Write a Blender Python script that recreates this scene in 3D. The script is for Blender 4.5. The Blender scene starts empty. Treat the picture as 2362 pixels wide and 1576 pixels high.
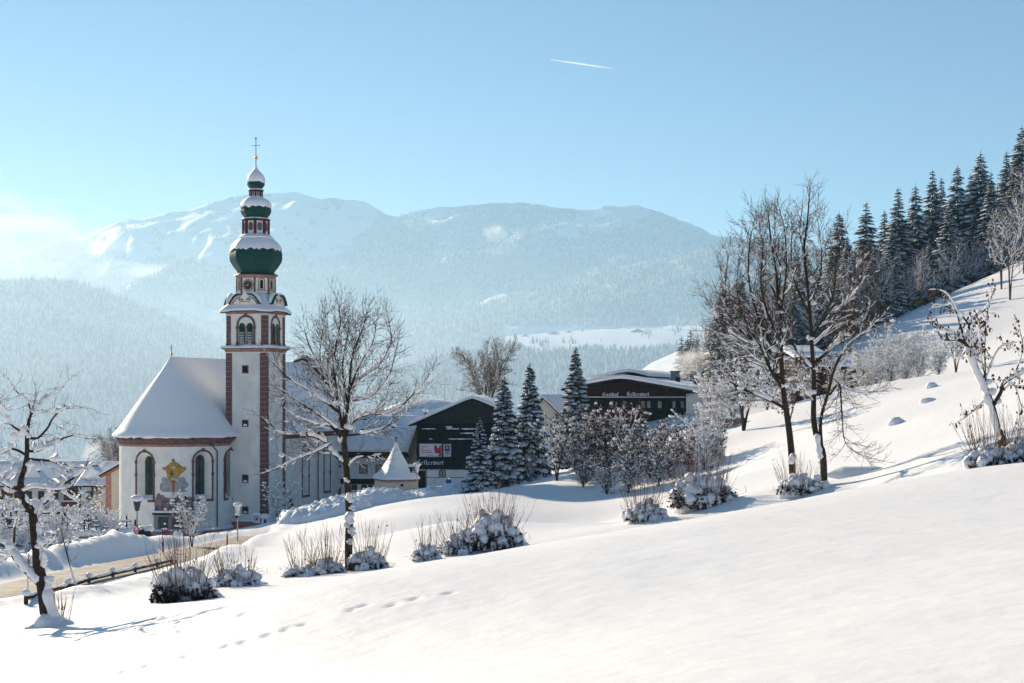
import bpy, math, random
import numpy as np
from mathutils import Vector, Matrix
S = bpy.context.scene
COL = S.collection
FP, CX, HY = 3281.0, 1181.0, 905.0      # focal length / principal column / horizon row of the 2362 px photograph

# ------------------------------------------------------------------ camera, sky, sun, exposure
cam = bpy.data.cameras.new('camera'); cam.sensor_width = 36; cam.lens = 50.0
cam.shift_y = (HY - 788.0) / 2362.0
cam.clip_start = 0.2; cam.clip_end = 40000
co = bpy.data.objects.new('camera', cam); COL.objects.link(co)
co.location = (0, 0, 0); co.rotation_euler = (math.radians(90), 0, 0); S.camera = co

SUN_AZ, SUN_EL = -33.0, 20.5            # degrees: azimuth from +Y, clockwise positive
w = bpy.data.worlds.new('World'); S.world = w; w.use_nodes = True
nt = w.node_tree; nt.nodes.clear()
sky = nt.nodes.new('ShaderNodeTexSky'); sky.sky_type = 'NISHITA'; sky.sun_disc = False
sky.sun_elevation = math.radians(SUN_EL); sky.sun_rotation = math.radians(SUN_AZ)
sky.altitude = 900; sky.air_density = 1.0; sky.dust_density = 0.0; sky.ozone_density = 5.0
bg = nt.nodes.new('ShaderNodeBackground'); bg.inputs[1].default_value = 0.05
wo = nt.nodes.new('ShaderNodeOutputWorld')
nt.links.new(sky.outputs[0], bg.inputs[0]); nt.links.new(bg.outputs[0], wo.inputs[0])
sl = bpy.data.lights.new('sun', 'SUN'); sl.energy = 5.0; sl.angle = math.radians(0.53); sl.color = (1.0, 0.83, 0.62)
so = bpy.data.objects.new('sun', sl); COL.objects.link(so)
so.rotation_euler = (math.radians(90 - SUN_EL), 0, math.radians(180 - SUN_AZ))
S.view_settings.view_transform = 'Standard'; S.view_settings.look = 'None'
S.view_settings.gamma = 1.0; S.view_settings.use_curve_mapping = False
S.view_settings.exposure = 0.88
S.cycles.volume_bounces = 2; S.cycles.max_bounces = 6; S.cycles.diffuse_bounces = 3
S.cycles.transparent_max_bounces = 16; S.cycles.volume_step_rate = 2.0; S.cycles.volume_max_steps = 256
S.cycles.use_denoising = True; S.cycles.sample_clamp_indirect = 6.0
HAZE_DENSITY = 0.000074; HAZE_G = 0.22

# ------------------------------------------------------------------ helpers
def at(u, v, Y):
    "world point seen at photo pixel (u, v) standing Y metres away"
    return Vector(((u - CX) / FP * Y, Y, -(v - HY) / FP * Y))

def vnoise(x, y, seed=0):
    x = np.asarray(x, float); y = np.asarray(y, float)
    xi = np.floor(x).astype(np.int64); yi = np.floor(y).astype(np.int64)
    fx = x - xi; fy = y - yi
    fx = fx * fx * (3 - 2 * fx); fy = fy * fy * (3 - 2 * fy)
    def h(a, b):
        n = (a * 374761393 + b * 668265263 + seed * 974634521) & 0xffffffff
        n = ((n ^ (n >> 13)) * 1274126177) & 0xffffffff
        n = ((n ^ (n >> 16)) * 2246822519) & 0xffffffff
        return (n & 0xffffff) / float(0xffffff)
    return (h(xi, yi) * (1 - fx) + h(xi + 1, yi) * fx) * (1 - fy) + (h(xi, yi + 1) * (1 - fx) + h(xi + 1, yi + 1) * fx) * fy

def fbm(x, y, seed=0, o=4, g=0.5):
    s = 0; a = 1; t = 0
    for k in range(o):
        s = s + a * (vnoise(x * 2 ** k, y * 2 ** k, seed + k) - 0.5); t += a; a *= g
    return s / t

def tag(o, label=None, cat=None, group=None, kind=None):
    if label: o['label'] = label
    if cat: o['category'] = cat
    if group: o['group'] = group
    if kind: o['kind'] = kind
    return o

def empty(name, loc, rz=0.0, **k):
    o = bpy.data.objects.new(name, None); COL.objects.link(o)
    o.location = loc; o.rotation_euler = (0, 0, rz); o.empty_display_size = 0.3
    return tag(o, **k)

def link(name, me, parent=None, loc=None, rz=None, **k):
    o = bpy.data.objects.new(name, me); COL.objects.link(o)
    if parent: o.parent = parent
    if loc is not None: o.location = loc
    if rz is not None: o.rotation_euler = (0, 0, rz)
    return tag(o, **k)

def copy_tree(o, parent=None):
    c = o.copy(); COL.objects.link(c)
    if parent: c.parent = parent
    for ch in list(o.children): copy_tree(ch, c)
    return c

class MB:
    def __init__(s): s.v = []; s.f = []; s.m = []
    def add(s, vs, fs, mi=0):
        b = len(s.v); s.v.extend([tuple(p) for p in vs])
        for f in fs: s.f.append(tuple(b + i for i in f)); s.m.append(mi)
    def box(s, x0, x1, y0, y1, z0, z1, mi=0):
        s.add([(x0, y0, z0), (x1, y0, z0), (x1, y1, z0), (x0, y1, z0), (x0, y0, z1), (x1, y0, z1), (x1, y1, z1), (x0, y1, z1)],
              [(0, 3, 2, 1), (4, 5, 6, 7), (0, 1, 5, 4), (1, 2, 6, 5), (2, 3, 7, 6), (3, 0, 4, 7)], mi)
    def bar(s, a, b, wx, wz, mi=0, up=(0, 0, 1)):
        a = Vector(a); b = Vector(b); d = (b - a).normalized(); u = Vector(up)
        if abs(d.dot(u)) > 0.98: u = Vector((0, 1, 0))
        x = d.cross(u).normalized() * wx / 2; z = x.cross(d).normalized() * wz / 2
        s.add([a - x - z, a + x - z, a + x + z, a - x + z, b - x - z, b + x - z, b + x + z, b - x + z],
              [(0, 1, 2, 3), (7, 6, 5, 4), (0, 4, 5, 1), (1, 5, 6, 2), (2, 6, 7, 3), (3, 7, 4, 0)], mi)
    def tube(s, pts, rad, n=6, mi=0, cap=False, flat=1.0):
        b = len(s.v); k = len(pts)
        for i in range(k):
            d = pts[min(i + 1, k - 1)] - pts[max(i - 1, 0)]
            if d.length < 1e-9: d = Vector((0, 0, 1))
            d = d.normalized()
            up = Vector((0, 0, 1)) if abs(d.z) < 0.95 else Vector((0, 1, 0))
            x = d.cross(up).normalized(); y = x.cross(d); r = rad[i]; p = pts[i]
            for j in range(n):
                a = 2 * math.pi * j / n; c = math.cos(a) * r; q = math.sin(a) * r * flat
                s.v.append((p.x + x.x * c + y.x * q, p.y + x.y * c + y.y * q, p.z + x.z * c + y.z * q))
        for i in range(k - 1):
            for j in range(n):
                j2 = (j + 1) % n
                s.f.append((b + i * n + j, b + i * n + j2, b + (i + 1) * n + j2, b + (i + 1) * n + j)); s.m.append(mi)
        if cap:
            s.f.append(tuple(b + j for j in range(n))[::-1]); s.m.append(mi)
            s.f.append(tuple(b + (k - 1) * n + j for j in range(n))); s.m.append(mi)
    def lathe(s, prof, n=24, c=(0, 0), mi=0, rot=0.0, a0=0.0, a1=2 * math.pi):
        full = abs(a1 - a0 - 2 * math.pi) < 1e-6; b = len(s.v); cols = n if full else n + 1
        for r, z in prof:
            for j in range(cols):
                a = rot + a0 + (a1 - a0) * j / n
                s.v.append((c[0] + r * math.cos(a), c[1] + r * math.sin(a), z))
        for i in range(len(prof) - 1):
            for j in range(n):
                j2 = (j + 1) % cols
                s.f.append((b + i * cols + j, b + i * cols + j2, b + (i + 1) * cols + j2, b + (i + 1) * cols + j)); s.m.append(mi)
    def prism(s, poly, y0, y1, mi=0, ax='y'):
        n = len(poly)
        if ax == 'y': vs = [(x, y0, z) for x, z in poly] + [(x, y1, z) for x, z in poly]
        elif ax == 'x': vs = [(y0, x, z) for x, z in poly] + [(y1, x, z) for x, z in poly]
        else: vs = [(x, z, y0) for x, z in poly] + [(x, z, y1) for x, z in poly]
        s.add(vs, [tuple(range(n)), tuple(range(2 * n - 1, n - 1, -1))] + [(i, i + n, (i + 1) % n + n, (i + 1) % n) for i in range(n)], mi)
    def blob(s, c, r, seed=0, nu=8, nv=5, amp=0.25, mi=0, zmin=-1.0):
        rg = random.Random(seed); b = len(s.v); c = Vector(c)
        r = Vector(r) if hasattr(r, '__len__') else Vector((r, r, r))
        s.v.append((c.x, c.y, c.z + r.z))
        for i in range(1, nv):
            th = math.pi * i / nv
            for j in range(nu):
                a = 2 * math.pi * (j + 0.5 * (i % 2)) / nu; k = 1 + rg.uniform(-amp, amp)
                s.v.append((c.x + r.x * k * math.sin(th) * math.cos(a), c.y + r.y * k * math.sin(th) * math.sin(a), c.z + r.z * max(zmin, k * math.cos(th))))
        s.v.append((c.x, c.y, c.z + r.z * max(zmin, -1.0)))
        for j in range(nu): s.f.append((b, b + 1 + j, b + 1 + (j + 1) % nu)); s.m.append(mi)
        for i in range(nv - 2):
            for j in range(nu):
                p = b + 1 + i * nu; j2 = (j + 1) % nu
                s.f.append((p + j, p + nu + j, p + nu + j2, p + j2)); s.m.append(mi)
        e = b + 1 + (nv - 1) * nu; p = b + 1 + (nv - 2) * nu
        for j in range(nu): s.f.append((p + j, e, p + (j + 1) % nu)); s.m.append(mi)
    def mesh(s, name, mats, smooth=None):
        me = bpy.data.meshes.new(name); me.from_pydata(s.v, [], s.f)
        for m in (mats if isinstance(mats, (list, tuple)) else [mats]): me.materials.append(m)
        if any(s.m): me.polygons.foreach_set('material_index', s.m)
        if smooth is not None:
            me.polygons.foreach_set('use_smooth', [True] * len(s.f))
            if smooth < 180: me.set_sharp_from_angle(angle=math.radians(smooth))
        me.update(); return me
    def build(s, name, mats, parent=None, smooth=None, **k):
        return link(name, s.mesh(name, mats, smooth), parent, **k)

def fixnormals(o):
    import bmesh
    bm = bmesh.new(); bm.from_mesh(o.data); bmesh.ops.recalc_face_normals(bm, faces=bm.faces); bm.to_mesh(o.data); bm.free(); return o

# ------------------------------------------------------------------ materials
def mat(name, col, rough=0.7, var=0.0, scale=4.0, bump=0.0, bscale=None, metal=0.0, col2=None, spec=0.18, coord='Object', stretch=None, detail=5.0):
    m = bpy.data.materials.new(name); m.use_nodes = True; t = m.node_tree; p = t.nodes['Principled BSDF']
    p.inputs['Base Color'].default_value = (*col, 1); p.inputs['Roughness'].default_value = rough; p.inputs['Metallic'].default_value = metal
    if spec is not None: p.inputs['Specular IOR Level'].default_value = spec
    if var or bump or col2:
        tc = t.nodes.new('ShaderNodeTexCoord'); src = tc.outputs[coord]
        if stretch:
            mp = t.nodes.new('ShaderNodeMapping'); mp.inputs['Scale'].default_value = stretch
            t.links.new(src, mp.inputs[0]); src = mp.outputs[0]
        n = t.nodes.new('ShaderNodeTexNoise'); n.inputs['Scale'].default_value = scale; n.inputs['Detail'].default_value = detail
        t.links.new(src, n.inputs['Vector'])
        if var or col2:
            r = t.nodes.new('ShaderNodeValToRGB'); r.color_ramp.elements[0].position = 0.35; r.color_ramp.elements[1].position = 0.65
            c2 = col2 if col2 else tuple(min(1, c * (1 + var)) for c in col)
            c1 = col if col2 else tuple(c * (1 - var) for c in col)
            r.color_ramp.elements[0].color = (*c1, 1); r.color_ramp.elements[1].color = (*c2, 1)
            t.links.new(n.outputs['Fac'], r.inputs[0]); t.links.new(r.outputs[0], p.inputs['Base Color'])
        if bump:
            b = t.nodes.new('ShaderNodeBump'); b.inputs['Strength'].default_value = min(1, bump); b.inputs['Distance'].default_value = 0.1
            if bscale:
                n2 = t.nodes.new('ShaderNodeTexNoise'); n2.inputs['Scale'].default_value = bscale; n2.inputs['Detail'].default_value = 6
                t.links.new(src, n2.inputs['Vector']); t.links.new(n2.outputs['Fac'], b.inputs['Height'])
            else: t.links.new(n.outputs['Fac'], b.inputs['Height'])
            t.links.new(b.outputs[0], p.inputs['Normal'])
    return m
M = {}
M['snow'] = mat('snow', (0.87, 0.87, 0.88), 0.55, bump=0.24, scale=1.2, bscale=2.4, spec=0.3)
M['snow_roof'] = mat('snow on roofs', (0.87, 0.87, 0.885), 0.6, bump=0.1, scale=0.7, spec=0.25)
M['snow_lump'] = mat('snow on twigs', (0.86, 0.87, 0.89), 0.6, bump=0.25, scale=9.0, spec=0.2)
M['snow_pile'] = mat('ploughed snow', (0.82, 0.84, 0.87), 0.65, bump=0.7, scale=2.5, spec=0.2)
M['snow_dirty'] = mat('road edge snow', (0.75, 0.76, 0.77), 0.7, bump=0.6, scale=2.0, col2=(0.5, 0.48, 0.45), spec=0.2)
M['road'] = mat('sanded snowy road', (0.20, 0.18, 0.155), 0.75, scale=0.9, col2=(0.36, 0.335, 0.30), bump=0.25, bscale=3, spec=0.25)
M['bark'] = mat('bark', (0.045, 0.032, 0.024), 0.9, var=0.4, scale=14, bump=0.5)
M['bark_light'] = mat('grey bark', (0.10, 0.08, 0.065), 0.9, var=0.4, scale=10, bump=0.5)
M['twig'] = mat('twig', (0.075, 0.045, 0.032), 0.85)
M['twig_red'] = mat('reddish twig', (0.15, 0.062, 0.035), 0.85)
M['twig_tan'] = mat('tan twig', (0.21, 0.13, 0.085), 0.85)
M['leaf_brown'] = mat('withered leaf', (0.12, 0.05, 0.03), 0.8, var=0.4, scale=2)
M['needle'] = mat('spruce needles', (0.018, 0.034, 0.026), 0.75, var=0.4, scale=3)
M['needle_blue'] = mat('frosted needles', (0.05, 0.07, 0.07), 0.8, var=0.4, scale=1.0)
M['frost_twig'] = mat('frosted twigs', (0.15, 0.12, 0.105), 0.8, var=0.5, scale=0.6)
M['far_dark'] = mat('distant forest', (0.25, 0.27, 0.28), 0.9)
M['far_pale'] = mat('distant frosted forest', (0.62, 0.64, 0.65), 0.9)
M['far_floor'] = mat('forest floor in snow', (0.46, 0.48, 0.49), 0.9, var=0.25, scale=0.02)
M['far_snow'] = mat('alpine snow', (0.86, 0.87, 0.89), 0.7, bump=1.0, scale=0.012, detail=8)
# ------------------------------------------------------------------ terrain: thin-plate surface through measured ground points
GP = [(0,1576,24),(600,1576,19),(1181,1576,14),(1700,1576,11.5),(2362,1576,9.5),(2362,1300,17),(2362,1150,27),(2250,1078,38),(640,1378,25.4),
 (1700,1190,58),(1910,1155,56),(2080,1118,50),(1200,1252,60),(1450,1212,60),(1050,1280,58),(806,1317,57),(560,1345,50),(420,1388,42),(113,1445,35),(0,1428,37),(-300,1470,37),
 (60,1398,43),(200,1360,52),(330,1326,62),(400,1303,70),(0,1375,47),(200,1322,60),(345,1292,74),(460,1266,98),(535,1248,116),(600,1222,140),
 (-300,1440,45),(-300,1330,60),(100,1250,80),(100,1215,105),(230,1245,120),(340,1253,92),(330,1255,130),(330,1250,163),(400,1240,160),(500,1230,162),
 (547,1243,118),(480,1277,95),(650,1262,85),(800,1247,80),(560,1300,75),(700,1290,70),(575,1224,150),(610,1214,169),(680,1200,175),
 (800,1212,105),(1000,1188,105),(1060,1200,74),(1250,1192,105),(1250,1206,75),(1250,1232,88),(1060,1225,86),(1440,1194,100),(1440,1206,68),(1440,1222,82),(1000,1152,122),(1300,1134,122),(1450,1130,115),
 (1180,1118,140),(1300,1092,135),(1450,1062,128),(1640,1027,120),(1750,1000,118),(1640,1120,85),(1640,1172,66),(1850,1060,85),(1850,1010,100),(1830,1110,62),(1901,1113,62),(1985,1100,64),
 (2000,1000,90),(1950,902,130),(2150,874,125),(2150,950,90),(2150,1040,58),(2362,838,120),(2362,930,75),(2362,1010,50),
 (1950,920,160),(2150,885,160),(2000,802,205),(2150,707,225),(2260,648,240),(2362,604,250),(2250,802,185),(2362,790,170),(1950,815,262),(2080,775,262),(2150,745,275),(2280,690,290),(2362,630,300),(1800,870,260),(2100,760,330),(2362,640,350),
 (700,1200,130),(900,1165,135),(1050,1142,140),(900,1140,165),(1100,1122,195),(870,1145,205),(1300,1082,170),(1450,988,185),(1600,962,180),(1800,930,180),
 (100,1207,215),(400,1205,230),(700,1155,215),(-400,1280,120),(-400,1260,200),(2700,1020,45),(2700,760,110),(2900,500,250)]
XP = [(0,0,-1.62),(-15,0,-3.4),(15,0,0.4),(0,-30,0.6),(-30,-30,-3),(30,-30,4),(-25,15,-6),(25,15,0.6),(-160,420,-40),(0,420,-32),(160,420,10),(-90,300,-30),(0,300,-20),(60,330,-6),(260,420,40)]
P_ = np.array([tuple(at(*g)) for g in GP] + XP)
def _U(d2): return np.where(d2 > 0, d2 * np.log(np.maximum(d2, 1e-12)), 0.0)
_xy = P_[:, :2] / 100.0; _n = len(P_)
_K = _U(((_xy[:, None] - _xy[None]) ** 2).sum(-1)) + np.eye(_n) * 1e-4
_A = np.zeros((_n + 3, _n + 3)); _A[:_n, :_n] = _K; _A[:_n, _n] = 1; _A[:_n, _n + 1:] = _xy; _A[_n, :_n] = 1; _A[_n + 1:, :_n] = _xy.T
_W = np.linalg.solve(_A, np.concatenate([P_[:, 2], np.zeros(3)]))
def tps(x, y):
    x = np.atleast_1d(np.asarray(x, float)) / 100.0; y = np.atleast_1d(np.asarray(y, float)) / 100.0
    out = np.full(x.shape, _W[_n]) + _W[_n + 1] * x + _W[_n + 2] * y
    for i in range(_n): out += _W[i] * _U((x - _xy[i, 0]) ** 2 + (y - _xy[i, 1]) ** 2)
    return out
# road centre line
RD = [at(*p) for p in [(-420,1470,43),(0,1374,47.5),(110,1343,53),(200,1321,60),(345,1291,74.5),(460,1267,97),(535,1250,115),(590,1236,131)]]
def spline(pts, n):
    out = []; k = len(pts)
    for i in range(k - 1):
        p0, p1, p2, p3 = pts[max(i - 1, 0)], pts[i], pts[i + 1], pts[min(i + 2, k - 1)]
        for j in range(n):
            t = j / n; out.append(0.5 * ((2 * p1) + (p2 - p0) * t + (2 * p0 - 5 * p1 + 4 * p2 - p3) * t * t + (3 * p1 - p0 - 3 * p2 + p3) * t ** 3))
    out.append(pts[-1].copy()); return out
RC = spline(RD, 10); RA = np.array([tuple(p) for p in RC])
def road_dist(x, y):
    best = np.full(x.shape, 1e9); z = np.zeros(x.shape); side = np.zeros(x.shape)
    for i in range(len(RA) - 1):
        a = RA[i]; b = RA[i + 1]; d = b[:2] - a[:2]; L2 = (d ** 2).sum()
        t = np.clip(((x - a[0]) * d[0] + (y - a[1]) * d[1]) / L2, 0, 1)
        px = x - (a[0] + d[0] * t); py = y - (a[1] + d[1] * t); dd = np.hypot(px, py)
        mk = dd < best; best = np.where(mk, dd, best); z = np.where(mk, a[2] + (b[2] - a[2]) * t, z)
        side = np.where(mk, np.sign(d[0] * (y - a[1]) - d[1] * (x - a[0])), side)
    return best, z, side
def sm(a, b, x): t = np.clip((x - a) / (b - a), 0, 1); return t * t * (3 - 2 * t)
RW = 1.7
TRK = [(812,1409),(840,1399),(905,1397),(955,1383),(1035,1368),(618,1466),(660,1453),(525,1490),(560,1482),(430,1512),(455,1505),(290,1549),(340,1533),(140,1525),(700,1440),(560,1418)]
HUMPS = []      # (x, y, rx, ry, h): rounded snow mounds added later by objects
def tracks(x, y, z):
    return z
def ground_z(x, y, fine=True):
    x = np.atleast_1d(np.asarray(x, float)); y = np.atleast_1d(np.asarray(y, float))
    r = np.hypot(x, y); z = tps(np.clip(x, -260, 320), np.clip(y, -60, 460))
    z = np.clip(z, -90, 75)
    k = sm(300, 700, r); z = z * (1 - k) - 165 * k
    # lit snow knoll behind the barn
    c = at(985, 905, 345); z = z + 0.0
    z = np.maximum(z, -165 + (c.z + 163.5) * np.exp(-(((x - c.x) / 85) ** 2 + ((y - c.y) / 60) ** 2)) * 1.0)
    near = 1 - sm(90, 260, r)
    z = z + fbm(x / 9, y / 9, 3, 3) * (0.10 + 0.3 * sm(60, 120, r)) + fbm(x / 40, y / 40, 8, 2) * 1.6 * sm(120, 260, r)
    if fine:
        z = z + fbm(x / 1.6 + y / 5, y / 2.4, 5, 3) * 0.055 * near + fbm((x + y * 0.6) / 0.5, (y - x * .3) / 1.6, 11, 2) * 0.03 * near
    d, rz, sd = road_dist(x, y)
    inside = 1 - sm(RW, RW + 1.3, d)
    bank = np.exp(-((d - RW - 1.5) / 1.0) ** 2) * np.where(sd > 0, 0.95 - 0.6 * sm(75, 105, y), 0.30) * (0.75 + 0.9 * fbm(x / 1.3, y / 1.3, 21, 3))
    z = z * (1 - inside) + (rz - 0.10) * inside + bank * (1 - inside)
    return z
def gz(x, y): return float(ground_z([x], [y], False)[0])
def gp(u, Y):
    x = (u - CX) / FP * Y; return Vector((x, Y, gz(x, Y)))

ang = np.concatenate([np.radians(np.linspace(-180, -30, 32)[:-1]), np.radians(np.linspace(-30, 24, 540)), np.radians(np.linspace(24, 180, 32)[1:])])
rad = np.concatenate([[0.05, 1.0], 2.0 * np.exp(np.arange(0, 60) * 0.025), 8.96 * np.exp(np.arange(0, 420) * 0.0045), 59.3 * np.exp(np.arange(0, 175) * 0.0105), 372.0 * np.exp(np.arange(0, 60) * 0.085)])
AA, RR = np.meshgrid(ang, rad); XX = RR * np.sin(AA); YY = RR * np.cos(AA)
ZZ = ground_z(XX.ravel(), YY.ravel()).reshape(XX.shape)
# ski and foot prints: shallow dents in the near field
for (u, v) in TRK:
    a = (u - CX) / FP; sl_ = -(v - HY) / FP; ys = np.linspace(8, 60, 900); zz = ground_z(a * ys, ys, False)
    i = int(np.argmax(zz > sl_ * ys)); y0 = ys[i]; x0 = a * y0
    q = (XX - x0) * 0.95 + (YY - y0) * 0.3; p = (YY - y0) * 0.95 - (XX - x0) * 0.3
    ZZ -= 0.055 * np.exp(-((q / 0.11) ** 2 + (p / 0.075) ** 2) ** 1.4)
n0, n1 = XX.shape
vv = np.stack([XX.ravel(), YY.ravel(), ZZ.ravel()], 1)
ii = (np.arange(n0 - 1)[:, None] * n1 + np.arange(n1 - 1)[None]).ravel()
quads = np.stack([ii, ii + n1, ii + n1 + 1, ii + 1], 1)
def np_mesh(name, verts, faces, mats, midx=None, smooth=True):
    me = bpy.data.meshes.new(name); k = faces.shape[1]
    me.vertices.add(len(verts)); me.vertices.foreach_set('co', np.ascontiguousarray(verts, np.float32).ravel())
    me.loops.add(faces.size); me.loops.foreach_set('vertex_index', np.ascontiguousarray(faces, np.int32).ravel())
    me.polygons.add(len(faces)); me.polygons.foreach_set('loop_start', np.arange(0, faces.size, k, dtype=np.int32))
    for m in mats: me.materials.append(m)
    if midx is not None: me.polygons.foreach_set('material_index', np.ascontiguousarray(midx, np.int32))
    me.polygons.foreach_set('use_smooth', np.full(len(faces), smooth)); me.update(calc_edges=True); me.validate(); return me
link('snow_field', np_mesh('snow_field', vv, quads[:, ::-1], [M['snow']]), kind='structure')
# road
rb = MB(); nl = 9
for p, q in zip(RC, RC[1:] + [RC[-1] + (RC[-1] - RC[-2])]):
    d = (q - p); d.z = 0; d.normalize(); nrm = Vector((-d.y, d.x, 0))
    for j in range(nl):
        t = (j / (nl - 1) - 0.5) * 2; c = p + nrm * t * (RW + 0.35)
        rb.v.append((c.x, c.y, p.z - 0.03 - 0.05 * abs(t) ** 3 + 0.025 * math.cos(t * 9)))
for i in range(len(RC) - 1):
    for j in range(nl - 1): rb.f.append((i * nl + j, i * nl + j + 1, (i + 1) * nl + j + 1, (i + 1) * nl + j)); rb.m.append(0)
fixnormals(rb.build('road', M['road'], smooth=180, kind='structure'))

# ------------------------------------------------------------------ mountains and distant forest
MSC = 3.0
def ridge_fn(pts):
    u = np.array([p[0] for p in pts], float); v = np.array([p[1] for p in pts], float)
    Y = np.array([p[2] for p in pts], float) * MSC
    return lambda q: (np.interp(q, u, v), np.interp(q, u, Y))
rngN = np.random.default_rng(7)
def trees_np(name, P, H, label, pale=0.55):
    "distant conifers: small four-sided cones, one mass"
    k = len(P); rot = rngN.uniform(0, 6.28, k)
    base = np.zeros((k, 5, 3))
    wd = H * rngN.uniform(0.15, 0.24, k)
    for j in range(4):
        base[:, j, 0] = P[:, 0] + wd * np.cos(rot + j * math.pi / 2); base[:, j, 1] = P[:, 1] + wd * np.sin(rot + j * math.pi / 2); base[:, j, 2] = P[:, 2] + 0.05 * H
    base[:, 4, 0] = P[:, 0]; base[:, 4, 1] = P[:, 1]; base[:, 4, 2] = P[:, 2] + H
    b = np.arange(k)[:, None] * 5
    fs = np.concatenate([np.stack([b[:, 0] + j, b[:, 0] + (j + 1) % 4, b[:, 0] + 4], 1) for j in range(4)])
    mi = np.tile((rngN.random(k) < pale).astype(np.int32), 4)
    me = np_mesh(name, base.reshape(-1, 3), fs, [M['far_dark'], M['far_pale']], mi, False)
    return link(name, me, kind='stuff', label=label)
def massif(name, ridge, foot_Y, foot_z, u0, u1, nu, nt_, pw, amp, seed, mask, spacing, hmin, hmax, label, back=0.35):
    fn = ridge_fn(ridge); us = np.linspace(u0, u1, nu); rv, rY = fn(us)
    ts = np.concatenate([[-back, -back * 0.5, -back * 0.2], np.linspace(0, 1, nt_)])
    T, Uu = np.meshgrid(ts, us, indexing='ij'); RV = np.tile(rv, (len(ts), 1)); RY = np.tile(rY, (len(ts), 1))
    def surf(T, Uu, RV, RY):
        Yp = RY + (foot_Y - RY) * T; X = (Uu - CX) / FP * RY * (1 - 0.0) + (Uu - CX) / FP * (Yp - RY) * 0.82
        Zr = -(RV - HY) / FP * RY; tt = np.clip(np.abs(T), 0, 1)
        Z = Zr + (foot_z - Zr) * np.where(T >= 0, tt ** pw, tt * 0.8)
        env = np.clip(tt * 6, 0.12, 1) * np.clip((1.05 - tt) * 3, 0, 1)
        rid = 1 - np.abs(2 * vnoise(X / 720 + 0.3 * vnoise(Yp / 500, X / 1500, seed + 5), Yp / 2600, seed + 9) - 1)
        Z = Z + env * amp * (fbm(X / 850, Yp / 850, seed, 5) * 1.3 + (rid - 0.5) * 0.7)
        Z = Z + amp * 0.10 * fbm(X / 110, Yp / 110, seed + 3, 3) + amp * .95 * np.clip(1 - tt * 2.0, 0, 1) * np.clip(tt * 8, .1, 1) * fbm(X / 300 + Yp / 900, Yp / 700, seed + 13, 4)
        return X, Yp, Z
    X, Yp, Z = surf(T, Uu, RV, RY)
    vs = np.stack([X.ravel(), Yp.ravel(), Z.ravel()], 1); n1 = nu
    ii = (np.arange(len(ts) - 1)[:, None] * n1 + np.arange(n1 - 1)[None]).ravel()
    fs = np.stack([ii, ii + n1, ii + n1 + 1, ii + 1], 1)
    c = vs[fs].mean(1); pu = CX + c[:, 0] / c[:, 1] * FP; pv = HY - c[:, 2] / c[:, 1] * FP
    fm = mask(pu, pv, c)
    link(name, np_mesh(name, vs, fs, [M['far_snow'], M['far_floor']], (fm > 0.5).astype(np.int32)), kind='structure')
    # trees
    wid = (u1 - u0) / FP * rY.mean() * 0.95; dep = abs(rY.mean() - foot_Y)
    k = int(wid * dep / spacing ** 2); a = rngN.random(k); t = rngN.random(k) ** 0.9
    uq = u0 + (u1 - u0) * a; v_, Y_ = fn(uq); x, y, z = surf(t, uq, v_, Y_)
    # keep trees on the mesh: sample heights from the mesh grid
    fi = np.clip(a * (nu - 1), 0, nu - 1.001); fj = np.clip(np.interp(t, ts, np.arange(len(ts))), 0, len(ts) - 1.001)
    i0 = fi.astype(int); j0 = fj.astype(int); fx = fi - i0; fy = fj - j0
    def smp(A): return (A[j0, i0] * (1 - fx) + A[j0, i0 + 1] * fx) * (1 - fy) + (A[j0 + 1, i0] * (1 - fx) + A[j0 + 1, i0 + 1] * fx) * fy
    Pt = np.stack([smp(X), smp(Yp), smp(Z)], 1)
    pu = CX + Pt[:, 0] / Pt[:, 1] * FP; pv = HY - Pt[:, 2] / Pt[:, 1] * FP
    keep = (mask(pu, pv, Pt) > rngN.random(k)) & (pu > -250) & (pu < 2600)
    Pt = Pt[keep]; H = rngN.uniform(hmin, hmax, len(Pt)); return trees_np(name + '_forest', Pt, H, label), len(Pt)

R1 = [(-700,760,3150),(-200,640,3150),(0,592,3150),(140,550,3150),(200,535,3150),(300,512,3150),(400,492,3150),(480,474,3150),(560,459,3150),(620,452,3150),(683,451,3150),(720,462,3150),(745,468,3150),(803,462,3150),(850,475,3150),(890,498,3150),(915,507,3150),(960,490,3150),(1080,474,3150),(1200,470,3150),(1250,474,3150),(1300,487,3150),(1395,478,3150),(1465,477,3150),(1545,500,3150),(1600,525,3150),(1650,548,3150),(1720,553,3150),(1900,575,3150),(2100,600,3150),(2400,640,3150),(3000,700,3150)]
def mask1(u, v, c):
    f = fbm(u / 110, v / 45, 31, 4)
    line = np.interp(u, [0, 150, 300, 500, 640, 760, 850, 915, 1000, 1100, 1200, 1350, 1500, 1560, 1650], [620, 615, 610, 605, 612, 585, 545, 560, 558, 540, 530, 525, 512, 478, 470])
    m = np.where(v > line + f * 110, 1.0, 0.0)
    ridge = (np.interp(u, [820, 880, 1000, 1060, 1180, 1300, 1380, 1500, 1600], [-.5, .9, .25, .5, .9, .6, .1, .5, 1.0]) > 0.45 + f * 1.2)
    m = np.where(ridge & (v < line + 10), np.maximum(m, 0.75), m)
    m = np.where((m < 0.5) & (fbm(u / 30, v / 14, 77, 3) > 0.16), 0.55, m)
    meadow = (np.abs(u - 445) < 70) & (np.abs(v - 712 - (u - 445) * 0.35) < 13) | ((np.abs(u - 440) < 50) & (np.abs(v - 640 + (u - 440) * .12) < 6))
    return np.where(meadow, 0, m)
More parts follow.
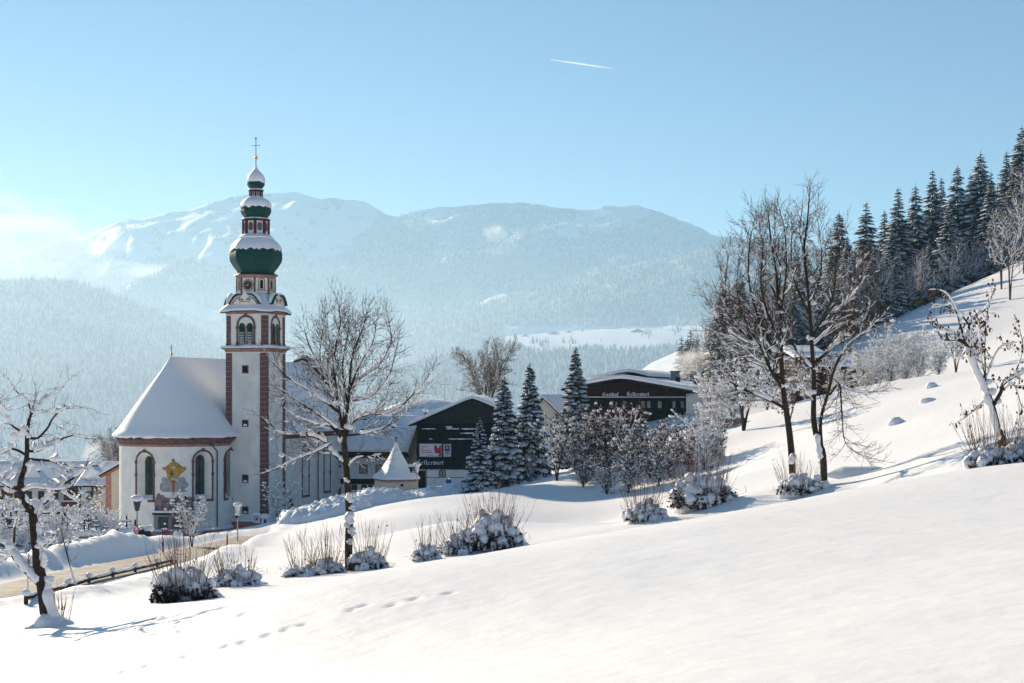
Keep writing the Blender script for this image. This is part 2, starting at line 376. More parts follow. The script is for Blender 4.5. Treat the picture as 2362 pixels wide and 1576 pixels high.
massif('far_mountain', R1, 5000, -168, -400, 2700, 460, 150, 0.82, 360, 41, mask1, 24, 17, 28, 'frosted spruce forest covering the far mountain in haze')
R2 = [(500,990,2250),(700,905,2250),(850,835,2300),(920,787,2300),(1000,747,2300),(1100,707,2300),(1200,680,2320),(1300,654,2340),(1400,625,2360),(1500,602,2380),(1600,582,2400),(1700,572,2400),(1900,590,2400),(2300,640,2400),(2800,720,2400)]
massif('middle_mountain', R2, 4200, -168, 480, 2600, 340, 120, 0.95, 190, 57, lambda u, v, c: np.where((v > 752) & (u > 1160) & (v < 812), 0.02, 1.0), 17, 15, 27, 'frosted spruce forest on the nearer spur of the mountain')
R3 = [(-700,690,1750),(-200,662,1750),(0,650,1750),(80,646,1750),(150,649,1750),(220,663,1750),(300,692,1750),(380,722,1750),(480,772,1750),(560,812,1750),(660,862,1750),(760,905,1750),(900,960,1750)]
massif('left_mountain', R3, 2400, -168, -600, 860, 260, 120, 0.95, 110, 63, lambda u, v, c: np.ones(u.shape), 14.5, 14, 25, 'pale frosted forest on the rounded hill at left')
R4 = [(560,960,1500),(700,915,1500),(900,856,1500),(1000,830,1500),(1100,814,1500),(1170,775,1560),(1300,765,1600),(1400,760,1620),(1500,762,1620),(1640,768,1600),(1800,775,1550),(2100,780,1500),(2500,800,1500)]
def mask4(u, v, c):
    f = fbm(u / 60, v / 25, 91, 3)
    lit = (u > 1165) & (v < 806 + f * 14 + np.interp(u, [1165, 1250, 1500, 1640], [-8, 6, 0, -8]))
    return np.where(lit, np.where(fbm(u / 22, v / 9, 17, 2) > 0.2, 0.5, 0.0), 1.0)
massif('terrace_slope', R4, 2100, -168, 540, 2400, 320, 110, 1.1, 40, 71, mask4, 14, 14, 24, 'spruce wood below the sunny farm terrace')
R5 = [(1250,1020,760),(1320,975,760),(1380,925,760),(1440,885,760),(1500,838,760),(1560,812,760),(1610,800,760),(1660,797,760),(1720,800,760),(1800,815,760),(1950,850,760),(2100,890,760)]
massif('knoll_slope', R5, 1250, -168, 1250, 2080, 60, 30, 1.0, 9, 83, lambda u, v, c: np.where(u < 1440, 0.12, 0.0), 14, 14, 20, 'few small trees at the foot of the snowy knoll')

# ------------------------------------------------------------------ haze
def volmat(name, col, dens, g):
    m = bpy.data.materials.new(name); m.use_nodes = True; t = m.node_tree; t.nodes.clear()
    o = t.nodes.new('ShaderNodeOutputMaterial'); p = t.nodes.new('ShaderNodeVolumePrincipled')
    p.inputs['Color'].default_value = (*col, 1); p.inputs['Density'].default_value = dens; p.inputs['Anisotropy'].default_value = g
    t.links.new(p.outputs[0], o.inputs['Volume']); return m
hb = MB(); hb.box(-9500, 9500, -1200, 14500, -175, 1640)
hb.build('haze', volmat('haze', (0.39, 0.74, 1.0), HAZE_DENSITY, HAZE_G), kind='stuff', label='pale blue winter haze filling the valley')
mm = bpy.data.materials.new('valley mist'); mm.use_nodes = True; t = mm.node_tree; t.nodes.clear(); N = t.nodes.new; K = t.links.new
o = N('ShaderNodeOutputMaterial'); p = N('ShaderNodeVolumePrincipled'); p.inputs['Color'].default_value = (.72, .85, 1, 1); p.inputs['Anisotropy'].default_value = .45
tc = N('ShaderNodeTexCoord'); sx = N('ShaderNodeSeparateXYZ'); K(tc.outputs['Generated'], sx.inputs[0]); a = N('ShaderNodeMath'); a.operation = 'SUBTRACT'; a.inputs[0].default_value = 1; K(sx.outputs[2], a.inputs[1]); b = N('ShaderNodeMath'); b.operation = 'POWER'; K(a.outputs[0], b.inputs[0]); b.inputs[1].default_value = 1.6
c = N('ShaderNodeMath'); c.operation = 'MULTIPLY'; K(b.outputs[0], c.inputs[0]); c.inputs[1].default_value = .00034; xr = N('ShaderNodeMapRange'); xr.inputs[1].default_value = .30; xr.inputs[2].default_value = .62; xr.inputs[3].default_value = .95; xr.inputs[4].default_value = .20; K(sx.outputs[0], xr.inputs[0]); xm_ = N('ShaderNodeMath'); xm_.operation = 'MULTIPLY'; K(c.outputs[0], xm_.inputs[0]); K(xr.outputs[0], xm_.inputs[1]); K(xm_.outputs[0], p.inputs['Density']); K(p.outputs[0], o.inputs['Volume'])
hb = MB(); hb.box(-6500, 6500, 900, 8600, -172, 760)
hb.build('valley_mist', mm, kind='stuff', label='soft white mist lying in the valley before the wooded slopes')
# ------------------------------------------------------------------ church
M['plaster'] = mat('white lime plaster', (0.84, 0.81, 0.75), 0.85, var=0.07, scale=0.9, bump=0.25, bscale=6)
M['plaster_worn'] = mat('weathered plaster', (0.83, 0.805, 0.75), 0.88, col2=(0.66, 0.64, 0.60), scale=0.6, bump=0.4, bscale=5, stretch=(1, 1, 0.6))
M['cream'] = mat('cream plaster', (0.72, 0.62, 0.47), 0.85, var=0.05, scale=1.0, bump=0.15)
M['stone'] = mat('red brown stone', (0.175, 0.085, 0.08), 0.85, var=0.25, scale=2.2, bump=0.4, bscale=14)
M['stone_light'] = mat('rosy stone', (0.34, 0.20, 0.16), 0.85, var=0.2, scale=2.0, bump=0.3)
M['brick_pink'] = mat('pink stone', (0.46, 0.22, 0.165), 0.85, var=0.2, scale=1.5, bump=0.3)
M['plinth'] = mat('red plinth plaster', (0.42, 0.16, 0.12), 0.85, var=0.15, scale=1.2, bump=0.2)
M['mortar'] = mat('pale joint', (0.5, 0.42, 0.39), 0.9)
M['copper'] = mat('dark green copper', (0.003, 0.048, 0.038), 0.55, var=0.25, scale=3.0, bump=0.25, bscale=6, stretch=(0.3, 0.3, 5.0))
M['green'] = mat('dark green paint', (0.006, 0.045, 0.032), 0.5)
M['red_paint'] = mat('dark red paint', (0.11, 0.012, 0.014), 0.5)
M['white_paint'] = mat('white paint', (0.78, 0.77, 0.74), 0.6)
M['black'] = mat('black iron', (0.012, 0.012, 0.014), 0.5)
M['dark'] = mat('dark recess', (0.012, 0.012, 0.013), 0.8)
M['gold'] = mat('gilding', (0.85, 0.52, 0.12), 0.28, metal=1.0)
M['glass'] = mat('window glass', (0.035, 0.05, 0.055), 0.12, var=0.4, scale=1.2)
M['lead'] = mat('glazing bar', (0.05, 0.055, 0.06), 0.6)
M['pipe'] = mat('brown downpipe', (0.07, 0.03, 0.028), 0.45)
M['metal_grey'] = mat('grey metal', (0.33, 0.35, 0.36), 0.45, metal=0.6)
CZ = -17.4
church = empty('parish_church', (-29.75, 172.0, CZ), math.radians(-16.2), label='white baroque parish church with green onion domed tower', cat='church')
def zt(v, Y=172.0): return -(v - HY) / FP * Y - CZ
W_ = 5.31
Ox, Oy, R_ = -11.6, -0.15, 7.15
def apse(s, z, d):                       # s = arc angle (radians, 0 = axis), d = inward depth
    return Vector((Ox + (R_ - d) * math.sin(s), Oy - (R_ - d) * math.cos(s), z))
def nave_r(s, z, d): return Vector((Ox + R_ - d, s, z))
def tower_l(s, z, d): return Vector((s, d, z))          # face y'=0
def tower_r(s, z, d): return Vector((-d, s, z))         # face x'=0
def arch_outline(w, z0, z1, n=10, round_=True):
    r = w / 2; zs = z1 - r; pts = [(-r, z0), (-r, zs)] if round_ else [(-r, z0), (-r, z1)]
    if round_:
        for i in range(1, n): a = math.pi - math.pi * i / n; pts.append((r * math.cos(a), zs + r * math.sin(a)))
        pts += [(r, zs), (r, z0)]
    else: pts += [(r, z1), (r, z0)]
    return pts
def strip(mb, A, B, mi=0, close=False):
    n = len(A); b = len(mb.v); mb.v.extend([tuple(p) for p in A] + [tuple(p) for p in B])
    for i in range(n if close else n - 1): j = (i + 1) % n; mb.f.append((b + i, b + j, b + n + j, b + n + i)); mb.m.append(mi)
def arch_window(par, f, s0, k, w, z0, z1, gw, gz0, gz1, depth, fw, bars=(2, 6), frame_m='stone', keystone=True, snow=True, glass='glass', imposts=()):
    """f maps (s, z, depth); k converts metres along the wall to units of s"""
    win = MB(); o = arch_outline(w, z0, z1); gi = arch_outline(gw, gz0, gz1)
    A = [f(s0 + x * k, z, 0.0) for x, z in o]; B = [f(s0 + x * k, z, depth) for x, z in gi]
    strip(win, A + [A[0]], B + [B[0]])
    root = win.build('window', M['plaster'], par, smooth=40)
    g = MB(); n = len(gi); g.add([f(s0 + x * k, z, depth + 0.03) for x, z in gi], [tuple(range(n))]); g.build('pane', M[glass], root)
    b = MB(); hw = gw / 2
    for i in range(1, bars[0]):
        x = -hw + gw * i / bars[0]; zt_ = gz1 - hw + math.sqrt(max(hw * hw - x * x, 0))
        b.bar(f(s0 + x * k, gz0, depth - 0.03), f(s0 + x * k, zt_, depth - 0.03), 0.06, 0.06)
    for j in range(1, bars[1]):
        z = gz0 + (gz1 - gz0) * j / bars[1]; xx = hw if z < gz1 - hw else math.sqrt(max(hw * hw - (z - gz1 + hw) ** 2, 0))
        b.bar(f(s0 - xx * k, z, depth - 0.03), f(s0 + xx * k, z, depth - 0.03), 0.05, 0.05)
    b.build('glazing_bars', M['lead'], root)
    fr = MB(); o2 = arch_outline(w + 2 * fw, z0 - 0.02, z1 + fw)
    for d in (-0.07,):
        strip(fr, [f(s0 + x * k, z, d) for x, z in o], [f(s0 + x * k, z, d) for x, z in o2])
    strip(fr, [f(s0 + x * k, z, -0.07) for x, z in o], [f(s0 + x * k, z, 0.03) for x, z in o]); strip(fr, [f(s0 + x * k, z, -0.07) for x, z in o2], [f(s0 + x * k, z, 0.03) for x, z in o2])
    for zi in imposts:
        for sg in (-1, 1):
            x = sg * (w / 2 + fw / 2); q = fw * 0.72
            fr.add([f(s0 + (x + a * q) * k, zi + c * 0.16, d) for d in (-0.11, 0.02) for a, c in ((-1, -1), (1, -1), (1, 1), (-1, 1))], [(0, 1, 2, 3), (0, 4, 5, 1), (1, 5, 6, 2), (2, 6, 7, 3), (3, 7, 4, 0)])
    if keystone:
        fr.add([f(s0 + x * k, z, d) for d in (-0.13, 0.0) for x, z in ((-0.13, z1 - 0.02), (0.13, z1 - 0.02), (0.19, z1 + fw + 0.14), (-0.19, z1 + fw + 0.14))], [(0, 1, 2, 3), (0, 4, 5, 1), (1, 5, 6, 2), (2, 6, 7, 3), (3, 7, 4, 0)])
    fr.build('window_frame', M[frame_m], root)
    si = MB(); x = w / 2 + fw
    si.add([f(s0 + a * x * k, z, d) for d in (-0.12, 0.05) for a, z in ((-1, z0 - fw * 1.4), (1, z0 - fw * 1.4), (1, z0 - 0.02), (-1, z0 - 0.02))], [(0, 1, 2, 3), (0, 4, 5, 1), (1, 5, 6, 2), (2, 6, 7, 3), (3, 7, 4, 0)])
    si.build('sill', M[frame_m], root)
    if snow:
        sn = MB(); hw = w / 2 * 0.96
        for i in range(1): pass
        prof = [(-0.02, 0.0), (-0.05, 0.10), (depth * 0.35, 0.24), (depth * 0.75, 0.42), (depth, 0.50), (depth, 0.0)]
        P0 = [f(s0 - hw * k * (1 - 0.4 * max(0, d) / depth), z0 + 0.02 + z, d) for d, z in prof]; P1 = [f(s0 + hw * k * (1 - 0.4 * max(0, d) / depth), z0 + 0.02 + z, d) for d, z in prof]
        strip(sn, P0, P1, close=True); sn.build('sill_snow', M['snow_lump'], root)
    return root
def wall_grid(mb, f, s0, s1, ns, z0, z1, nz, holes, k=1.0):
    """grid wall with the cells inside the holes (s, w, z0, z1 arched) left out"""
    ss = [s0 + (s1 - s0) * i / ns for i in range(ns + 1)]; zs = [z0 + (z1 - z0) * j / nz for j in range(nz + 1)]
    b = len(mb.v)
    for z in zs:
        for s in ss: mb.v.append(tuple(f(s, z, 0.0)))
    for j in range(nz):
        for i in range(ns):
            sc = (ss[i] + ss[i + 1]) / 2; zc = (zs[j] + zs[j + 1]) / 2; ok = True
            for hs, hw, h0, h1 in holes:
                x = (sc - hs) / k; r = hw / 2
                if abs(x) < r and h0 < zc < h1 and (zc < h1 - r or x * x + (zc - h1 + r) ** 2 < r * r): ok = False
            if ok: mb.f.append((b + j * (ns + 1) + i, b + j * (ns + 1) + i + 1, b + (j + 1) * (ns + 1) + i + 1, b + (j + 1) * (ns + 1) + i)); mb.m.append(0)
zw = lambda v: zt(v, 169.5)
rad_ = math.radians
holes = [(rad_(-5), 2.28, zw(1151), zw(1043)), (rad_(51.8), 2.28, zw(1151), zw(1041)), (rad_(86.6), 2.28, zw(1152), zw(1041))]
wl = MB(); wall_grid(wl, apse, rad_(-105), rad_(95), 400, -2.0, zt(1012, 170), 110, holes, 1 / R_)
# side walls of the nave
for sgn in (-1, 1):
    x = Ox + sgn * R_
    if sgn < 0: wl.add([(x, -0.6, -2), (x, 36, -2), (x, 36, zt(1012, 170)), (x, -0.6, zt(1012, 170))], [(0, 1, 2, 3)])
nh = [(21.2, 2.0, zt(1143, 193), zt(1030, 193)), (28.4, 2.0, zt(1133, 200), zt(1020, 200)), (33.6, 1.5, zt(1073, 206), zt(1046, 206))]
wall_grid(wl, nave_r, -0.6, 36, 240, -2.0, zt(1012, 170), 70, nh, 1.0)
wl.add([(Ox - R_, 36, -2), (Ox + R_, 36, -2), (Ox + R_, 36, zt(1012, 170)), (Ox, 36, zt(826, 208)), (Ox - R_, 36, zt(1012, 170))], [(0, 1, 2, 3, 4)])
wl.build('nave_wall', M['plaster'], church, smooth=30)
for (hs, hw, h0, h1), dz in zip(holes, (0, 0, 0)):
    arch_window(church, apse, hs, 1 / R_, hw, h0, h1, 1.3, h0 + 0.5, h1 - 0.45, 0.9, 0.22, imposts=(h0 + 0.9 * (h1 - h0) - 0.6, h0 + 0.52 * (h1 - h0)), bars=(2, 6))
for i, (hs, hw, h0, h1) in enumerate(nh):
    if i < 2: arch_window(church, nave_r, hs, 1.0, hw, h0, h1, 1.2, h0 + 0.4, h1 - 0.35, 0.8, 0.2, bars=(2, 6), imposts=(h0 + 2.6,))
    else: arch_window(church, nave_r, hs, 1.0, hw, h0, h1, 1.1, h0 + 0.1, h1 - 0.1, 0.4, 0.2, bars=(2, 2))
# low doorway and cellar opening in the nave wall
for s, w, va, vb, Y in ((33.2, 1.3, 1160, 1128, 205), (16.5, 1.0, 1180, 1157, 187)):
    d = MB(); o = arch_outline(w, zt(va, Y), zt(vb, Y)); d.add([nave_r(s + x, z, -0.02) for x, z in o], [tuple(range(len(o)))])
    dr = d.build('door', M['dark'] if w < 1.2 else M['glass'], church)
    fr = MB(); o2 = arch_outline(w + 0.4, zt(va, Y), zt(vb, Y) + 0.2)
    strip(fr, [nave_r(s + x, z, -0.06) for x, z in o], [nave_r(s + x, z, -0.06) for x, z in o2]); strip(fr, [nave_r(s + x, z, -0.06) for x, z in o2], [nave_r(s + x, z, 0.02) for x, z in o2]); strip(fr, [nave_r(s + x, z, -0.06) for x, z in o], [nave_r(s + x, z, 0.02) for x, z in o])
    fr.build('door_frame', M['stone'], dr)
# plinth with a snowy ledge, cornice
def ringwall(mb, prof, a0=-105, a1=88, n=70):
    b = len(mb.v); rows = []
    path = [(apse(rad_(a0 + (a1 - a0) * i / n), 0, 0), rad_(a0 + (a1 - a0) * i / n)) for i in range(n + 1)]
    for off, z in prof:
        for p, a in path: mb.v.append((p.x + off * math.sin(a), p.y - off * math.cos(a), z))
    c = n + 1
    for i in range(len(prof) - 1):
        for j in range(n): mb.f.append((b + i * c + j, b + i * c + j + 1, b + (i + 1) * c + j + 1, b + (i + 1) * c + j)); mb.m.append(0)
pl = MB(); zp = zt(1223, 168.5); ringwall(pl, [(0.32, -2.5), (0.32, zp - 0.1), (0.0, zp)]); pl.build('plinth', M['plinth'], church, smooth=30)
ps = MB(); ringwall(ps, [(0.36, zp - 0.14), (0.40, zp + 0.02), (0.30, zp + 0.14), (0.0, zp + 0.24)]); ps.build('plinth_snow', M['snow_lump'], church, smooth=50)
zc0, zc1 = zt(1024, 170), zt(1010, 170)
cn = MB(); ringwall(cn, [(0.0, zc0), (0.10, zc0 + 0.02), (0.12, zc0 + 0.2), (0.30, zc0 + 0.34), (0.36, zc1 + 0.04), (0.0, zc1 + 0.05)])
for (y0, y1) in ((0.0, 36.2),):
    for sgn in (-1, 1):
        for dx, a, b_ in ((0.12, zc0 + 0.003, zc0 + 0.3), (0.36, zc0 + 0.3, zc1 + 0.05)):
            x = Ox + sgn * R_; cn.box(min(x, x + sgn * dx), max(x, x + sgn * dx), y0, y1, a, b_)
cn.build('cornice', M['red_paint' if False else 'stone'], church, smooth=30)
st = MB(); ringwall(st, [(0.02, zc0 - 0.30), (0.06, zc0 - 0.26), (0.06, zc0 - 0.02), (0.0, zc0)]); st.build('moulding', M['stone_light'], church, smooth=30)
# roof and its snow
ze, zr = zt(1012, 169) + 0.05, zt(824, 173) - 0.35
RY0, RY1 = -2.2, 36.0
def roof_rows(ex, lift, out):
    prof = [(0.0, 0.0), (0.06, 0.045), (0.14, 0.12), (0.26, 0.255), (0.42, 0.43), (0.6, 0.615), (0.8, 0.81), (0.93, 0.945), (1.0, 1.0)]
    base = []
    for i in range(0, 8): base.append((Vector((Ox - R_ - ex, RY1 - (RY1 - Oy) * i / 8, 0)), Vector((Ox, max(RY0, RY1 - (RY1 - Oy) * i / 8), 0))))
    for i in range(41):
        a = rad_(-90 + 180 * i / 40); base.append((Vector((Ox + (R_ + ex) * math.sin(a), Oy - (R_ + ex) * math.cos(a), 0)), Vector((Ox, RY0 + (Oy - RY0) * abs(math.sin(a)) ** 6, 0))))
    for i in range(1, 9): base.append((Vector((Ox + R_ + ex, Oy + (RY1 - Oy) * i / 8, 0)), Vector((Ox, max(RY0, Oy + (RY1 - Oy) * i / 8), 0))))
    rows = []
    for t, zf in prof:
        rows.append([Vector((b.x + (r.x - b.x) * t, b.y + (r.y - b.y) * t, ze + lift + (zr - ze) * zf)) for b, r in base])
    return rows
def grid_rows(mb, rows):
    b = len(mb.v); c = len(rows[0])
    for r in rows: mb.v.extend([tuple(p) for p in r])
    for i in range(len(rows) - 1):
        for j in range(c - 1): mb.f.append((b + i * c + j, b + i * c + j + 1, b + (i + 1) * c + j + 1, b + (i + 1) * c + j)); mb.m.append(0)
rf = MB(); grid_rows(rf, roof_rows(0.72, 0.02, 0)); M['shingle'] = mat('dark roof shingles', (0.03, 0.03, 0.032), 0.8, bump=0.5, scale=8)
rf.build('roof', M['shingle'], church, smooth=40)
rs = MB(); rr = roof_rows(0.80, 0.42, 0); r0 = roof_rows(0.74, 0.035, 0)[0]; rm = [Vector((p.x, p.y, p.z)) for p in roof_rows(0.88, 0.18, 0)[0]]
rng = random.Random(5)
for i, p in enumerate(r0): p.z += rng.uniform(-0.05, 0.05)
ends = [Vector((p.x, p.y, p.z - 0.4)) for p in rr[-1]]
grid_rows(rs, [r0, rm] + rr + [ends]); o = rs.build('roof_snow', M['snow_roof'], church, smooth=60)
pt = MB()
for a in (-17, -10, 38, 72, 80):
    p = apse(rad_(a), ze - 0.02, -0.85); q = apse(rad_(a + rng.uniform(3, 6)), ze + 0.0, -0.85); pt = MB(); pt.bar(p, q, 0.16, 0.14); pt.build('gutter', M['black'], church)
# baroque west gable standing above the roof
gw_ = [(-8.2, 9.6), (-8.0, 11.6), (-7.0, 12.3), (-5.9, 14.6), (-4.6, 16.8), (-4.2, 18.6), (-3.0, 20.2), (-2.0, 21.2), (-1.2, 22.2), (0, 22.6)]
top = zt(829, 208); gw_ = [(x, z - 22.6 + top) for x, z in gw_]; prof = gw_ + [(-x, z) for x, z in gw_[-2::-1]]
g = MB(); g.prism([(Ox + x, z) for x, z in prof], 36.003, 36.55); gab = g.build('gable', M['plaster'], church)
cp = MB(); cs = MB()
for (x0, z0), (x1, z1) in zip(prof[:-1], prof[1:]):
    cp.bar((Ox + x0, 36.2, z0 + 0.08), (Ox + x1, 36.2, z1 + 0.08), 1.1, 0.28)
    if abs(x1 - x0) > 0.5: cs = MB(); cs.tube([Vector((Ox + x0, 36.2, z0 + 0.32)), Vector((Ox + (x0 + x1) / 2, 36.2, (z0 + z1) / 2 + 0.42)), Vector((Ox + x1, 36.2, z1 + 0.32))], [0.3, 0.4, 0.3], 8, cap=True); cs.build('coping_snow', M['snow_lump'], gab, smooth=60)
cp.build('coping', M['black'], gab)
def finial(par, x, y, z, h, ball, mat_rod='black'):
    f = MB(); f.lathe([(0.09, z - 0.4), (0.05, z), (0.03, z + h)], 8, (x, y)); f.build('finial', M[mat_rod], par)
    b = MB(); b.lathe([(0.0, z + h * .28 - ball), (ball * .7, z + h * .28 - ball * .7), (ball, z + h * .28), (ball * .7, z + h * .28 + ball * .7), (0.0, z + h * .28 + ball)], 12, (x, y)); b.build('ball', M['gold'], par, smooth=180)
    c = MB(); a = h * 0.26
    c.bar((x, y, z + h * 0.9), (x, y, z + h * 1.25), 0.05, 0.05)
    for q, l in ((0.98, 1.0), (0.80, 0.75)): c.bar((x - a * 0.5 * l, y, z + h * q), (x + a * 0.5 * l, y, z + h * q), 0.05, 0.05)
    c.build('cross', M['gold'] if mat_rod == 'gold' else M['black'], par)
finial(church, Ox, RY0 + 0.1, zr + 0.35, 1.25, 0.2); finial(church, Ox, 36.25, top + 0.2, 1.5, 0.18, 'gold')
# corner strip of pink blocks at the nave's west end, pipes
for k in range(17):
    b = MB(); z = zt(1150, 207) + k * 0.56
    if z > zc0 - 0.4: break
    b.box(Ox + R_ - 0.6, Ox + R_ + 0.07, 35.2, 36.06, z, z + 0.52); b.build('quoin_block', M['brick_pink'], church)
dp = MB()
def pipe(pts, r=0.07): dp.tube([Vector(p) for p in pts], [r] * len(pts), 8)
pa = lambda a, z, d=-0.14: apse(rad_(a), z, d)
pipe([pa(57, zc0 + 0.2, -0.36), pa(62, zc0 - 0.35, -0.2), pa(66.5, zc0 - 0.9), pa(66.5, zc0 - 4), pa(66.5, -0.6)])
dp.build('downpipe', M['pipe'], church, smooth=60); dp = MB(); pipe([nave_r(25.0, zc0, -0.2), nave_r(25.0, -1, -0.2)]); dp.build('downpipe', M['pipe'], church, smooth=60)
# ---- painting on the apse wall: flat coloured plaster shapes
def paint(name, pts, colr, lay, par=church, var=0.25):
    import bmesh
    m = mat(name, colr, 0.85, var=var, scale=2.2, bump=0.0); bm = bmesh.new()
    bm.faces.new([bm.verts.new((x, v, 0)) for x, v in pts]); xs = [p[0] for p in pts]; x = min(xs) + 3
    bmesh.ops.triangulate(bm, faces=bm.faces[:])
    while x < max(xs):
        bmesh.ops.bisect_plane(bm, geom=bm.verts[:] + bm.edges[:] + bm.faces[:], plane_co=(x, 0, 0), plane_no=(1, 0, 0)); x += 5
    for q in bm.verts: q.co = apse(rad_(23.8) + (q.co.x - 401) * 0.0518 / R_, zt(q.co.y, 168.4), -0.012 * lay - 0.012)
    bmesh.ops.recalc_face_normals(bm, faces=bm.faces); me = bpy.data.meshes.new(name); bm.to_mesh(me); bm.free(); me.materials.append(m)
    return link(name, me, par)
pq = lambda L: [(340 + x * .14035, 1030 + y * .14035) for x, y in L]
fres = paint('fresco', pq([(240, 530), (265, 500), (300, 498), (330, 520), (380, 540), (470, 540), (530, 505), (600, 500), (630, 540), (640, 585), (680, 620), (665, 655), (600, 705), (645, 735), (640, 748), (270, 745), (210, 705), (215, 690), (250, 680), (220, 610), (250, 580)]), (0.36, 0.36, 0.36), 1)
paint('fresco_ground', pq([(120, 930), (165, 790), (195, 760), (235, 800), (270, 790), (300, 830), (350, 845), (480, 840), (560, 830), (720, 830), (745, 880), (760, 1000), (775, 1050), (130, 1050)]), (0.20, 0.15, 0.155), 1, fres, 0.5)
paint('fresco_canopy', pq([(250, 340), (310, 335), (380, 270), (410, 245), (460, 245), (500, 265), (570, 330), (635, 340), (635, 385), (600, 410), (575, 385), (555, 400), (550, 455), (520, 500), (500, 530), (440, 540), (420, 580), (370, 570), (345, 520), (330, 480), (325, 430), (305, 385), (280, 390), (255, 375)]), (0.42, 0.26, 0.06), 2, fres, 0.35)
paint('fresco_figure', pq([(400, 545), (440, 535), (475, 550), (470, 590), (450, 610), (455, 745), (410, 745), (412, 610), (390, 580)]), (0.38, 0.13, 0.06), 3, fres)
paint('fresco_cloth', pq([(395, 530), (430, 505), (470, 515), (530, 540), (520, 580), (470, 570), (440, 545), (400, 560)]), (0.55, 0.52, 0.46), 4, fres, 0.1)
paint('fresco_foot', pq([(408, 745), (455, 745), (450, 800), (405, 800)]), (0.55, 0.50, 0.45), 3, fres, 0.1)
paint('fresco_crown', pq([(412, 240), (410, 215), (430, 195), (452, 215), (452, 240)]), (0.18, 0.10, 0.13), 3, fres)
paint('fresco_dove', pq([(385, 335), (425, 340), (440, 300), (450, 335), (490, 335), (450, 350), (440, 380), (430, 352)]), (0.6, 0.62, 0.6), 4, fres, 0.05)
for x, w, h in ((500, 34, 810), (560, 30, 828), (620, 38, 815), (405, 24, 395)):
    yb = 1000 if h > 500 else 470
    paint('fresco_person', pq([(x - w, yb), (x - w, h + 60), (x - w * .4, h + 40), (x - w * .4, h + 5), (x, h - 8), (x + w * .4, h + 5), (x + w * .4, h + 40), (x + w, h + 60), (x + w, yb)]), (0.075, 0.06, 0.065), 4, fres, 0.3)
paint('fresco_tree', pq([(150, 1000), (160, 830), (185, 775), (215, 800), (225, 880), (260, 1000)]), (0.26, 0.17, 0.19), 3, fres, 0.4)
# memorial niche under the painting
nb = MB(); fa = lambda u, v, d: apse(rad_(23.8) + (u - 401) * 0.0518 / R_, zt(v, 168.2), d)
def apb(mb, u0, u1, v0, v1, d0, d1, n=4):
    for i in range(n):
        a, b = u0 + (u1 - u0) * i / n, u0 + (u1 - u0) * (i + 1) / n
        mb.add([fa(a, v1, d0), fa(b, v1, d0), fa(b, v0, d0), fa(a, v0, d0), fa(a, v1, d1), fa(b, v1, d1), fa(b, v0, d1), fa(a, v0, d1)], [(0, 1, 2, 3), (3, 2, 6, 7), (0, 4, 5, 1)] + ([(0, 3, 7, 4)] if i == 0 else []) + ([(1, 5, 6, 2)] if i == n - 1 else []))
M['grey_stone'] = mat('grey stone', (0.27, 0.265, 0.26), 0.85, var=0.15, scale=2, bump=0.3)
apb(nb, 358, 449, 1187, 1247, -0.30, 0.2, 8); mem = nb.build('memorial', M['grey_stone'], church)
n2 = MB(); apb(n2, 356, 451, 1182, 1187, -0.52, 0.2, 8); n2.build('memorial_roof', M['black'], mem)
n3 = MB(); apb(n3, 355, 452, 1178, 1182, -0.56, 0.2, 8); n3.build('memorial_snow', M['snow_lump'], mem)
for a, b in ((368, 390), (398, 420), (428, 446)):
    n4 = MB(); apb(n4, a, b, 1192, 1219, -0.325, 0, 3); n4.build('slate_panel', M['green'] if False else M['glass'], mem)
n5 = MB(); apb(n5, 358, 452, 1225, 1247, -0.45, 0, 8); n5.build('memorial_base', M['grey_stone'], mem)
ov = MB(); P = [apse(rad_(-16) + 0.22 * math.cos(t * math.pi / 8) / R_, zt(1211, 168.5) + 0.62 * math.sin(t * math.pi / 8), -0.03) for t in range(16)]; ov.add(P, [tuple(range(16))]); ov.build('oval_plaque', M['black'], church)

# ---- tower shaft
zs1 = zt(812)
sh = MB(); sh.box(-W_, 0, 0, W_, -2, zs1); sh.build('tower_shaft', M['plaster_worn'], church)
tp = MB(); tp.box(-W_ - 0.22, 0.22, -0.22, W_, -2.5, zt(1204)); tp.build('tower_plinth', M['plinth'], church)
tps_ = MB(); tps_.box(-W_ - 0.27, 0.27, -0.27, 0, zt(1204), zt(1204) + 0.16); tps_.box(0, .27, 0, W_, zt(1204), zt(1204) + 0.16); tps_.build('plinth_snow', M['snow_lump'], church)
qh = 0.62; z = zt(1203) + 0.2; k = 0
q_near = MB(); q_near.box(-0.80, 0.05, -0.05, 0.0, 0, qh - 0.035); q_near.box(0.0, 0.05, 0.0, 0.66, 0, qh - 0.035)
q_left = MB(); q_left.box(-W_ - 0.05, -W_ + 0.78, -0.05, 0.0, 0, qh - 0.035); q_left.box(-W_ - 0.05, -W_, 0, 0.8, 0, qh - 0.035)
q_right = MB(); q_right.box(0.0, 0.05, W_ - 0.72, W_ + 0.05, 0, qh - 0.035)
qm = [q.mesh('quoin_block', M['stone']) for q in (q_near, q_left, q_right)]
while z < zs1 - 0.4:
    for i, me in enumerate(qm):
        if i == 1 and z < zt(1010): continue
        link('quoin_block', me, church, (0, 0, z))
    z += qh
jt = MB(); jt.box(-0.80, 0.02, -0.02, 0.0, zt(1203), zs1); jt.box(0, 0.02, 0, 0.66, zt(1203), zs1); jt.box(-W_ - .02, -W_ + 0.78, -0.02, 0, zt(1010), zs1); jt.box(0, 0.02, W_ - .72, W_ + .02, zt(1203), zs1); jt.build('mortar', M['mortar'], church)
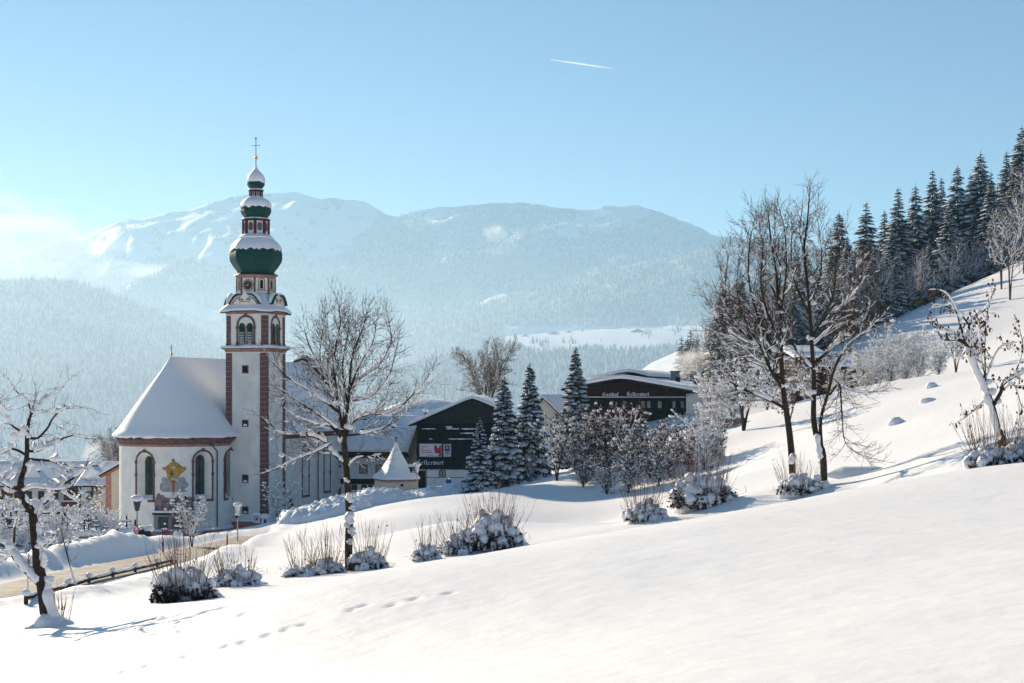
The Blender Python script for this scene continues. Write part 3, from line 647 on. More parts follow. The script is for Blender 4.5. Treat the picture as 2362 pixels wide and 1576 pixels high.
for v0, v1, sn in ((842, 862, 0), (968, 986, 1), (1095, 1116, 1), (1169, 1188, 1)):
    s = -W_ + (566 - 522) / 91.5 * W_; w = 0.30; z0, z1 = zt(v1 - 3), zt(v0 + 3)
    fr = MB()
    for a in ((s - w - .13, s - w, z0 - .12, z1 + .12), (s + w, s + w + .13, z0 - .12, z1 + .12)): fr.box(a[0], a[1], -0.04, 0.0, a[2], a[3])
    fr.box(s - w, s + w, -0.04, 0, z1, z1 + .12); fr.box(s - w, s + w, -0.07, 0, z0 - .12, z0)
    wf = fr.build('window', M['stone'], church); p = MB(); p.box(s - w, s + w, -0.012, 0, z0, z1); p.build('pane', M['dark'], wf)
    if sn: q = MB(); q.blob((s, -0.07, z0 + 0.04), (0.26, 0.12, 0.24), 3, 10, 6, 0.15, zmin=-.2); q.build('sill_snow', M['snow_lump'], wf, smooth=60)
def ring_box(mb, e0, z0, z1, e1=None):
    e1 = e0 if e1 is None else e1
    lo = [(-W_ - e0, -e0), (e0, -e0), (e0, W_ + e0), (-W_ - e0, W_ + e0)]; hi = [(-W_ - e1, -e1), (e1, -e1), (e1, W_ + e1), (-W_ - e1, W_ + e1)]
    mb.add([(x, y, z0) for x, y in lo] + [(x, y, z1) for x, y in hi], [(0, 3, 2, 1), (4, 5, 6, 7)] + [(i, (i + 1) % 4, (i + 1) % 4 + 4, i + 4) for i in range(4)])
c = MB(); ring_box(c, 0.09, zt(814), zt(811.5)); c.build('moulding', M['white_paint'], church)
c = MB(); ring_box(c, 0.12, zt(811.5), zt(808)); ring_box(c, 0.15, zt(808) , zt(803.5), 0.46); c.build('cornice', M['stone_light'], church)
c = MB(); ring_box(c, 0.52, zt(803.5), zt(802.6)); c.build('ledge', M['black'], church)
def wavy_snow(name, e_in, e_out, z, h, seed, par=church):
    mb = MB(); rg = random.Random(seed); n = 10; pts = []
    cs = [(-1, -1), (1, -1), (1, 1), (-1, 1)]
    cx, cy = -W_ / 2, W_ / 2
    rows = [[], [], [], []]
    for q in range(4):
        a, b = cs[q], cs[(q + 1) % 4]
        for i in range(n):
            t = i / n; x, y = a[0] + (b[0] - a[0]) * t, a[1] + (b[1] - a[1]) * t; hh = h * (1 + rg.uniform(-.25, .3))
            eo = e_out + rg.uniform(-.04, .05)
            for r, (e, zz) in enumerate(((eo, z), (eo + 0.05, z + hh * .5), (eo - .12, z + hh), (e_in, z + hh * 1.35))):
                rows[r].append(Vector((cx + x * (W_ / 2 + e), cy + y * (W_ / 2 + e), zz)))
    for r in rows: r.append(r[0].copy())
    b = len(mb.v); grid_rows(mb, rows); return mb.build(name, M['snow_roof'], par, smooth=70)
wavy_snow('ledge_snow', -0.05, 0.50, zt(802.6), 0.30, 3)
# ---- belfry
zb0, zb1 = zt(800), zt(726)
b = MB(); b.box(-W_ + 0.04, -0.04, 0.04, W_ - 0.04, zb0, zb1); bel = b.build('belfry', M['plaster'], church)
for face in (0, 1):
    f = (lambda s, z, d: Vector((-W_ + s, 0.04 + d, z))) if face == 0 else (lambda s, z, d: Vector((-0.04 - d, s, z)))
    def slab(mb, s0, s1, z0, z1, d): mb.add([f(s, z, dd) for dd in (-d, 0.02) for s, z in ((s0, z0), (s1, z0), (s1, z1), (s0, z1))], [(0, 1, 2, 3), (0, 4, 5, 1), (1, 5, 6, 2), (2, 6, 7, 3), (3, 7, 4, 0)])
    for s0, s1 in ((0.02, 0.58), (W_ - 0.64, W_ - 0.08)):
        nb_ = 6; hz = (zb1 - zb0 - 0.5) / nb_
        q = MB(); slab(q, s0 - .05, s1 + .05, zb0, zb0 + 0.45, 0.14); q.build('pilaster_base', M['stone'], bel)
        for i in range(nb_):
            q = MB(); slab(q, s0, s1, zb0 + 0.46 + i * hz, zb0 + 0.46 + (i + 1) * hz - 0.03, 0.10); q.build('quoin_block', M['stone'], bel)
    c0 = W_ / 2 - 0.03; w = 2.0; z0, z1 = zt(796), zt(730.5)
    o = arch_outline(w, z0, z1, 14); o2 = arch_outline(w + 0.5, z0, z1 + 0.25, 14)
    fr = MB(); strip(fr, [f(c0 + x, z, -0.1) for x, z in o], [f(c0 + x, z, -0.1) for x, z in o2]); strip(fr, [f(c0 + x, z, -0.1) for x, z in o2], [f(c0 + x, z, 0.02) for x, z in o2]); strip(fr, [f(c0 + x, z, -0.1) for x, z in o], [f(c0 + x, z, -0.01) for x, z in o])
    zi = z0 + 0.62 * (z1 - z0)
    for sg in (-1, 1): slab(fr, c0 + sg * 1.125 - .19, c0 + sg * 1.125 + .19, zi - .13, zi + .13, 0.16); slab(fr, c0 + sg * 1.125 - .17, c0 + sg * 1.125 + .17, z0, z0 + .4, 0.15)
    slab(fr, c0 - .2, c0 + .2, z1 - .03, z1 + .42, 0.17)
    win = fr.build('bell_window', M['stone'], bel)
    ty = MB(); ty.add([f(c0 + x, z, -0.012) for x, z in o], [tuple(range(len(o)))]); ty.build('tympanum', M['white_paint'], win)
    for sg in (-1, 1):
        lo = arch_outline(0.78, z0 + .02, z0 + 0.79 * (z1 - z0), 10); sc = c0 + sg * 0.52
        g = MB(); g.add([f(sc + x, z, -0.022) for x, z in lo], [tuple(range(len(lo)))]); lv = g.build('louvre', M['green'], win)
        for i in range(11):
            za = z0 + 0.12 + i * 0.2
            if za > z0 + .7 * (z1 - z0): break
            sl_ = MB(); sl_.add([f(sc + a * .31, za + dz, d) for a in (-1, 1) for dz, d in ((0, -0.03), (-0.03, -0.13), (-.005, -.13), (0.05, -0.03))], [(0, 1, 2, 3), (7, 6, 5, 4), (0, 4, 5, 1), (1, 5, 6, 2), (2, 6, 7, 3)]); sl_.build('slat', M['green'], lv)
            if face == 0 and i < 8:
                q = MB(); q.add([f(sc + a * .27, za + dz, d) for a in (-1, 1) for dz, d in ((0.055, -0.03), (-.0, -0.135), (.05, -.13), (0.11 - .006 * i, -0.03))], [(0, 1, 2, 3), (7, 6, 5, 4), (0, 4, 5, 1), (1, 5, 6, 2), (2, 6, 7, 3)]); q.build('slat_snow', M['snow_lump'], lv)
    cl = MB(); pc = f(c0, 0, -0.09); cl.lathe([(0.15, z0), (0.15, z0 + .42), (0.09, z0 + .46), (0.09, zi - .12), (0.17, zi + .1), (0.17, zi + .2)], 10, (pc.x, pc.y)); cl.build('column', M['stone_light'], win, smooth=50)
c = MB(); ring_box(c, 0.06, zt(726), zt(723.2)); c.build('moulding', M['white_paint'], church)
c = MB(); ring_box(c, 0.08, zt(723.2), zt(720.5)); ring_box(c, 0.14, zt(720.5), zt(715), 0.34); c.build('cornice', M['stone_light'], church)
# ---- low bell-cast roof between belfry and drum
TX, TY = -W_ / 2, W_ / 2
ax_ = lambda v: -(v - HY) / FP * 175.3 - CZ
def sq_oct(mb, rows, n=48, mi=0):
    """rows of (half size, z, squareness)"""
    b = len(mb.v)
    for h, z, q in rows:
        for j in range(n):
            a = 2 * math.pi * (j + 0.5) / n; ca, sa = math.cos(a), math.sin(a)
            rs_ = h / max(abs(ca), abs(sa)); ro = h * 1.04 / max(abs(math.cos(((a + math.pi / 8) % (math.pi / 4)) - math.pi / 8)), 0.1)
            r = rs_ * q + ro * (1 - q); dz = 0
            mb.v.append((TX + r * ca, TY + r * sa, z - (0.18 * max(0, (abs(ca * sa) * 2 - 0.75)) / 0.25 if q > .9 else 0)))
    for i in range(len(rows) - 1):
        for j in range(n): mb.f.append((b + i * n + j, b + i * n + (j + 1) % n, b + (i + 1) * n + (j + 1) % n, b + (i + 1) * n + j)); mb.m.append(mi)
zq = zt(716.5)
r = MB(); sq_oct(r, [(W_ / 2 + 0.3, zq - .02, 1), (W_ / 2 + 0.74, zq - 0.10, 1), (W_ / 2 + .72, zq + .02, 1), (2.9, zq + .5, .9), (2.5, ax_(694), .6), (2.2, ax_(684), .1)]); r.build('skirt_roof', M['copper'], church, smooth=40)
r = MB(); sq_oct(r, [(W_ / 2 + 0.72, zq + .03, 1), (W_ / 2 + .80, zq + .22, 1), (W_ / 2 + .62, zq + .40, 1), (2.92, zq + .66, .9), (2.5, ax_(693), .6), (2.25, ax_(681), .1)]); r.build('skirt_snow', M['snow_roof'], church, smooth=70)
# scrolled gables under the clock
for rz in range(4):
    e = MB(); hw = 1.95; z0 = ax_(704.5); z1 = ax_(685)
    pr = [(-hw, z0), (-hw * .83, z0 + .45), (-hw * .66, z0 + .85), (-hw * .4, z1), (-.34, z1 - .02), (-.2, ax_(679.5)), (0, ax_(677.5)), (.2, ax_(679.5)), (.34, z1 - .02), (hw * .4, z1), (hw * .66, z0 + .85), (hw * .83, z0 + .45), (hw, z0)]
    T = Matrix.Translation((TX, TY, 0)) @ Matrix.Rotation(rz * math.pi / 2, 4, 'Z')
    yb = -W_ / 2 - 0.38
    def tr(mb): mb.v = [tuple(T @ Vector(p)) for p in mb.v]; return mb
    e.prism(pr, yb, yb + 0.9); gb = tr(e).build('scrolled_gable', M['plaster'], church)
    h = MB(); sn = MB(); br = MB(); orn = MB()
    for sg in (-1, 1):
        arc = [Vector((sg * x, yb, z)) for x, z in ((hw + .05, z0 - .05), (hw * .88, z0 + .42), (hw * .70, z0 + .86), (hw * .5, z1 + .06), (hw * .33, z1 + .07))]
        for p, q in zip(arc[:-1], arc[1:]): h.bar(p + Vector((0, .1, 0)), q + Vector((0, .1, 0)), 0.9, 0.16, up=(0, 1, 0)) if False else h.bar(p + Vector((0, .12, .04)), q + Vector((0, .12, .04)), 0.8, 0.15)
        sn.tube([p + Vector((sg * .06, .2, .17)) for p in arc], [.18, .26, .28, .26, .2], 8, cap=True)
        a2 = [Vector((p.x * .84, yb - .03, z0 + (p.z - z0) * .72)) for p in arc]
        br.tube(a2, [.07] * 5, 6)
        for k_ in range(2):
            cxx = sg * (.32 + .36 * k_); orn.tube([Vector((cxx + .17 * (1 - t / 14) * math.cos(sg * t * .9 + k_ * 2), yb - .03, z0 + .52 + .16 * (1 - t / 14) * math.sin(sg * t * .9 + k_ * 2))) for t in range(12)], [.035] * 12, 5)
    tr(h).build('hood', M['copper'], gb); tr(sn).build('hood_snow', M['snow_lump'], gb, smooth=60); tr(br).build('scroll_band', M['stone_light'], gb, smooth=60)
    orn.tube([Vector((-.7, yb - .03, z0 + .12)), Vector((-.55, yb - .03, z0 + .25)), Vector((.55, yb - .03, z0 + .25)), Vector((.7, yb - .03, z0 + .12))], [.04] * 4, 5)
    tr(orn).build('scroll_ornament', M['stone_light'], gb, smooth=60)
# ---- octagonal drum
def lathe8(name, prof, m, par=church, n=8, smooth=None): q = MB(); q.lathe(prof, n, (TX, TY), 0, math.pi / 8); return q.build(name, M[m], par, smooth=smooth)
RD8 = 2.30
drum = lathe8('drum', [(RD8, ax_(700)), (RD8, ax_(640))], 'plaster')
lathe8('drum_cornice', [(RD8, ax_(644)), (RD8 + .08, ax_(643)), (RD8 + .1, ax_(641)), (RD8 + .32, ax_(636.5))], 'stone_light')
ap = RD8 * math.cos(math.pi / 8)
def fdir(k): a = k * math.pi / 4; return Vector((math.cos(a), math.sin(a), 0)), Vector((-math.sin(a), math.cos(a), 0))
for k in range(8):
    n_, t_ = fdir(k); ctr = Vector((TX, TY, 0))
    f = lambda s, z, d, n_=n_, t_=t_: ctr + n_ * (ap - d) + t_ * s + Vector((0, 0, z))
    a = k * math.pi / 4 + math.pi / 8; e = MB(); p = ctr + Vector((math.cos(a), math.sin(a), 0)) * (RD8 + .02)
    e.lathe([(.13, ax_(692)), (.13, ax_(643.5))], 6, (p.x, p.y)); e.build('corner_strip', M['stone'], drum)
    if k == 6:   # clock face towards the camera
        zc = ax_(660.3); Rc = 0.74
        c = MB(); P = [f(Rc * math.cos(i * math.pi / 16), zc + Rc * math.sin(i * math.pi / 16), -0.06) for i in range(32)]; Q = [f(Rc * math.cos(i * math.pi / 16), zc + Rc * math.sin(i * math.pi / 16), 0.02) for i in range(32)]
        c.add(P, [tuple(range(32))]); strip(c, P, Q, close=True); ck = c.build('clock', M['black'], drum)
        for rr_, mm, d in ((0.52, 'red_paint', -0.068), (0.31, 'green', -0.076)):
            c = MB(); c.add([f(rr_ * math.cos(i * math.pi / 12), zc + rr_ * math.sin(i * math.pi / 12), d) for i in range(24)], [tuple(range(24))]); c.build('clock_disc', M[mm], ck)
        for h in range(12):
            th = h * math.pi / 6; c = MB(); rc, hw, hh = 0.63, 0.105, 0.085
            er = Vector((math.sin(th), math.cos(th))); et = Vector((math.cos(th), -math.sin(th)))
            pl_ = [er * (rc + b_) + et * a_ for a_, b_ in ((-hw, -hh), (hw, -hh), (hw, hh), (-hw, hh))]
            c.add([f(q.x, zc + q.y, -0.07) for q in pl_], [(0, 1, 2, 3)]); nt_ = c.build('numeral_tile', M['white_paint'], ck)
            g = MB(); hr = 12 if h == 0 else h; strokes = {1: 'I', 2: 'II', 3: 'III', 4: 'IIII', 5: 'V', 6: 'VI', 7: 'VII', 8: 'VIII', 9: 'IX', 10: 'X', 11: 'XI', 12: 'XII'}[hr]
            wch = {'I': .03, 'V': .07, 'X': .07}; tot = sum(wch[s_] for s_ in strokes); x = -tot / 2
            for s_ in strokes:
                wc = wch[s_]; segs = {'I': [((.5, -1), (.5, 1))], 'V': [((.1, 1), (.5, -1)), ((.5, -1), (.9, 1))], 'X': [((.1, 1), (.9, -1)), ((.1, -1), (.9, 1))]}[s_]
                for (x0, y0), (x1, y1) in segs:
                    A = er * (rc + y0 * .06) + et * (x + x0 * wc); B = er * (rc + y1 * .06) + et * (x + x1 * wc); dd = (B - A).normalized(); nn = Vector((-dd.y, dd.x)) * .008
                    g.add([f(q.x, zc + q.y, -0.074) for q in (A - nn, A + nn, B + nn, B - nn)], [(0, 1, 2, 3)])
                x += wc
            g.build('numeral', M['black'], nt_) if False else g.build('numeral', M['black'], ck)
        for th, L, wd in ((math.radians(258), 0.42, .05), (math.radians(8), 0.56, .035)):
            c = MB(); A = Vector((-math.sin(th) * .14, -math.cos(th) * .14)); B = Vector((math.sin(th) * L, math.cos(th) * L)); dd = (B - A).normalized(); nn = Vector((-dd.y, dd.x)) * wd
            c.add([f(q.x, zc + q.y, -0.09) for q in (A - nn, A + nn, B + nn * .3, B - nn * .3)], [(0, 1, 2, 3)]); c.build('clock_hand', M['gold'], ck)
    else:
        z0, z1 = ax_(671), ax_(645.5); o = arch_outline(.62, z0, z1, 8); o2 = arch_outline(.84, z0, z1 + .11, 8)
        c = MB(); strip(c, [f(x, z, -.06) for x, z in o], [f(x, z, -.06) for x, z in o2]); strip(c, [f(x, z, -.06) for x, z in o2], [f(x, z, .01) for x, z in o2]); strip(c, [f(x, z, -.06) for x, z in o], [f(x, z, .01) for x, z in o])
        c.add([f(s, z, d) for d in (-.12, .01) for s, z in ((-.52, z0 - .1), (.52, z0 - .1), (.52, z0), (-.52, z0))], [(0, 1, 2, 3), (0, 4, 5, 1), (1, 5, 6, 2), (2, 6, 7, 3), (3, 7, 4, 0)])
        wn = c.build('window', M['stone_light'], drum)
        c = MB(); c.add([f(x * .62, z0 + .12 + (z - z0) * .82, -.012) for x, z in o], [tuple(range(len(o)))]); c.build('pane', M['dark'], wn)
# ---- onions and lanterns
def onion(prof, snowline, name_seed, lift=0.10):
    P = [((hw) * .05343, ax_(v)) for hw, v in prof]
    on = lathe8('onion_dome', P, 'copper', smooth=25)
    # snow cap above the snow line with a ragged lower edge
    zl = ax_(snowline); rg = random.Random(name_seed); n = 64
    mb = MB(); hi = [p for p in P if p[1] > zl]
    k = [i for i, p in enumerate(P) if p[1] > zl][0]; (r0, z0), (r1, z1) = P[k - 1], P[k]; rl = r0 + (r1 - r0) * (zl - z0) / (z1 - z0)
    rows = []
    def ring(r, z, jag=0, l=0.0):
        out = []
        for j in range(n):
            a = 2 * math.pi * j / n; ro = r * math.cos(math.pi / 8) / math.cos(((a + math.pi / 8) % (math.pi / 4)) - math.pi / 8) + .02; jj = jag * (rg.random() ** 2)
            out.append(Vector((TX + (ro + l) * math.cos(a), TY + (ro + l) * math.sin(a), z - jj)))
        return out + [out[0].copy()]
    mid = [(rl, zl)]
    for i in range(len(hi)):
        a = mid[-1] if i == 0 else hi[i - 1]; mid += [((a[0] + hi[i][0]) / 2, (a[1] + hi[i][1]) / 2), hi[i]]
    e = ring(rl, zl, .22 + .02 * rl, .02); e2 = [Vector((TX + (p.x - TX) * 1.0 + (p.x - TX) / max(rl, .2) * lift, TY + (p.y - TY) + (p.y - TY) / max(rl, .2) * lift, p.z + .06)) for p in e]
    rows = [e, e2] + [ring(r, z, 0, lift * min(1, r / .8)) for r, z in mid[1:]]
    grid_rows(mb, [[Vector((p.x, p.y, p.z + (0.0 if i < 2 else .06))) for p in row] for i, row in enumerate(rows)])
    mb.build('dome_snow', M['snow_roof'], on, smooth=70); return on
onion([(52, 637), (50, 635), (42, 631), (43, 627), (51, 617), (58, 606), (60.5, 596), (60, 588), (58, 577), (53, 567), (46, 559), (39, 553), (36, 549)], 576.5, 11)
lathe8('lantern_base', [(2.0, ax_(553.5)), (2.1, ax_(552.6)), (2.1, ax_(551))], 'black')
lathe8('ledge_snow', [(2.1, ax_(551.2)), (2.2, ax_(548.5)), (2.0, ax_(545.5)), (1.6, ax_(541))], 'snow_roof', n=24, smooth=70)
def lantern(Rr, v0, v1, eave_r, ev, snow_r):
    ln = lathe8('lantern', [(Rr * .93, ax_(v0)), (Rr * .93, ax_(v1))], 'white_paint')
    apo = Rr * .93 * math.cos(math.pi / 8); wf = 2 * Rr * .93 * math.sin(math.pi / 8)
    for k in range(8):
        n_, t_ = fdir(k); ctr = Vector((TX, TY, 0)); a = k * math.pi / 4 + math.pi / 8; p = ctr + Vector((math.cos(a), math.sin(a), 0)) * Rr * .93
        e = MB(); e.lathe([(Rr * .13, ax_(v0)), (Rr * .13, ax_(v1))], 6, (p.x, p.y)); e.build('post', M['red_paint'], ln)
        z0, z1 = ax_(v0 - (v0 - v1) * .24), ax_(v1 + (v0 - v1) * .17); zc = (z0 + z1) / 2; hz = (z1 - z0) / 2; hw = wf * .27
        f = lambda s, z, d: ctr + n_ * (apo - d) + t_ * s + Vector((0, 0, z))
        N = 12; P = [f(hw * math.cos(i * 2 * math.pi / N), zc + hz * (math.copysign(abs(math.sin(i * 2 * math.pi / N)) ** .7, math.sin(i * 2 * math.pi / N))), -.02) for i in range(N)]
        c = MB(); c.add(P, [tuple(range(N))]); op = c.build('opening', M['dark'], ln)
        c = MB()
        for q in range(-3, 4):
            for sg in (-1, 1):
                x0 = q * hw * .5; L = []
                for tt in np.linspace(-1.6, 1.6, 33):
                    x = x0 + sg * tt * hw * .6; z = tt * hz * .62
                    if (x / hw) ** 2 + (z / hz) ** 2 < .94: L.append((x, zc + z))
                if len(L) > 1: c.bar(f(L[0][0], L[0][1], -.035), f(L[-1][0], L[-1][1], -.035), .022, .022)
        c.build('lattice', M['metal_grey'], op)
    lathe8('top_rail', [(Rr * 1.02, ax_(v1 + 3)), (Rr * 1.05, ax_(v1))], 'red_paint', ln)
    lathe8('lantern_eave', [(Rr * .9, ax_(v1)), (eave_r, ax_(ev + 1)), (eave_r, ax_(ev - .5)), (Rr * .8, ax_(ev - 5))], 'copper', ln)
    lathe8('eave_snow', [(eave_r * .96, ax_(ev - .6)), (eave_r * .94, ax_(ev - 2.5)), (Rr * .85, ax_(ev - 4.5))], 'snow_roof', ln, n=24, smooth=70)
    return ln
lantern(1.62, 543, 509, 1.78, 507.5, 1.6)
onion([(31, 506), (27.5, 503), (28, 500), (32, 496), (35, 489), (34.5, 482), (33.5, 472), (31, 467), (27, 463), (24, 461)], 478, 12, .06)
lathe8('ledge_snow', [(1.22, ax_(463)), (1.24, ax_(459.5)), (1.05, ax_(457)), (.8, ax_(454))], 'snow_roof', n=24, smooth=70)
lantern(.82, 456, 441, .98, 440, .9)
onion([(13.5, 438), (13, 436), (17, 432), (20.2, 427), (20, 421), (19.5, 413), (16, 405), (10, 398.5), (5, 393), (2.4, 387), (1.4, 379)], 420, 13, .05)
s = MB(); s.lathe([(.09, ax_(388)), (.05, ax_(377)), (.035, ax_(318))], 8, (TX, TY)); s.build('spire_rod', M['black'], church)
s = MB(); s.lathe([(.0, ax_(369.5)), (.17, ax_(368.3)), (.235, ax_(365)), (.17, ax_(361.7)), (.0, ax_(360.5))], 14, (TX, TY)); s.build('spire_ball', M['gold'], church, smooth=180)
s = MB(); s.bar((TX - .52, TY, ax_(336)), (TX + .52, TY, ax_(336)), .06, .07); s.bar((TX, TY, ax_(356)), (TX, TY, ax_(322)), .06, .06)
for dx in (-.52, .52): s.blob((TX + dx, TY, ax_(336)), .07, 1, 6, 4, 0)
s.build('spire_cross', M['metal_grey'], church)
s = MB(); s.prism([(TX - .1, ax_(322)), (TX + .12, ax_(321)), (TX + .09, ax_(317)), (TX - .02, ax_(318.5)), (TX - .07, ax_(315.8)), (TX - .13, ax_(318))], TY - .04, TY + .04); s.build('weathercock', M['gold'], church)
# ---- sacristy at the left of the apse
sx0, sx1, sy0, sy1 = -25.1, Ox - R_ + 0.8, 5.0, 13.0; zz0, zze, zzr = -2.0, zt(1093, 183), zt(1040, 183)
s = MB(); s.add([(sx0, sy0, zz0), (sx1, sy0, zz0), (sx1, sy0, zzr + .4), (sx0, sy0, zze), (sx0, sy1, zz0), (sx1, sy1, zz0), (sx1, sy1, zzr + .4), (sx0, sy1, zze)], [(0, 1, 2, 3), (5, 4, 7, 6), (4, 0, 3, 7)]); sac = s.build('sacristy', M['cream'], church)
s = MB(); s.box(sx0 - .06, sx0 + .75, sy0 - .05, sy0, zz0, zze - .1); s.build('corner_strip', M['brick_pink'], sac)
s = MB(); s.box(sx0 - .3, sx1, sy0 - .22, sy0, zz0, zt(1216, 182)); s.build('plinth', M['plinth'], sac)
s = MB(); s.box(sx0 - .32, sx1, sy0 - .3, sy0, zt(1216, 182), zt(1211, 182)); s.build('plinth_snow', M['snow_lump'], sac)
s = MB(); a = Vector((sx0 - .75, 0, zze - .45)); b = Vector((sx1, 0, zzr + .62)); s.prism([(a.x, a.z), (b.x, b.z), (b.x, b.z + .22), (a.x, a.z + .22)], sy0 - .5, sy1); s.build('roof', M['shingle'], sac)
s = MB(); s.prism([(sx0 - .6, zze - .62), (sx1, zzr + .3), (sx1, zzr + .6), (sx0 - .6, zze - .32)], sy0 - .42, sy0 - .02); s.build('verge_band', M['plinth'], sac)
s = MB(); s.prism([(a.x - .05, a.z + .22), (b.x, b.z + .22), (b.x, b.z + .5), (a.x + .1, a.z + .42)], sy0 - .52, sy1); s.build('roof_snow', M['snow_roof'], sac)
for za in (1085, 1140):
    s = MB(); s.box(sx1 - 1.5, sx1 - .9, sy0 - .03, sy0, zt(za + 45, 182), zt(za, 182)); s.build('shutter', M['stone'], sac)
# ------------------------------------------------------------------ other buildings
M['wood_dark'] = mat('tarred boards', (0.008, 0.009, 0.011), 0.85, var=0.35, scale=1.5, stretch=(6, 6, .5), bump=0.4)
M['wood_grey'] = mat('weathered boards', (0.03, 0.03, 0.03), 0.85, var=0.4, scale=1.5, stretch=(6, 6, .5), bump=0.4)
M['wood_red'] = mat('dark red boards', (0.028, 0.008, 0.007), 0.8, var=0.3, scale=1.5, stretch=(5, 5, .6), bump=0.3)
M['wood_brown'] = mat('brown boards', (0.13, 0.055, 0.032), 0.75, var=0.3, scale=2, stretch=(1, 1, 5), bump=0.3)
M['frame_brown'] = mat('brown frame', (0.07, 0.035, 0.022), 0.6)
M['curtain'] = mat('pale curtain behind glass', (0.42, 0.38, 0.30), 0.25, var=0.35, scale=2.5)  # plain pale mottled curtain colour, no glow
M['glass_pale'] = mat('pale reflecting glass', (0.16, 0.18, 0.19), 0.1, var=0.5, scale=1.5, spec=0.6)
M['letter'] = mat('pale lettering', (0.55, 0.55, 0.53), 0.6)
M['sign_white'] = mat('sign board', (0.70, 0.70, 0.72), 0.4)
M['sign_red'] = mat('sign red', (0.50, 0.02, 0.05), 0.45)
M['sign_blue'] = mat('sign blue', (0.02, 0.05, 0.22), 0.4)
M['sign_yellow'] = mat('sign yellow', (0.55, 0.42, 0.06), 0.5)
def rect_window(par, x0, x1, z0, z1, y, pane='glass', fr=0.09, cross=True, m='frame_brown', sill=0):
    f = MB()
    for a in ((x0, x0 + fr, z0, z1), (x1 - fr, x1, z0, z1), (x0 + fr, x1 - fr, z0, z0 + fr), (x0 + fr, x1 - fr, z1 - fr, z1)): f.box(a[0], a[1], y - 0.06, y + 0.02, a[2], a[3])
    if cross: f.box((x0 + x1) / 2 - .03, (x0 + x1) / 2 + .03, y - .045, y + .02, z0 + fr, z1 - fr)
    w_ = f.build('window', M[m], par); p = MB(); p.box(x0 + fr, x1 - fr, y - .012, y + .01, z0 + fr, z1 - fr); p.build('pane', M[pane], w_)
    if sill: s = MB(); s.box(x0 - .05, x1 + .05, y - .14, y, z0 - .1, z0 + .06); s.build('sill_snow', M['snow_lump'], w_)
    return w_
def slope_slab(mb, x0, z0, x1, z1, t, y0, y1): mb.prism([(x0, z0), (x1, z1), (x1, z1 + t), (x0, z0 + t)], y0, y1)
def snow_slab(name, par, xl, zl, xr, zr_, xm, zm, t, y0, y1, seed=1, over=0.12):
    "one snow blanket over both slopes with softened, slightly uneven edges"
    rg = random.Random(seed); rows = []; nx, ny = 22, 16
    P = []
    for i in range(nx + 1):
        k = i / nx; x = xl - over + (xr - xl + 2 * over) * k
        z = zl + (zm - zl) * (x - xl) / (xm - xl) if x < xm else zm + (zr_ - zm) * (x - xm) / (xr - xm)
        P.append((x, z))
    b0, b1 = [], []
    for j in range(ny + 1):
        y = y0 - over + (y1 - y0 + 2 * over) * j / ny; ey = min(1, min(j, ny - j) / 0.9)
        row = []
        for i, (x, z) in enumerate(P):
            ex = min(1, min(i, nx - i) / 0.9); e = min(ex, ey)
            h = t * (0.0 if e == 0 else 1) + (rg.uniform(-.04, .04) if e else rg.uniform(-.03, .03)); xm_ = -0.35 * math.exp(-((x - xm) / 1.0) ** 2) * t * .5
            row.append(Vector((x, y, z + h + xm_)))
        rows.append(row)
    mb = MB(); grid_rows(mb, rows)
    # vertical rim: duplicate the outermost ring at full height for a thick edge
    for j in range(1, ny):
        for i in (1, nx - 1): pass
    o = mb.build(name, M['snow_roof'], par, smooth=75); fixnormals(o); return o
GLY = {'K': (1.0, [[(.25, 1.6), (.25, .1), (.05, -.05)], [(.25, 1.6), (.6, 1.75), (.8, 1.5)], [(.25, .85), (.55, 1.0), (.75, .85)], [(.4, .9), (.7, .15), (.9, .05)]]),
 'e': (.72, [[(.15, .85), (.15, .15), (.4, 0), (.6, .15)], [(.15, .9), (.4, 1.05), (.55, .8), (.15, .5)]]), 'l': (.5, [[(.1, 1.5), (.2, 1.65), (.2, .15), (.4, .02)]]),
 'r': (.65, [[(.05, .9), (.2, 1.0), (.2, .1), (.1, 0), (.35, .05)], [(.2, .85), (.45, 1.05), (.6, .85)]]), 'w': (1.1, [[(.05, 1.1), (.2, .95), (.2, .15), (.4, 0), (.55, .15)], [(.4, 1.1), (.55, .95), (.55, .15), (.75, 0), (.95, .3), (.95, .8), (.75, 1.05)]]),
 'i': (.48, [[(.05, .9), (.2, 1.0), (.2, .12), (.38, .02)], [(.15, 1.4), (.25, 1.5)]]), 't': (.55, [[(.2, 1.4), (.2, .12), (.4, .02)], [(.02, 1.0), (.42, 1.0)]]),
 'G': (1.05, [[(.75, 1.4), (.45, 1.6), (.15, 1.2), (.15, .4), (.45, 0), (.8, .25), (.8, .8), (.5, .85)]]), 'a': (.75, [[(.15, .85), (.4, 1.02), (.5, .85), (.5, .12), (.65, .02)], [(.5, .5), (.2, .4), (.15, .15), (.35, 0), (.5, .15)]]),
 's': (.65, [[(.5, .95), (.25, 1.0), (.15, .75), (.5, .4), (.4, .05), (.1, .05)]]), 'h': (.75, [[(.15, 1.65), (.15, .05)], [(.15, .85), (.4, 1.02), (.55, .8), (.55, .2), (.4, -.25)]]),
 'o': (.75, [[(.3, 1.05), (.12, .8), (.12, .2), (.35, 0), (.58, .2), (.58, .8), (.3, 1.05)]]), 'f': (.5, [[(.5, 1.55), (.3, 1.6), (.2, 1.35), (.2, -.3)], [(.02, 1.0), (.45, 1.0)]])}
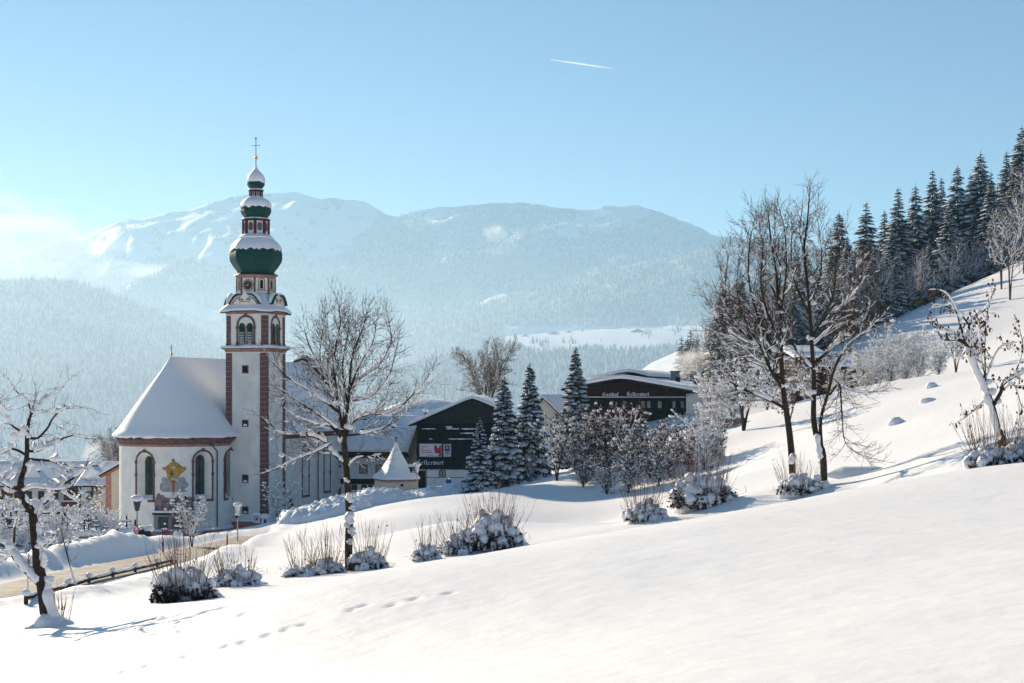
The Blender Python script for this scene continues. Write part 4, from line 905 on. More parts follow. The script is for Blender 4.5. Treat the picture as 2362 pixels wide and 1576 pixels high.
def blackletter(par, text, x0, x1, z0, y, m='letter', xh=None):
    tot = sum(GLY[c][0] if c != ' ' else .9 for c in text); s = (x1 - x0) / tot; sy = xh if xh else s; x = x0; nb = 0.17
    na, nz = math.cos(.75) * nb, math.sin(.75) * nb
    for c in text:
        if c == ' ': x += .9 * s; continue
        mb = MB()
        for k, st_ in enumerate(GLY[c][1]):
            for i, ((ax, az), (bx, bz)) in enumerate(zip(st_[:-1], st_[1:])):
                pts = [(ax - na, az - nz), (ax + na, az + nz), (bx + na, bz + nz), (bx - na, bz - nz)]
                d = .05 + .002 * i + .004 * k
                mb.prism([(x + px * s, z0 + pz * sy) for px, pz in pts], y - d, y)
        mb.build('letter', M[m], par); x += GLY[c][0] * s

# ---- dark barn with the lettering
BY = 195.0; bs = BY / FP
bz = -13.4; bx0 = at(1090, 905, BY).x
barn = empty('timber_barn', (bx0, BY, bz), math.radians(-3), label='tarred black timber barn with snowy gable roof and white ground floor', cat='barn')
bxx = lambda u: (u - 1090) * bs; bzz = lambda v: -(v - HY) * bs - bz
xl, xr, zel, zri = -7.7, 7.9, bzz(982), bzz(921)
m_ = MB(); m_.box(xl + .25, xr - .25, 0.05, 19, -1.5, bzz(1081)); lw = m_.build('ground_floor_wall', M['plaster'], barn)
m_ = MB(); m_.box(xl + .1, xr - .1, .02, 19, bzz(1103), bzz(1101)); m_.build('wall_band', M['grey_stone'], barn)
m_ = MB(); m_.prism([(xl, bzz(1081)), (xr, bzz(1081)), (xr, zel + .4), (0, zri + .1), (xl, zel + .4)], 0.0, 19); m_.build('timber_wall', M['wood_dark'], barn)
bd = MB(); rng = random.Random(8); x = xl - .02; zm1 = bzz(1000)
while x < xr:
    w_ = rng.uniform(.17, .24); bd.box(x, x + w_ - .02, -0.05 - rng.random() * .03, 0, bzz(1083 + rng.random()), bzz(1014)); bd.box(x, x + w_ - .02, -0.11 - rng.random() * .03, 0, bzz(1013), zm1); x += w_
tag(bd.build('wall_boards', M['wood_dark'], barn), kind='stuff')
bd = MB(); x = xl + .15
while x < xr - .2:
    w_ = rng.uniform(.2, .28); zt_ = zel + .25 + (zri - zel) * (1 - abs(x + w_ / 2) / 7.8) - .12
    if zt_ > bzz(976): bd.box(x, x + w_ - .025, -0.06 - rng.random() * .04, 0, bzz(976), zt_)
    x += w_
tag(bd.build('gable_boards', M['wood_grey'], barn), kind='stuff')
for v, d in ((976, .42), (990, .5), (1000, .40), (1013.5, .22)):
    m_ = MB(); m_.box(xl - .1, xr + .1, -d, 0, bzz(v + 1.2), bzz(v)); m_.build('ledge_beam', M['wood_dark'], barn)
for (u0, u1, v, d) in ((974, 1006, 990, .5), (1030, 1060, 990, .5), (1064, 1110, 990, .5), (1028, 1044, 985.5, .5), (1034, 1095, 1013.5, .22), (990, 997, 1013.5, .22), (1062, 1098, 1000, .4)):
    m_ = MB(); x0, x1 = bxx(u0), bxx(u1); pts = [Vector((x0 + (x1 - x0) * i / 9, -d + .06, bzz(v) + .03)) for i in range(10)]; m_.tube(pts, [.03] + [rng.uniform(.05, .13) for _ in range(8)] + [.03], 6, cap=True); m_.build('ledge_snow', M['snow_lump'], barn, smooth=60)
m_ = MB(); m_.box(bxx(1073), bxx(1100), -.16, 0, bzz(962), bzz(944)); ht = m_.build('hatch', M['wood_dark'], barn)
for x0, x1 in ((1073, 1086), (1087, 1100)):
    m_ = MB(); m_.box(bxx(x0), bxx(x1), -.2, -.16, bzz(961), bzz(945)); m_.build('hatch_door', M['wood_grey'], ht)
m_ = MB(); slope_slab(m_, xl - .95, zel - .12, 0, zri, .22, -1.0, 19.6); slope_slab(m_, 0, zri, xr + .95, zel - .12, .22, -1.0, 19.6) if False else m_.prism([(0, zri), (xr + .95, zel - .12), (xr + .95, zel + .10), (0, zri + .22)], -1.0, 19.6)
m_.build('roof', M['wood_dark'], barn)
def gable_snow(par, xa, za, xb, zb, xm, zm, t, y0, y1, seed, nm='roof_snow'):
    rg = random.Random(seed); n = 14; sec = []
    xs = [xa + (xm - xa) * i / n for i in range(n + 1)] + [xm + (xb - xm) * i / n for i in range(1, n + 1)]
    def zb_(x): return za + (zm - za) * (x - xa) / (xm - xa) if x < xm else zm + (zb - zm) * (x - xm) / (xb - xm)
    ys = [y0, y0 - .1, y0 - .04, y0 + .25] + [y0 + .25 + (y1 - y0 - .25) * i / 8 for i in range(1, 9)]
    hs = [0.0, .45, .92, 1.0] + [1.0] * 8
    wob = [rg.uniform(-.10, .12) for _ in xs]
    rows = []
    for y, h in zip(ys, hs):
        row = [Vector((xs[0] + .02, max(y, y0), zb_(xs[0]))), Vector((xs[0] - .12, y, zb_(xs[0]) + t * h * .5))]
        row += [Vector((x, y, zb_(x) + t * h * (1 + w_) - .25 * t * math.exp(-((x - xm) / .6) ** 2))) for x, w_ in zip(xs, wob)]
        row += [Vector((xs[-1] + .12, y, zb_(xs[-1]) + t * h * .5)), Vector((xs[-1] - .02, max(y, y0), zb_(xs[-1])))]
        rows.append(row)
    m_ = MB(); grid_rows(m_, rows); return fixnormals(m_.build(nm, M['snow_roof'], par, smooth=70))
gable_snow(barn, xl - .95, zel + .11, xr + .95, zel + .11, 0, zri + .23, .42, -1.0, 19.6, 4)
rect_window(barn, bxx(1012), bxx(1028), bzz(1100), bzz(1085), 0.05, 'curtain', cross=True, m='frame_brown')
m_ = MB(); m_.box(bxx(981), bxx(983), -.05, .05, bzz(1125), bzz(1081)); m_.build('corner_post', M['frame_brown'], barn)
m_ = MB(); m_.box(bxx(964), bxx(980), -.02, .05, bzz(1128), bzz(1086)); m_.build('doorway', M['wood_red'], barn)
blackletter(barn, 'Kellerwirt', bxx(961.5), bxx(1024), bzz(1072), -.1, xh=.36)
sg = empty('billboard', (0, 0, 0), 0, label='white framed billboard with red eagle hung on the black barn', cat='billboard'); sg.location = barn.location + Vector((0, -.13, 0)); sg.rotation_euler = barn.rotation_euler
def frame_sign(par, u0, u1, v0, v1):
    m_ = MB(); x0, x1, z0, z1 = bxx(u0), bxx(u1), bzz(v1), bzz(v0); b_ = .09
    m_.box(x0, x1, -.05, 0, z0, z1); m_.build('panel', M['sign_white'], par)
    m_ = MB()
    for a in ((x0 - b_, x0, z0 - b_, z1 + b_), (x1, x1 + b_, z0 - b_, z1 + b_), (x0, x1, z0 - b_, z0), (x0, x1, z1, z1 + b_)): m_.box(a[0], a[1], -.09, 0, a[2], a[3])
    m_.build('frame', M['metal_grey'], par); return x0, x1, z0, z1
x0, x1, z0, z1 = frame_sign(sg, 968, 1017.5, 1025, 1053)
E = lambda L: [(x0 + (x - 570) / (1495 - 570) * (x1 - x0), z1 - (y - 290) / (830 - 290) * (z1 - z0)) for x, y in L]
m_ = MB(); eg = E([(1205, 320), (1260, 335), (1300, 320), (1310, 400), (1350, 480), (1400, 450), (1410, 350), (1494, 340), (1494, 828), (1340, 828), (1370, 770), (1420, 765), (1390, 700), (1300, 690), (1265, 670), (1240, 690), (1245, 655), (1200, 660), (1225, 620), (1180, 600), (1210, 575), (1175, 545), (1205, 520), (1175, 490), (1205, 465), (1180, 430), (1205, 410), (1185, 375), (1210, 360)])
m_.add([(x, -.055, z) for x, z in eg], [tuple(range(len(eg)))]); m_.build('eagle_emblem', M['sign_red'], sg)
for (xa, xb, y) in ((610, 930, 405), (610, 720, 490), (610, 1080, 580), (610, 1130, 665)):
    m_ = MB(); x = xa; rg = random.Random(y)
    while x < xb - 10:
        w_ = rg.uniform(18, 34); h = rg.choice((16, 16, 24)); q = E([(x, y - h), (x + w_ * .75, y - h), (x + w_ * .75, y + 16), (x, y + 16)]); m_.add([(a, -.056, b) for a, b in q], [(0, 1, 2, 3)]); x += w_
    m_.build('text_line', M['sign_red'], sg)
m_ = MB(); q = E([(900, 775), (940, 775), (940, 815), (900, 815)]); m_.add([(a, -.056, b) for a, b in q], [(0, 1, 2, 3)]); q = E([(960, 782), (1165, 782), (1165, 802), (960, 802)]); m_.add([(a, -.056, b) for a, b in q], [(0, 1, 2, 3)]); tag(m_.build('small_print', M['sign_blue'], sg), kind='stuff')
sg2 = empty('poster_sign', barn.location + Vector((0, -.13, 0)), barn.rotation_euler.z, label='narrow white sign with blue square beside the red eagle billboard', cat='sign')
x0, x1, z0, z1 = frame_sign(sg2, 1024, 1039, 1026, 1052.5)
F = lambda a, b: (x0 + a * (x1 - x0), z0 + b * (z1 - z0))
def flat(par, nm, pts, m, d): q = MB(); q.add([(x, -d, z) for x, z in pts], [tuple(range(len(pts)))]); return q.build(nm, M[m], par)
flat(sg2, 'blue_field', [F(.1, .42), F(.9, .42), F(.9, .95), F(.1, .95)], 'sign_blue', .055)
flat(sg2, 'emblem', [(F(.5, .74)[0] + .2 * (x1 - x0) * math.cos(t * math.pi / 6), F(.5, .74)[1] + .12 * (z1 - z0) * math.sin(t * math.pi / 6)) for t in range(12)], 'sign_yellow', .06)
for b, a0, a1 in ((.31, .15, .87), (.2, .15, .87), (.07, .15, .8)): flat(sg2, 'text_line', [F(a0, b), F(a1, b), F(a1, b + .07), F(a0, b + .07)], 'sign_blue', .056)
# ---- inn with the long balcony
IY = 205.0; isx = IY / FP; iz = -15.6
inn = empty('inn_house', (at(808, 905, IY).x, IY, iz), math.radians(-10), label='cream inn with dark balcony and broad snowy roof behind the pavilion', cat='house')
ix = lambda u: (u - 808) * isx * 1.02; izz = lambda v: -(v - HY) * isx - iz
m_ = MB(); m_.box(-9, ix(934), 0, 11, -2, izz(1036)); xr_ = ix(934)
m_.prism([(0.0, izz(1036)), (11, izz(1036)), (5.5, izz(975))], -9, xr_, ax='x'); m_.build('wall', M['plaster'], inn)
m_ = MB(); m_.box(-9, ix(930), -.9, -.003, izz(1055.5), izz(1037)); m_.build('balcony', M['wood_red'], inn)
m_ = MB(); m_.box(-9, ix(925), -.06, -.003, izz(1117), izz(1104)); m_.build('board_band', M['wood_red'], inn)
m_ = MB(); m_.box(-9, ix(926), -.3, 0, izz(1104), izz(1102.3)); m_.build('ledge_snow', M['snow_lump'], inn)
for a, b in ((829, 848.5), (867, 886.5), (905, 923)): rect_window(inn, ix(a), ix(b), izz(1092.5), izz(1071.5), 0, 'curtain', fr=.12, cross=False)
for a, b in ((811, 824), (834, 846), (850, 861)): rect_window(inn, ix(a), ix(b), izz(1130), izz(1118), 0, 'glass', cross=False)
m_ = MB(); m_.prism([(-1.4, izz(1044)), (5.5, izz(968)), (5.5, izz(965)), (-1.4, izz(1041))], -9.5, ix(946), ax='x'); m_.prism([(5.5, izz(968)), (12.4, izz(1044)), (12.4, izz(1041)), (5.5, izz(965))], -9.5, ix(946), ax='x'); m_.build('roof', M['wood_red'], inn)
rows = []
for (y, z) in ((-1.4, izz(1041)), (-1.52, izz(1037)), (-1.25, izz(1031.5)), (2, izz(997)), (5.2, izz(961)), (5.5, izz(959)), (5.9, izz(961)), (12.4, izz(1034))): rows.append([Vector((x, y, z - (0.25 if x > ix(948) else 0))) for x in [-9.5 + (ix(946) + 9.5) * i / 20 for i in range(21)] + [ix(949)]])
m_ = MB(); grid_rows(m_, rows); fixnormals(m_.build('roof_snow', M['snow_roof'], inn, smooth=60))
ch = MB(); ch.box(ix(957), ix(965), 5.6, 6.2, izz(970), izz(951)); c_ = ch.build('chimney', M['grey_stone'], inn); ch = MB(); ch.box(ix(956), ix(966.5), 5.5, 6.3, izz(950.9), izz(949.5)); ch.blob(((ix(956) + ix(966)) / 2, 5.9, izz(948.5)), (.42, .45, .3), 2, 10, 6, .1); ch.build('chimney_snow', M['snow_lump'], c_)
for u, v in ((822, 971), (826, 994), (896, 989)):
    m_ = MB(); yy = 5.5 - 6.9 * (v - 961) / (1041 - 965); m_.box(ix(u) - .25, ix(u) + .25, yy - .25, yy + .25, izz(v + 3), izz(v - 3)); m_.build('roof_vent', M['wood_dark'], inn)
m_ = MB(); m_.box(ix(929), ix(943), -1.2, -.1, izz(1053), izz(1043)); m_.build('awning', M['wood_dark'], inn)
# ---- pavilion with a tent roof
PY = 165.0; psx = PY / FP; pz = -12.6
pav = empty('pavilion', (at(913.5, 905, PY + 2).x, PY + 2.2, pz), math.radians(32 - 5), label='small square cream pavilion with snowy tent roof beside the snow piles', cat='pavilion')
pzz = lambda v: -(v - HY) * psx - pz
h = 1.95
m_ = MB(); m_.box(-h, h, -h, h, -1.5, pzz(1107)); m_.build('wall', M['cream'], pav)
m_ = MB(); m_.box(-h - .06, h + .06, -h - .06, h + .06, pzz(1113), pzz(1107.3)); m_.build('band', M['brick_pink'], pav)
prof = [(h + .32, pzz(1107.2)), (h + .36, pzz(1103)), (h + .2, pzz(1099)), (1.55, pzz(1087)), (1.08, pzz(1070)), (.68, pzz(1052)), (.34, pzz(1036)), (.09, pzz(1022))]
m_ = MB(); b = 0; n = 32
for r, z in prof:
    for j in range(n):
        a = 2 * math.pi * (j + .5) / n; ca, sa = math.cos(a), math.sin(a); q = r / max(abs(ca), abs(sa)); k = min(1, r / 1.2) * .9; r2 = q * k + r * 1.05 * (1 - k); m_.v.append((r2 * ca, r2 * sa, z))
for i in range(len(prof) - 1):
    for j in range(n): m_.f.append((i * n + j, i * n + (j + 1) % n, (i + 1) * n + (j + 1) % n, (i + 1) * n + j)); m_.m.append(0)
m_.build('roof_snow', M['snow_roof'], pav, smooth=60)
m_ = MB(); m_.lathe([(h + .3, pzz(1108.2)), (h + .3, pzz(1107.2))], 4, (0, 0), 0, math.pi / 4); m_.v = [(x * 1.4142, y * 1.4142, z) for x, y, z in m_.v]; m_.build('eave', M['black'], pav)
m_ = MB(); m_.lathe([(.07, pzz(1025)), (.05, pzz(1016)), (.13, pzz(1013.5)), (.1, pzz(1011)), (.02, pzz(1007))], 8); m_.build('finial', M['frame_brown'], pav)
m_ = MB(); m_.box(-.25, .1, -h - .02, -h, pzz(1123), pzz(1117)); m_.build('vent_hole', M['dark'], pav)
# ---- the inn on the slope with its lettered gable
GY = 185.0; gsx = GY / FP; gzb = -5.0
gh = empty('guest_house', (at(1437, 905, GY).x, GY, gzb), math.radians(-16), label='dark red wooden guest house with lettered gable and wide snowy roof', cat='house')
gzz = lambda v: -(v - HY) * gsx - gzb; gx = lambda u: (u - 1437) * gsx * 1.0 + (0)
hw = 9.0; zr_, ze_ = gzz(877), gzz(905.5)
m_ = MB(); m_.prism([(-6.8, gzz(915)), (8.1, gzz(915)), (8.1, ze_ + .1), (0, zr_ - .1), (-6.8, ze_ + .3)], 0, 30); m_.build('gable_wall', M['wood_red'], gh)
m_ = MB(); m_.box(-6.8, 8.15, 1.2, 30, -3, gzz(915)); m_.build('wall', M['wood_dark'], gh)
m_ = MB(); m_.box(8.1, 9.3, 1.0, 30, -3, gzz(908)); m_.build('white_wall', M['plaster'], gh)
m_ = MB(); m_.box(-7.0, 8.2, -.12, 0, gzz(917.4), gzz(915)); m_.build('beam', M['letter'], gh)
bd = MB(); x = -6.7
while x < 8.0: bd.box(x, x + .2, -.03 - rng.random() * .02, 0, gzz(914.5), zr_ - .15 + (ze_ - zr_) * abs(x + .1) / 8.1); x += .23
tag(bd.build('gable_boards', M['wood_red'], gh), kind='stuff')
blackletter(gh, 'Gasthof', gx(1389), gx(1427), gzz(913.5), -.06, xh=.27); blackletter(gh, 'Kellerwirt', gx(1446), gx(1499), gzz(913.2), -.06, xh=.29)
for a, b in ((1474, 1486), (1487.5, 1499), (1513, 1525), (1547, 1557), (1566, 1577), (1580, 1589), (1400, 1412), (1430, 1442)): rect_window(gh, gx(a), gx(b), gzz(943), gzz(924), 1.2, 'glass_pale', m='wood_dark', cross=False)
m_ = MB(); zl_ = zr_ + (ze_ - .1 - zr_) * 7.9 / 9.6; m_.prism([(-7.9, zl_), (0, zr_), (0, zr_ + .3), (-7.9, zl_ + .3)], -1.6, 30.6); m_.prism([(0, zr_), (hw + .6, ze_ - .1), (hw + .6, ze_ + .2), (0, zr_ + .3)], -1.6, 30.6); m_.build('roof', M['black'], gh)
gable_snow(gh, -7.9, zr_ + .31 + (ze_ - zr_ - .1) * 7.9 / 9.6, hw + .6, ze_ + .21, 0, zr_ + .31, .48, -1.6, 30.6, 9)
for x in (-6, -3, 3.2, 6): m_ = MB(); m_.box(x - .1, x + .1, -1.5, 0, zr_ - .3 + (ze_ - zr_) * abs(x) / hw, zr_ - .05 + (ze_ - zr_) * abs(x) / hw); m_.build('rafter', M['black'], gh)
m_ = MB(); ur = gzz(853); m_.prism([(-4.6, ze_ + 1.0), (1.4, zr_ + .5), (-.2, ur - .25)], 5.0, 30, ax='y'); m_.build('upper_gable', M['wood_red'], gh)
gable_snow(gh, -5.5, zr_ + .1, 2.6, zr_ + .55, -.2, ur - .1, .42, 4.2, 36, 12, 'upper_roof_snow')
for (x, y, w_, z0, z1, nm, mm) in ((4.5, 14, .55, 0, 1.55, 'chimney', 'grey_stone'), (5.3, 11.5, .28, 0, .95, 'flue', 'black'), (7.2, 15, .3, 0, .7, 'flue', 'black')):
    zz = zr_ + .5 + (ze_ - zr_) * x / hw; m_ = MB(); m_.box(x - w_, x + w_, y - w_, y + w_, zz, zz + z1); cc = m_.build(nm, M[mm], gh)
    if nm == 'chimney': m_ = MB(); m_.box(x - w_ - .12, x + w_ + .12, y - w_ - .12, y + w_ + .12, zz + z1 + .003, zz + z1 + .12); m_.build('chimney_cap', M['black'], cc)
m_ = MB(); m_.lathe([(.0, 0), (.42, .12), (.46, .3)], 14); m_.v = [(7.6 + z, 17.0 + y, zr_ + 1.0 - .35 + x) for x, y, z in m_.v]; m_.build('satellite_dish', M['metal_grey'], gh, smooth=60)
# ---- hotel at the far left
HYY = 215.0; hs = HYY / FP; hz0 = -21.5
hot = empty('chalet_hotel', (at(100, 905, HYY).x, HYY, hz0), math.radians(2), label='long white chalet with brown balconies and snowy roof behind the left tree', cat='house')
hx = lambda u: (u - 100) * hs; hzz = lambda v: -(v - HY) * hs - hz0
m_ = MB(); m_.box(hx(-70), hx(192), 0, 12, -2, hzz(1120)); m_.box(hx(192), hx(262), -1.5, 11, -2, hzz(1119)); m_.build('wall', M['plaster'], hot)
m_ = MB(); m_.box(hx(153), hx(191), -1.6, -.003, hzz(1208), hzz(1112)); bay = m_.build('wooden_bay', M['wood_brown'], hot)
for v0, v1 in ((1155, 1166), (1200, 1210)): m_ = MB(); m_.box(hx(150), hx(192.5), -2.2, -1.6, hzz(v1), hzz(v0)); m_.build('balcony_rail', M['wood_brown'], bay); m_ = MB(); m_.box(hx(150), hx(192.5), -2.25, -1.6, hzz(v0), hzz(v0) + .14); m_.build('rail_snow', M['snow_lump'], bay)
for a, b, v0, v1, y in ((160, 170, 1130, 1150, -1.6), (174, 186, 1130, 1150, -1.6), (160, 186, 1176, 1194, -1.6), (201, 216, 1133, 1152, -1.5), (34, 46, 1133, 1152, 0), (60, 74, 1133, 1152, 0), (88, 102, 1133, 1152, 0), (88, 104, 1183, 1196, 0), (120, 136, 1183, 1196, 0), (120, 134, 1133, 1152, 0), (-20, -4, 1133, 1152, 0)):
    rect_window(hot, hx(a), hx(b), hzz(v1), hzz(v0), y, 'glass', fr=.13)
m_ = MB(); m_.box(hx(217), hx(220), -1.8, -1.5, hzz(1178), hzz(1118)); m_.build('balcony_post', M['frame_brown'], hot)
m_ = MB(); m_.box(hx(226), hx(240), -1.7, -1.503, hzz(1165), hzz(1122)); m_.build('balcony_door', M['wood_brown'], hot)
m_ = MB(); m_.box(hx(-20), hx(30), -.8, -.003, hzz(1180), hzz(1130)); m_.build('wooden_wall', M['wood_brown'], hot)
def eave_roof(par, xa, xb, y0, ym, y1, z0, zm, t, seed, snow=.5):
    m_ = MB(); m_.prism([(y0, z0), (ym, zm), (ym, zm + t), (y0, z0 + t)], xa, xb, ax='x'); m_.prism([(ym, zm), (y1, z0), (y1, z0 + t), (ym, zm + t)], xa, xb, ax='x'); m_.build('roof', M['wood_dark'], par)
    rg = random.Random(seed); n = 22; rows = []
    for (f, h) in ((0, 0), (-.02, .5), (.03, 1), (.25, 1), (.5, 1), (.75, 1), (.97, 1), (1, 1.05)):
        y = y0 + (ym - y0) * f; z = z0 + (zm - z0) * f + t; rows.append([Vector((xa + (xb - xa) * i / n + (-.1 if i == 0 else .1 if i == n else 0), y, z + snow * h * (0 if i in (0, n) else 1) + rg.uniform(-.03, .03))) for i in range(n + 1)])
    rows.append([Vector((p.x, y1, z0 + t + snow)) for p in rows[-1]]); m_ = MB(); grid_rows(m_, rows); return fixnormals(m_.build('roof_snow', M['snow_roof'], par, smooth=60))
eave_roof(hot, hx(-80), hx(196), -1.5, 6, 13, hzz(1122), hzz(1078), .2, 3); eave_roof(hot, hx(184), hx(268), -3.2, 5, 12, hzz(1121), hzz(1079), .2, 4)
for a, b, y in ((200, 212, 3), (140, 147, 2), (78, 84, 2)): m_ = MB(); m_.box(hx(a), hx(b), y, y + .7, hzz(1097), hzz(1076 if a == 200 else 1088)); c_ = m_.build('chimney', M['black'], hot); m_ = MB(); m_.blob(((hx(a) + hx(b)) / 2, y + .35, hzz(1075.5 if a == 200 else 1087)), (.5, .4, .2), a, 10, 5, .1); m_.build('chimney_snow', M['snow_lump'], c_)
# ---- half hidden house behind the two right trees
rh = empty('hillside_house', (at(1830, 905, 172).x, 172, -1.6), math.radians(6), label='low brown house under thick snow behind the two bare trees', cat='house')
rx = lambda u: (u - 1830) * 172 / FP; rz_ = lambda v: -(v - HY) * 172 / FP + 1.6
m_ = MB(); m_.box(rx(1836), rx(1902), 0, 8, -2, rz_(826)); m_.box(rx(1902), rx(2024), 1, 9, -2, rz_(846)); m_.build('wall', M['wood_red'], rh)
eave_roof(rh, rx(1826), rx(1908), -1, 4, 9, rz_(828), rz_(808), .15, 5, .55); eave_roof(rh, rx(1896), rx(2034), -.6, 5, 10, rz_(849), rz_(822), .15, 6, .55)
m_ = MB(); m_.box(rx(1977), rx(1991), 3.6, 4.4, rz_(835), rz_(806)); c_ = m_.build('chimney', M['wood_brown'], rh); m_ = MB(); m_.box(rx(1975), rx(1993), 3.5, 4.5, rz_(805.9), rz_(802)); m_.build('chimney_snow', M['snow_lump'], c_)
for a, b in ((1842, 1852), (1858, 1868), (1915, 1925), (1940, 1950)): rect_window(rh, rx(a), rx(b), rz_(858 if a > 1900 else 842), rz_(850 if a > 1900 else 830), 0 if a < 1900 else 1, 'glass')
# ---- house behind the spruces
bh = empty('snowy_house', (at(1262, 905, 225).x, 225, -9), math.radians(-18), label='white house with steep snowy roof between the spruces and guest house', cat='house')
m_ = MB(); m_.box(-5, 4, 0, 9, -5, 3.6); m_.prism([(-5, 3.6), (4, 3.6), (-.5, 8.0)], 0, 9); m_.build('wall', M['plaster'], bh)
m_ = MB(); m_.prism([(-6, 2.8), (-.5, 8.1), (-.5, 8.3), (-6, 3.0)], -1, 10); m_.prism([(-.5, 8.1), (5, 2.8), (5, 3.0), (-.5, 8.3)], -1, 10); m_.build('roof', M['wood_dark'], bh)
gable_snow(bh, -6, 3.05, 5, 3.05, -.5, 8.32, .5, -1, 10, 15)
for x0 in (-3, 1): rect_window(bh, x0, x0 + 1.2, 1, 2.4, 0, 'glass')
ms = MB(); p = at(1026, 940, 235); ms.lathe([(.07, -9), (.05, 3), (.03, 3.2)], 6); ms.lathe([(.025, 3.2), (.012, 6.4)], 5); link('antenna_mast', ms.mesh('antenna_mast', M['metal_grey']), None, (p.x, p.y, -2.5), label='thin grey antenna mast rising behind the barn roof', cat='mast')
# ---- farmhouses on the sunny terrace across the valley
def farm(u, v, Y, w_, d_, h_, rz, lab):
    p = at(u, v, Y); f = empty('farmhouse', p, rz, label=lab, cat='farmhouse', group='farmhouses on the terrace across the valley')
    m_ = MB(); m_.box(-w_ / 2, w_ / 2, 0, d_, -6, h_); m_.prism([(-w_ / 2, h_), (w_ / 2, h_), (0, h_ + w_ * .22)], 0, d_); m_.build('wall', M['wood_brown'], f)
    m_ = MB(); k = w_ * .6; m_.prism([(-k, h_ - .8), (0, h_ + w_ * .22 + .3), (k, h_ - .8), (k, h_ + .2), (0, h_ + w_ * .22 + 1.4), (-k, h_ + .2)], -2, d_ + 2); m_.build('roof_snow', M['snow_roof'], f)
    for i in range(3): rect_window(f, -w_ * .35 + i * w_ * .28, -w_ * .35 + i * w_ * .28 + 2, h_ * .3, h_ * .65, 0, 'glass', fr=.2)
for a in ((1212, 786, 4650, 34, 26, 12, .1, 'small dim farmhouse at the left end of the sunny terrace'), (1276, 783, 4700, 62, 30, 12, -.3, 'wide farmhouse with bright roof left of the terrace fields'), (1312, 778, 4750, 40, 26, 12, .2, 'farmhouse half behind the wide one on the terrace'), (1470, 779, 4700, 62, 30, 16, .35, 'big farmhouse with lit wall right of the terrace fields'), (1442, 788, 4650, 30, 24, 9, .1, 'low barn beside the big terrace farmhouse')): farm(*a)
